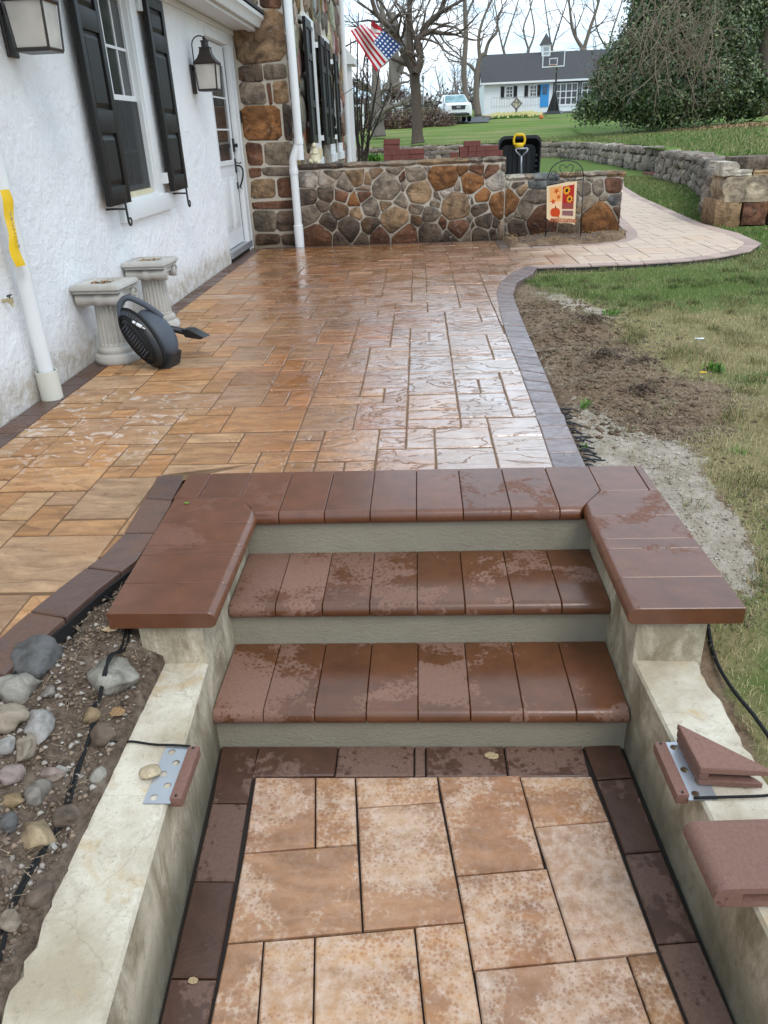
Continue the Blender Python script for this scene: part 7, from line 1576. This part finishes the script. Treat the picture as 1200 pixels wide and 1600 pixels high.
tree('bare_tree', 'grey twin trunked bare tree behind the white trellis', 'tree', pt(618, 196, 74), pl((618, 200, .55), (618, 160, .50), (616, 130, .48), (616, 100, .45), (614, 70, .42), (612, 20, .38), Y=74), [pl((617, 120, .3), (625, 112, .28), (629, 90, .25), (634, 60, .2), (640, 20, .16), Y=74), pl((614, 65, .3), (604, 40, .2), (596, 10, .15), Y=74)], 13, depth=4, L=2.6, mat='bark_pale', twig='twig_grey', minr=.012)
tree('bare_tree', 'tall thin bare tree rising behind the parked car', 'tree', pt(732, 175, 84), pl((732, 180, .34), (728, 150, .28), (725, 110, .25), (728, 60, .22), (727, 30, .20), (726, 0, .18), (725, -30, .14), Y=84), [pl((726, 112, .1), (722, 100, .09), (719, 80, .06), Y=84), pl((728, 60, .13), (715, 45, .1), (700, 40, .07), Y=84), pl((727, 30, .14), (735, 10, .1), (745, -10, .08), Y=84)], 14, depth=4, L=2.4, mat='bark_far', twig='twig_grey', minr=.012)
tree('bare_tree', 'crooked bare tree leaning beside the left gable of the garage', 'tree', pt(746, 178, 88), pl((747, 182, .40), (744, 150, .30), (745, 120, .27), (750, 90, .22), (760, 84, .18), Y=88), [pl((758, 85, .19), (764, 65, .16), (776, 50, .13), (778, 30, .10), (785, 10, .07), Y=88), pl((745, 118, .14), (738, 105, .16), (728, 98, .1), Y=88), pl((750, 95, .2), (748, 60, .16), (755, 30, .12), (768, 0, .1), Y=88)], 15, depth=4, L=2.4, mat='bark_far', twig='twig_reddish', minr=.012)
for k, (xs1, lab, tw, sd) in enumerate((((822, 824, 826, 818, 835), 'bare tree with twin thin stems behind the cupola', 'twig_grey', 21), ((905, 906, 912, 922, 896), 'broad bare tree with a forked trunk above the middle of the garage roof', 'twig_reddish', 22), ((940, 944, 950, 958, 934), 'bare tree behind the garage roof next to the evergreen', 'twig_grey', 23), ((792, 790, 786, 796, 780), 'slender bare tree behind the left part of the garage roof', 'twig_grey', 24), ((868, 866, 862, 872, 858), 'slender bare tree between the cupola and the broad forked one', 'twig_reddish', 25))):
    Yk = 106+k*2.; w = (.85 if k == 1 else .42)
    tree('bare_tree', lab, 'tree', pt(xs1[0], 165, Yk), pl((xs1[0], 172, .5*w), (xs1[1], 100, .42*w), (xs1[2], 75, .38*w), Y=Yk), [pl((xs1[2], 78, .3*w), (xs1[3], 45, .24*w), (xs1[3]+10, 15, .18*w), (xs1[3]+18, -15, .14*w), Y=Yk), pl((xs1[2], 78, .3*w), (xs1[4], 50, .22*w), (xs1[4]-6, 10, .16*w), (xs1[4]-10, -20, .12*w), Y=Yk)], sd, depth=5, L=3.0, mat='bark_far', twig=tw, minr=.014, curl=.3)
# stems of a bare shrub beside the house corner
rr = random.Random(31); t = thing('bare_shrub', 'bare many stemmed shrub between the stone house and the garden wall', 'shrub', (-1.35, 19.8, -.04)); segs = []
for k, (x1, y1, x2, y2) in enumerate(((562, 235, 548, 60), (560, 240, 560, 20), (566, 235, 575, 60), (572, 235, 595, 95), (560, 240, 553, 120), (569, 238, 612, 130), (566, 236, 568, 110), (575, 236, 585, 150))):
    p0, p3 = pt(565, 262, 19.8)-Vector((-1.35, 19.8, -.04))+Vector((rr.uniform(-.1, .1), 0, 0)), pt(x2, y2, 19.8)-Vector((-1.35, 19.8, -.04)); p1 = pt(x1, y1, 19.8)-Vector((-1.35, 19.8, -.04)); c_ = smoothline([p0, p1, p1.lerp(p3, .5)+Vector((rr.uniform(-.12, .12), rr.uniform(-.2, .2), 0)), p3], 4)
    for i in range(len(c_)-1):
        r_ = .032*(1-i/len(c_)*.7); segs.append((tuple(c_[i]), tuple(c_[i+1]), r_, r_*.93))
        if i > 3 and rr.random() < .65: grow(rr, c_[i], ((c_[i+1]-c_[i]).normalized()+Vector((rr.gauss(0, .6), rr.gauss(0, .6), rr.gauss(0, .3)))).normalized(), .55, r_*.5, 3, segs, .3, (1, 2), .1, minr=.003)
limbs_mesh('stems', segs, 'bark_dark', t, 5)

# evergreen thicket of holly and vine
def leaves(name, cen, n, leaf, cols, seed, parent, shape=None):
    """cen: list of ellipsoids (x,y,z,rx,ry,rz,weight); clumpy leaf cards near their shells"""
    rs_ = np.random.RandomState(seed); w = np.array([c[6] for c in cen]); w = w/w.sum(); KC = 22; idx = rs_.choice(len(cen), n//KC, p=w); C = np.array([c[:6] for c in cen])[idx]
    d = rs_.randn(len(idx), 3); d /= np.linalg.norm(d, axis=1)[:, None]; rad = rs_.uniform(.5, 1.12, len(idx))[:, None]; P0 = C[:, :3]+d*C[:, 3:6]*rad
    P0 = np.repeat(P0, KC, 0)+rs_.randn(len(P0)*KC, 3)*leaf*2.1; D = np.repeat(d, KC, 0); m_ = len(P0); nrm = D+rs_.randn(m_, 3)*.8; nrm /= np.linalg.norm(nrm, axis=1)[:, None]
    a = np.cross(nrm, rs_.randn(m_, 3)); a /= np.linalg.norm(a, axis=1)[:, None]; b = np.cross(nrm, a); s_ = leaf*(.6+.8*rs_.rand(m_, 1)); V = np.stack([P0-a*s_, P0+b*s_*.45+nrm*s_*.2, P0+a*s_, P0-b*s_*.45+nrm*s_*.2], 1).reshape(-1, 3); F = np.arange(m_*4).reshape(-1, 4)
    ck = rs_.randint(0, len(cols), len(idx)); T_ = np.array(cols)[np.repeat(ck, KC)]*(.6+.8*rs_.rand(m_, 1))*np.repeat(rs_.uniform(.75, 1.35, (len(idx), 1)), KC, 0); T_ = np.repeat(T_, 4, 0); return fast_mesh(name, V, F, 'holly_leaf', parent, tint=T_)
bz = lambda x, y: lawn_z(x, y)
hc = []
for px_, py_, rpx, Yh in ((1000, 150, 40, 40), (960, 150, 30, 40.5), (1040, 150, 42, 39.5), (1090, 140, 45, 40), (1140, 140, 40, 41), (1175, 150, 26, 41), (975, 110, 32, 41.5), (1020, 100, 45, 41), (1075, 90, 48, 41), (1125, 85, 45, 42), (990, 70, 28, 42), (1035, 45, 42, 42), (1090, 35, 48, 42), (1140, 35, 42, 43), (1060, 0, 48, 43), (1110, -20, 48, 43), (1160, 0, 38, 43.5), (1020, 10, 26, 43), (930, 165, 18, 39.5), (945, 130, 16, 41), (1060, -60, 60, 44), (1130, -70, 60, 44), (1185, 60, 24, 44), (915, 172, 14, 39)):
    p = pt(px_, py_, Yh); r_ = rpx*Yh*.00085; hc.append((p.x, p.y, p.z, r_, r_*.9, r_*.85, r_**2))
hol = thing('evergreen_thicket', 'huge dark evergreen holly overgrown with vines at the right of the lawn', 'evergreen tree', (11.8, 41, bz(11.8, 41)))
o = leaves('foliage', hc, 190000, .085, [(.05, .085, .03), (.08, .115, .045), (.035, .06, .022), (.12, .16, .06), (.18, .20, .09), (.09, .12, .05)], 3, None); o.parent = hol; o.location = -Vector(hol.location)
b = B()
for px0, px1, Yk, r_ in ((1150, 1128, 43, .42), (1172, 1180, 44, .30), (1090, 1080, 43, .4), (1050, 1040, 43, .3)): b.tube([pt(px0, 185, Yk)-Vector(hol.location), pt((px0+px1)/2, 90, Yk)-Vector(hol.location), pt(px1, -20, Yk)-Vector(hol.location)], [r_, r_*.8, r_*.6], 10)
stuff(b.obj('trunk', 'bark', hol, smooth=True))
segs = []; rr = random.Random(6)
for k in range(130):
    p = pt(rr.uniform(985, 1125), rr.uniform(-10, 115), 38.3+rr.uniform(0, .8))-Vector(hol.location); grow(rr, p, Vector((rr.gauss(0, .5), -.3, rr.choice([-1, .6]))).normalized(), 1.3, .022, 3, segs, .35, (1, 3), -.05, minr=.005)
for k in range(26):
    p = pt(rr.uniform(925, 1000), rr.uniform(90, 165), 38.9)-Vector(hol.location); grow(rr, p, Vector((rr.gauss(-.4, .5), -.3, .8)).normalized(), .9, .016, 3, segs, .35, (1, 3), .05, minr=.004)
limbs_mesh('vines', segs, 'vine_brown', hol, 3)
for nm, lab, xs1, Yk, r_ in (('tree', 'thick brown trunk standing in the right part of the thicket', (1165, 1160, 1155), 42.5, .34), ('tree', 'tall trunk at the right edge of the picture behind the leaf litter', (1194, 1192, 1196), 43, .36)):
    tree('tall_tree', lab, 'tree', pt(xs1[0], 176, Yk), pl((xs1[0], 180, r_*1.3), (xs1[1], 120, r_), (xs1[2], 50, r_*.9), (xs1[2], -30, r_*.8), Y=Yk), [pl((xs1[2], 20, .2), (xs1[2]+14, -10, .15), (xs1[2]+30, -40, .1), Y=Yk), pl((xs1[1], 60, .15), (xs1[1]-20, 40, .1), (xs1[1]-35, 30, .07), Y=Yk)], Yk, depth=4, L=1.6, mat='bark', twig='twig_reddish')
rs_ = np.random.RandomState(4); V, F, T_ = [], [], []
for k in range(2600):
    x, y = rs_.uniform(11.0, 16.5), rs_.uniform(34.5, 40); 
    if x < 11+(38-y)*.9: continue
    z = lawn_z(x, y)+rs_.rand()*.12; d = rs_.randn(3); d /= np.linalg.norm(d); e_ = np.cross(d, [0, 0, 1.]); s_ = .07; c_ = np.array([x, y, z]); b0 = len(V); V += [c_-d*s_, c_+e_*s_*.6, c_+d*s_, c_-e_*s_*.6]; F.append((b0, b0+1, b0+2, b0+3)); T_ += [np.array((.36, .24, .13))*(.5+.9*rs_.rand())]*4
tag(fast_mesh('leaf_litter', V, F, 'grass_blade', tint=np.array(T_)), 'dry brown leaves heaped at the foot of the evergreen thicket', 'leaves', kind='stuff')

# hedges, fence, trellis, arbour at the far left
hg = thing('hedge', 'low reddish brown bare hedge behind the pale trunked tree', 'hedge', (-2, 58, 1.3)); o = leaves('foliage', [(-2.9+k*.75, 58+(k % 2)*.8, 1.55+.12*(k % 3), .85, .8, .75, 1) for k in range(7)], 16000, .07, [(.12, .06, .045), (.16, .10, .06), (.09, .055, .04), (.18, .13, .08)], 5, None); o.parent = hg; o.location = -Vector(hg.location)
hg = thing('hedge', 'green brown shrubs beside the iron fence', 'hedge', (.4, 66, 1.6)); o = leaves('foliage', [(-.6+k*.8, 66+(k % 2)*.6, 1.95, .7, .7, .55, 1) for k in range(5)]+[(-4.5, 62, 1.9, 1., .9, 1.0, 1), (-5.5, 62, 1.9, 1., .9, 1.2, 1)], 14000, .08, [(.10, .13, .04), (.16, .13, .06), (.12, .08, .05)], 6, None); o.parent = hg; o.location = -Vector(hg.location)
wt_ = thing('weeping_tree', 'small round headed tree with brown twigs behind the large bare tree', 'tree', pt(617, 195, 69)); segs = []; rr = random.Random(8)
tp_ = pt(616, 148, 69)-Vector(wt_.location); B().tube([(0, 0, -.1), tuple(tp_)], .1, 8).obj('trunk', 'bark', wt_)
for k in range(130): d = Vector((rr.gauss(0, 1), rr.gauss(0, .8), rr.gauss(.15, .5))).normalized(); grow(rr, tp_, d, .55, .03, 3, segs, .3, (1, 3), -.12, minr=.006)
limbs_mesh('twigs', segs, 'twig_reddish', wt_, 3)
tr_ = thing('garden_trellis', 'white wooden garden trellis before the iron fence', 'trellis', pt(622, 193, 66))
for x in (-.36, -.12, .12, .36): B().box(x-.035, 0, -.1, x+.035, .05, 1.6).obj('post', 'white_paint', tr_)
for z in (.15, .45, .75, 1.05, 1.35): B().box(-.42, -.04, z, .42, -.002, z+.07).obj('slat', 'white_paint', tr_)
ab = thing('arbour', 'white post and beam of a garden arbour seen past the shrub stems', 'arbour', pt(568, 194, 55)); B().box(-.06, 0, -.2, .06, .12, 1.0).obj('post', 'white_paint', ab); B().box(-1.3, -.01, 1.0, .1, .13, 1.12).obj('beam', 'white_paint', ab)
fe = thing('iron_fence', 'dark iron fence between the large bare tree and the parked car', 'fence', (0, 72, 1.65)); 
for k in range(44): B().box(-1.6+.14*k, 0, -.1, -1.6+.14*k+.03, .03, 1.55).obj('picket', 'black_metal', fe)
for z in (.15, 1.35): B().box(-1.6, -.02, z, 4.5, -.002, z+.05).obj('rail', 'black_metal', fe)
lp = thing('post_lantern', 'slim lamp post with a small lantern left of the parked car', 'lamp post', pt(662, 190, 75)); B().tube([(0, 0, -.2), (0, 0, 3.0)], .05, 6).obj('post', 'grey_metal', lp); B().lathe([(.07, 3.), (.13, 3.35), (.16, 3.38), (.02, 3.55)], 8).obj('lantern', 'grey_metal', lp)
# woods on the skyline
rs_ = np.random.RandomState(12); segs = []; rr = random.Random(40)
for k in range(170):
    x = rs_.uniform(-60, 190); y = rs_.uniform(150, 215); z = lawn_z(x, y)-.5; h = rs_.uniform(5.5, 11) if x < 22 else rs_.uniform(8, 15); n = 5; p = Vector((x, y, z)); d = Vector((rs_.randn()*.05, 0, 1)).normalized(); r_ = rs_.uniform(.12, .3)
    for i in range(n):
        q = p+d*h/n; segs.append((tuple(p), tuple(q), r_, r_*.8)); r_ *= .8; p = q; d = (d+Vector((rr.gauss(0, .12), 0, 0))).normalized()
        if i > 0:
            for m_ in range(3): grow(rr, p, Vector((rr.gauss(0, .7), rr.gauss(0, .3), .7)).normalized(), h*.20, r_*.5, 3, segs, .25, (1, 2), .15, minr=.02)
tag(limbs_mesh('distant_wood', segs, 'twig_grey', None, 3), 'bare wood along the skyline beyond the far lawn', 'wood', kind='stuff')
th_ = leaves('thicket', [(x, 160+rs_.uniform(-10, 15), lawn_z(x, 160)+rs_.uniform(.4, 1.6), 4, 3, rs_.uniform(1.2, 2.8), 1) for x in np.linspace(-50, 120, 46)], 46000, .35, [(.17, .135, .11), (.20, .17, .14), (.14, .13, .09), (.16, .12, .10)], 9, None); tag(th_, 'low brown brush along the skyline beyond the far lawn', 'brush', kind='stuff')
def far_area(rs_, n):
    Y = 11+(rs_.rand(n)**1.7)*30; X = rs_.uniform(-3.5, 17, n); P_ = np.ones(n); P_[(X > .38*Y+.6)] = 0; wx_ = np.interp(Y, [10.9, 12, 14.5, 17.7, 20.8, 23, 33, 36.9, 38.6, 40, 41], [4.3, 4.5, 5.35, 6.1, 6.3, 6.9, 6.85, 6.45, 5.1, 3, -3]); P_[X < wx_+.1] = 0; return X, Y, P_
def lz_np(X, Y):
    d = segdist(WALL, X, Y); return .55+.0355*np.minimum(d, 95)+.30*np.exp(-((X-2.6)**2+(Y-62)**2)/200)
blades('grass', 200000, far_area, .05, .11, .007, lz_np, 'mown green and straw lawn above the dry stone walls', ((.11, .175, .04), (.33, .29, .14)), 7, .8)
# dry straw lying over the dug soil and in the cobble bed
def flat_straw(name, n, pts_fn, label, seed):
    rs_ = np.random.RandomState(seed); X, Y = pts_fn(rs_, n); a = rs_.rand(len(X))*6.283; L = rs_.uniform(.008, .035, len(X)); dx, dy = np.cos(a)*L, np.sin(a)*L; w = .0009; wx, wy = -np.sin(a)*w, np.cos(a)*w
    Z = ground_z(X, Y)+.004+rs_.rand(len(X))*.008; t = rs_.uniform(-.006, .012, len(X)); V = np.stack([np.stack([X-dx-wx, Y-dy-wy, Z], -1), np.stack([X-dx+wx, Y-dy+wy, Z], -1), np.stack([X+dx, Y+dy, Z+t], -1)], 1).reshape(-1, 3)
    T_ = np.repeat(np.array((.40, .30, .19))*(.4+.9*rs_.rand(len(X), 1)), 3, 0); return tag(fast_mesh(name, V, np.arange(len(V)).reshape(-1, 3), 'grass_blade', tint=T_), label, 'straw', kind='stuff')
def dug(rs_, n):
    Y = rs_.uniform(2.9, 7.2, n); X = rs_.uniform(.72, 2.1, n); m_ = (dirtF(X, Y)*rs_.rand(n) > .18) & ~inside(OUTLINE, X, Y) & (sandF(X, Y) < .6); return X[m_], Y[m_]
flat_straw('straw', 26000, dug, 'dead grass and roots strewn over the dug soil strip', 3)
def bedp(rs_, n):
    X, Y = rs_.uniform(-1.25, -.85, n), rs_.uniform(.7, 2.5, n); m_ = ~inside(OUTLINE, X, Y); return X[m_], Y[m_]
flat_straw('straw', 900, bedp, 'bits of dry stalk lying in the cobble bed', 4)
V, F, T3 = [], [], []; rr = random.Random(77)
for k in range(1500):
    x, y = rr.gauss(1.05, .24), rr.uniform(3.3, 6.3)
    if inside(OUTLINE, np.array([x]), np.array([y]))[0] or x < .72: continue
    s_ = rr.choice([.008, .012, .016, .022]); chip(V, F, (x, y, gz(x, y)+s_*.2), s_, rr); c_ = rr.choice([(.14, .09, .055), (.11, .07, .045), (.19, .13, .085)]); T3 += [c_]*6
tag(fast_mesh('clods', V, F, 'grass_blade', tint=np.array(T3)), 'clods of turned brown soil along the dug strip', 'soil', kind='stuff')
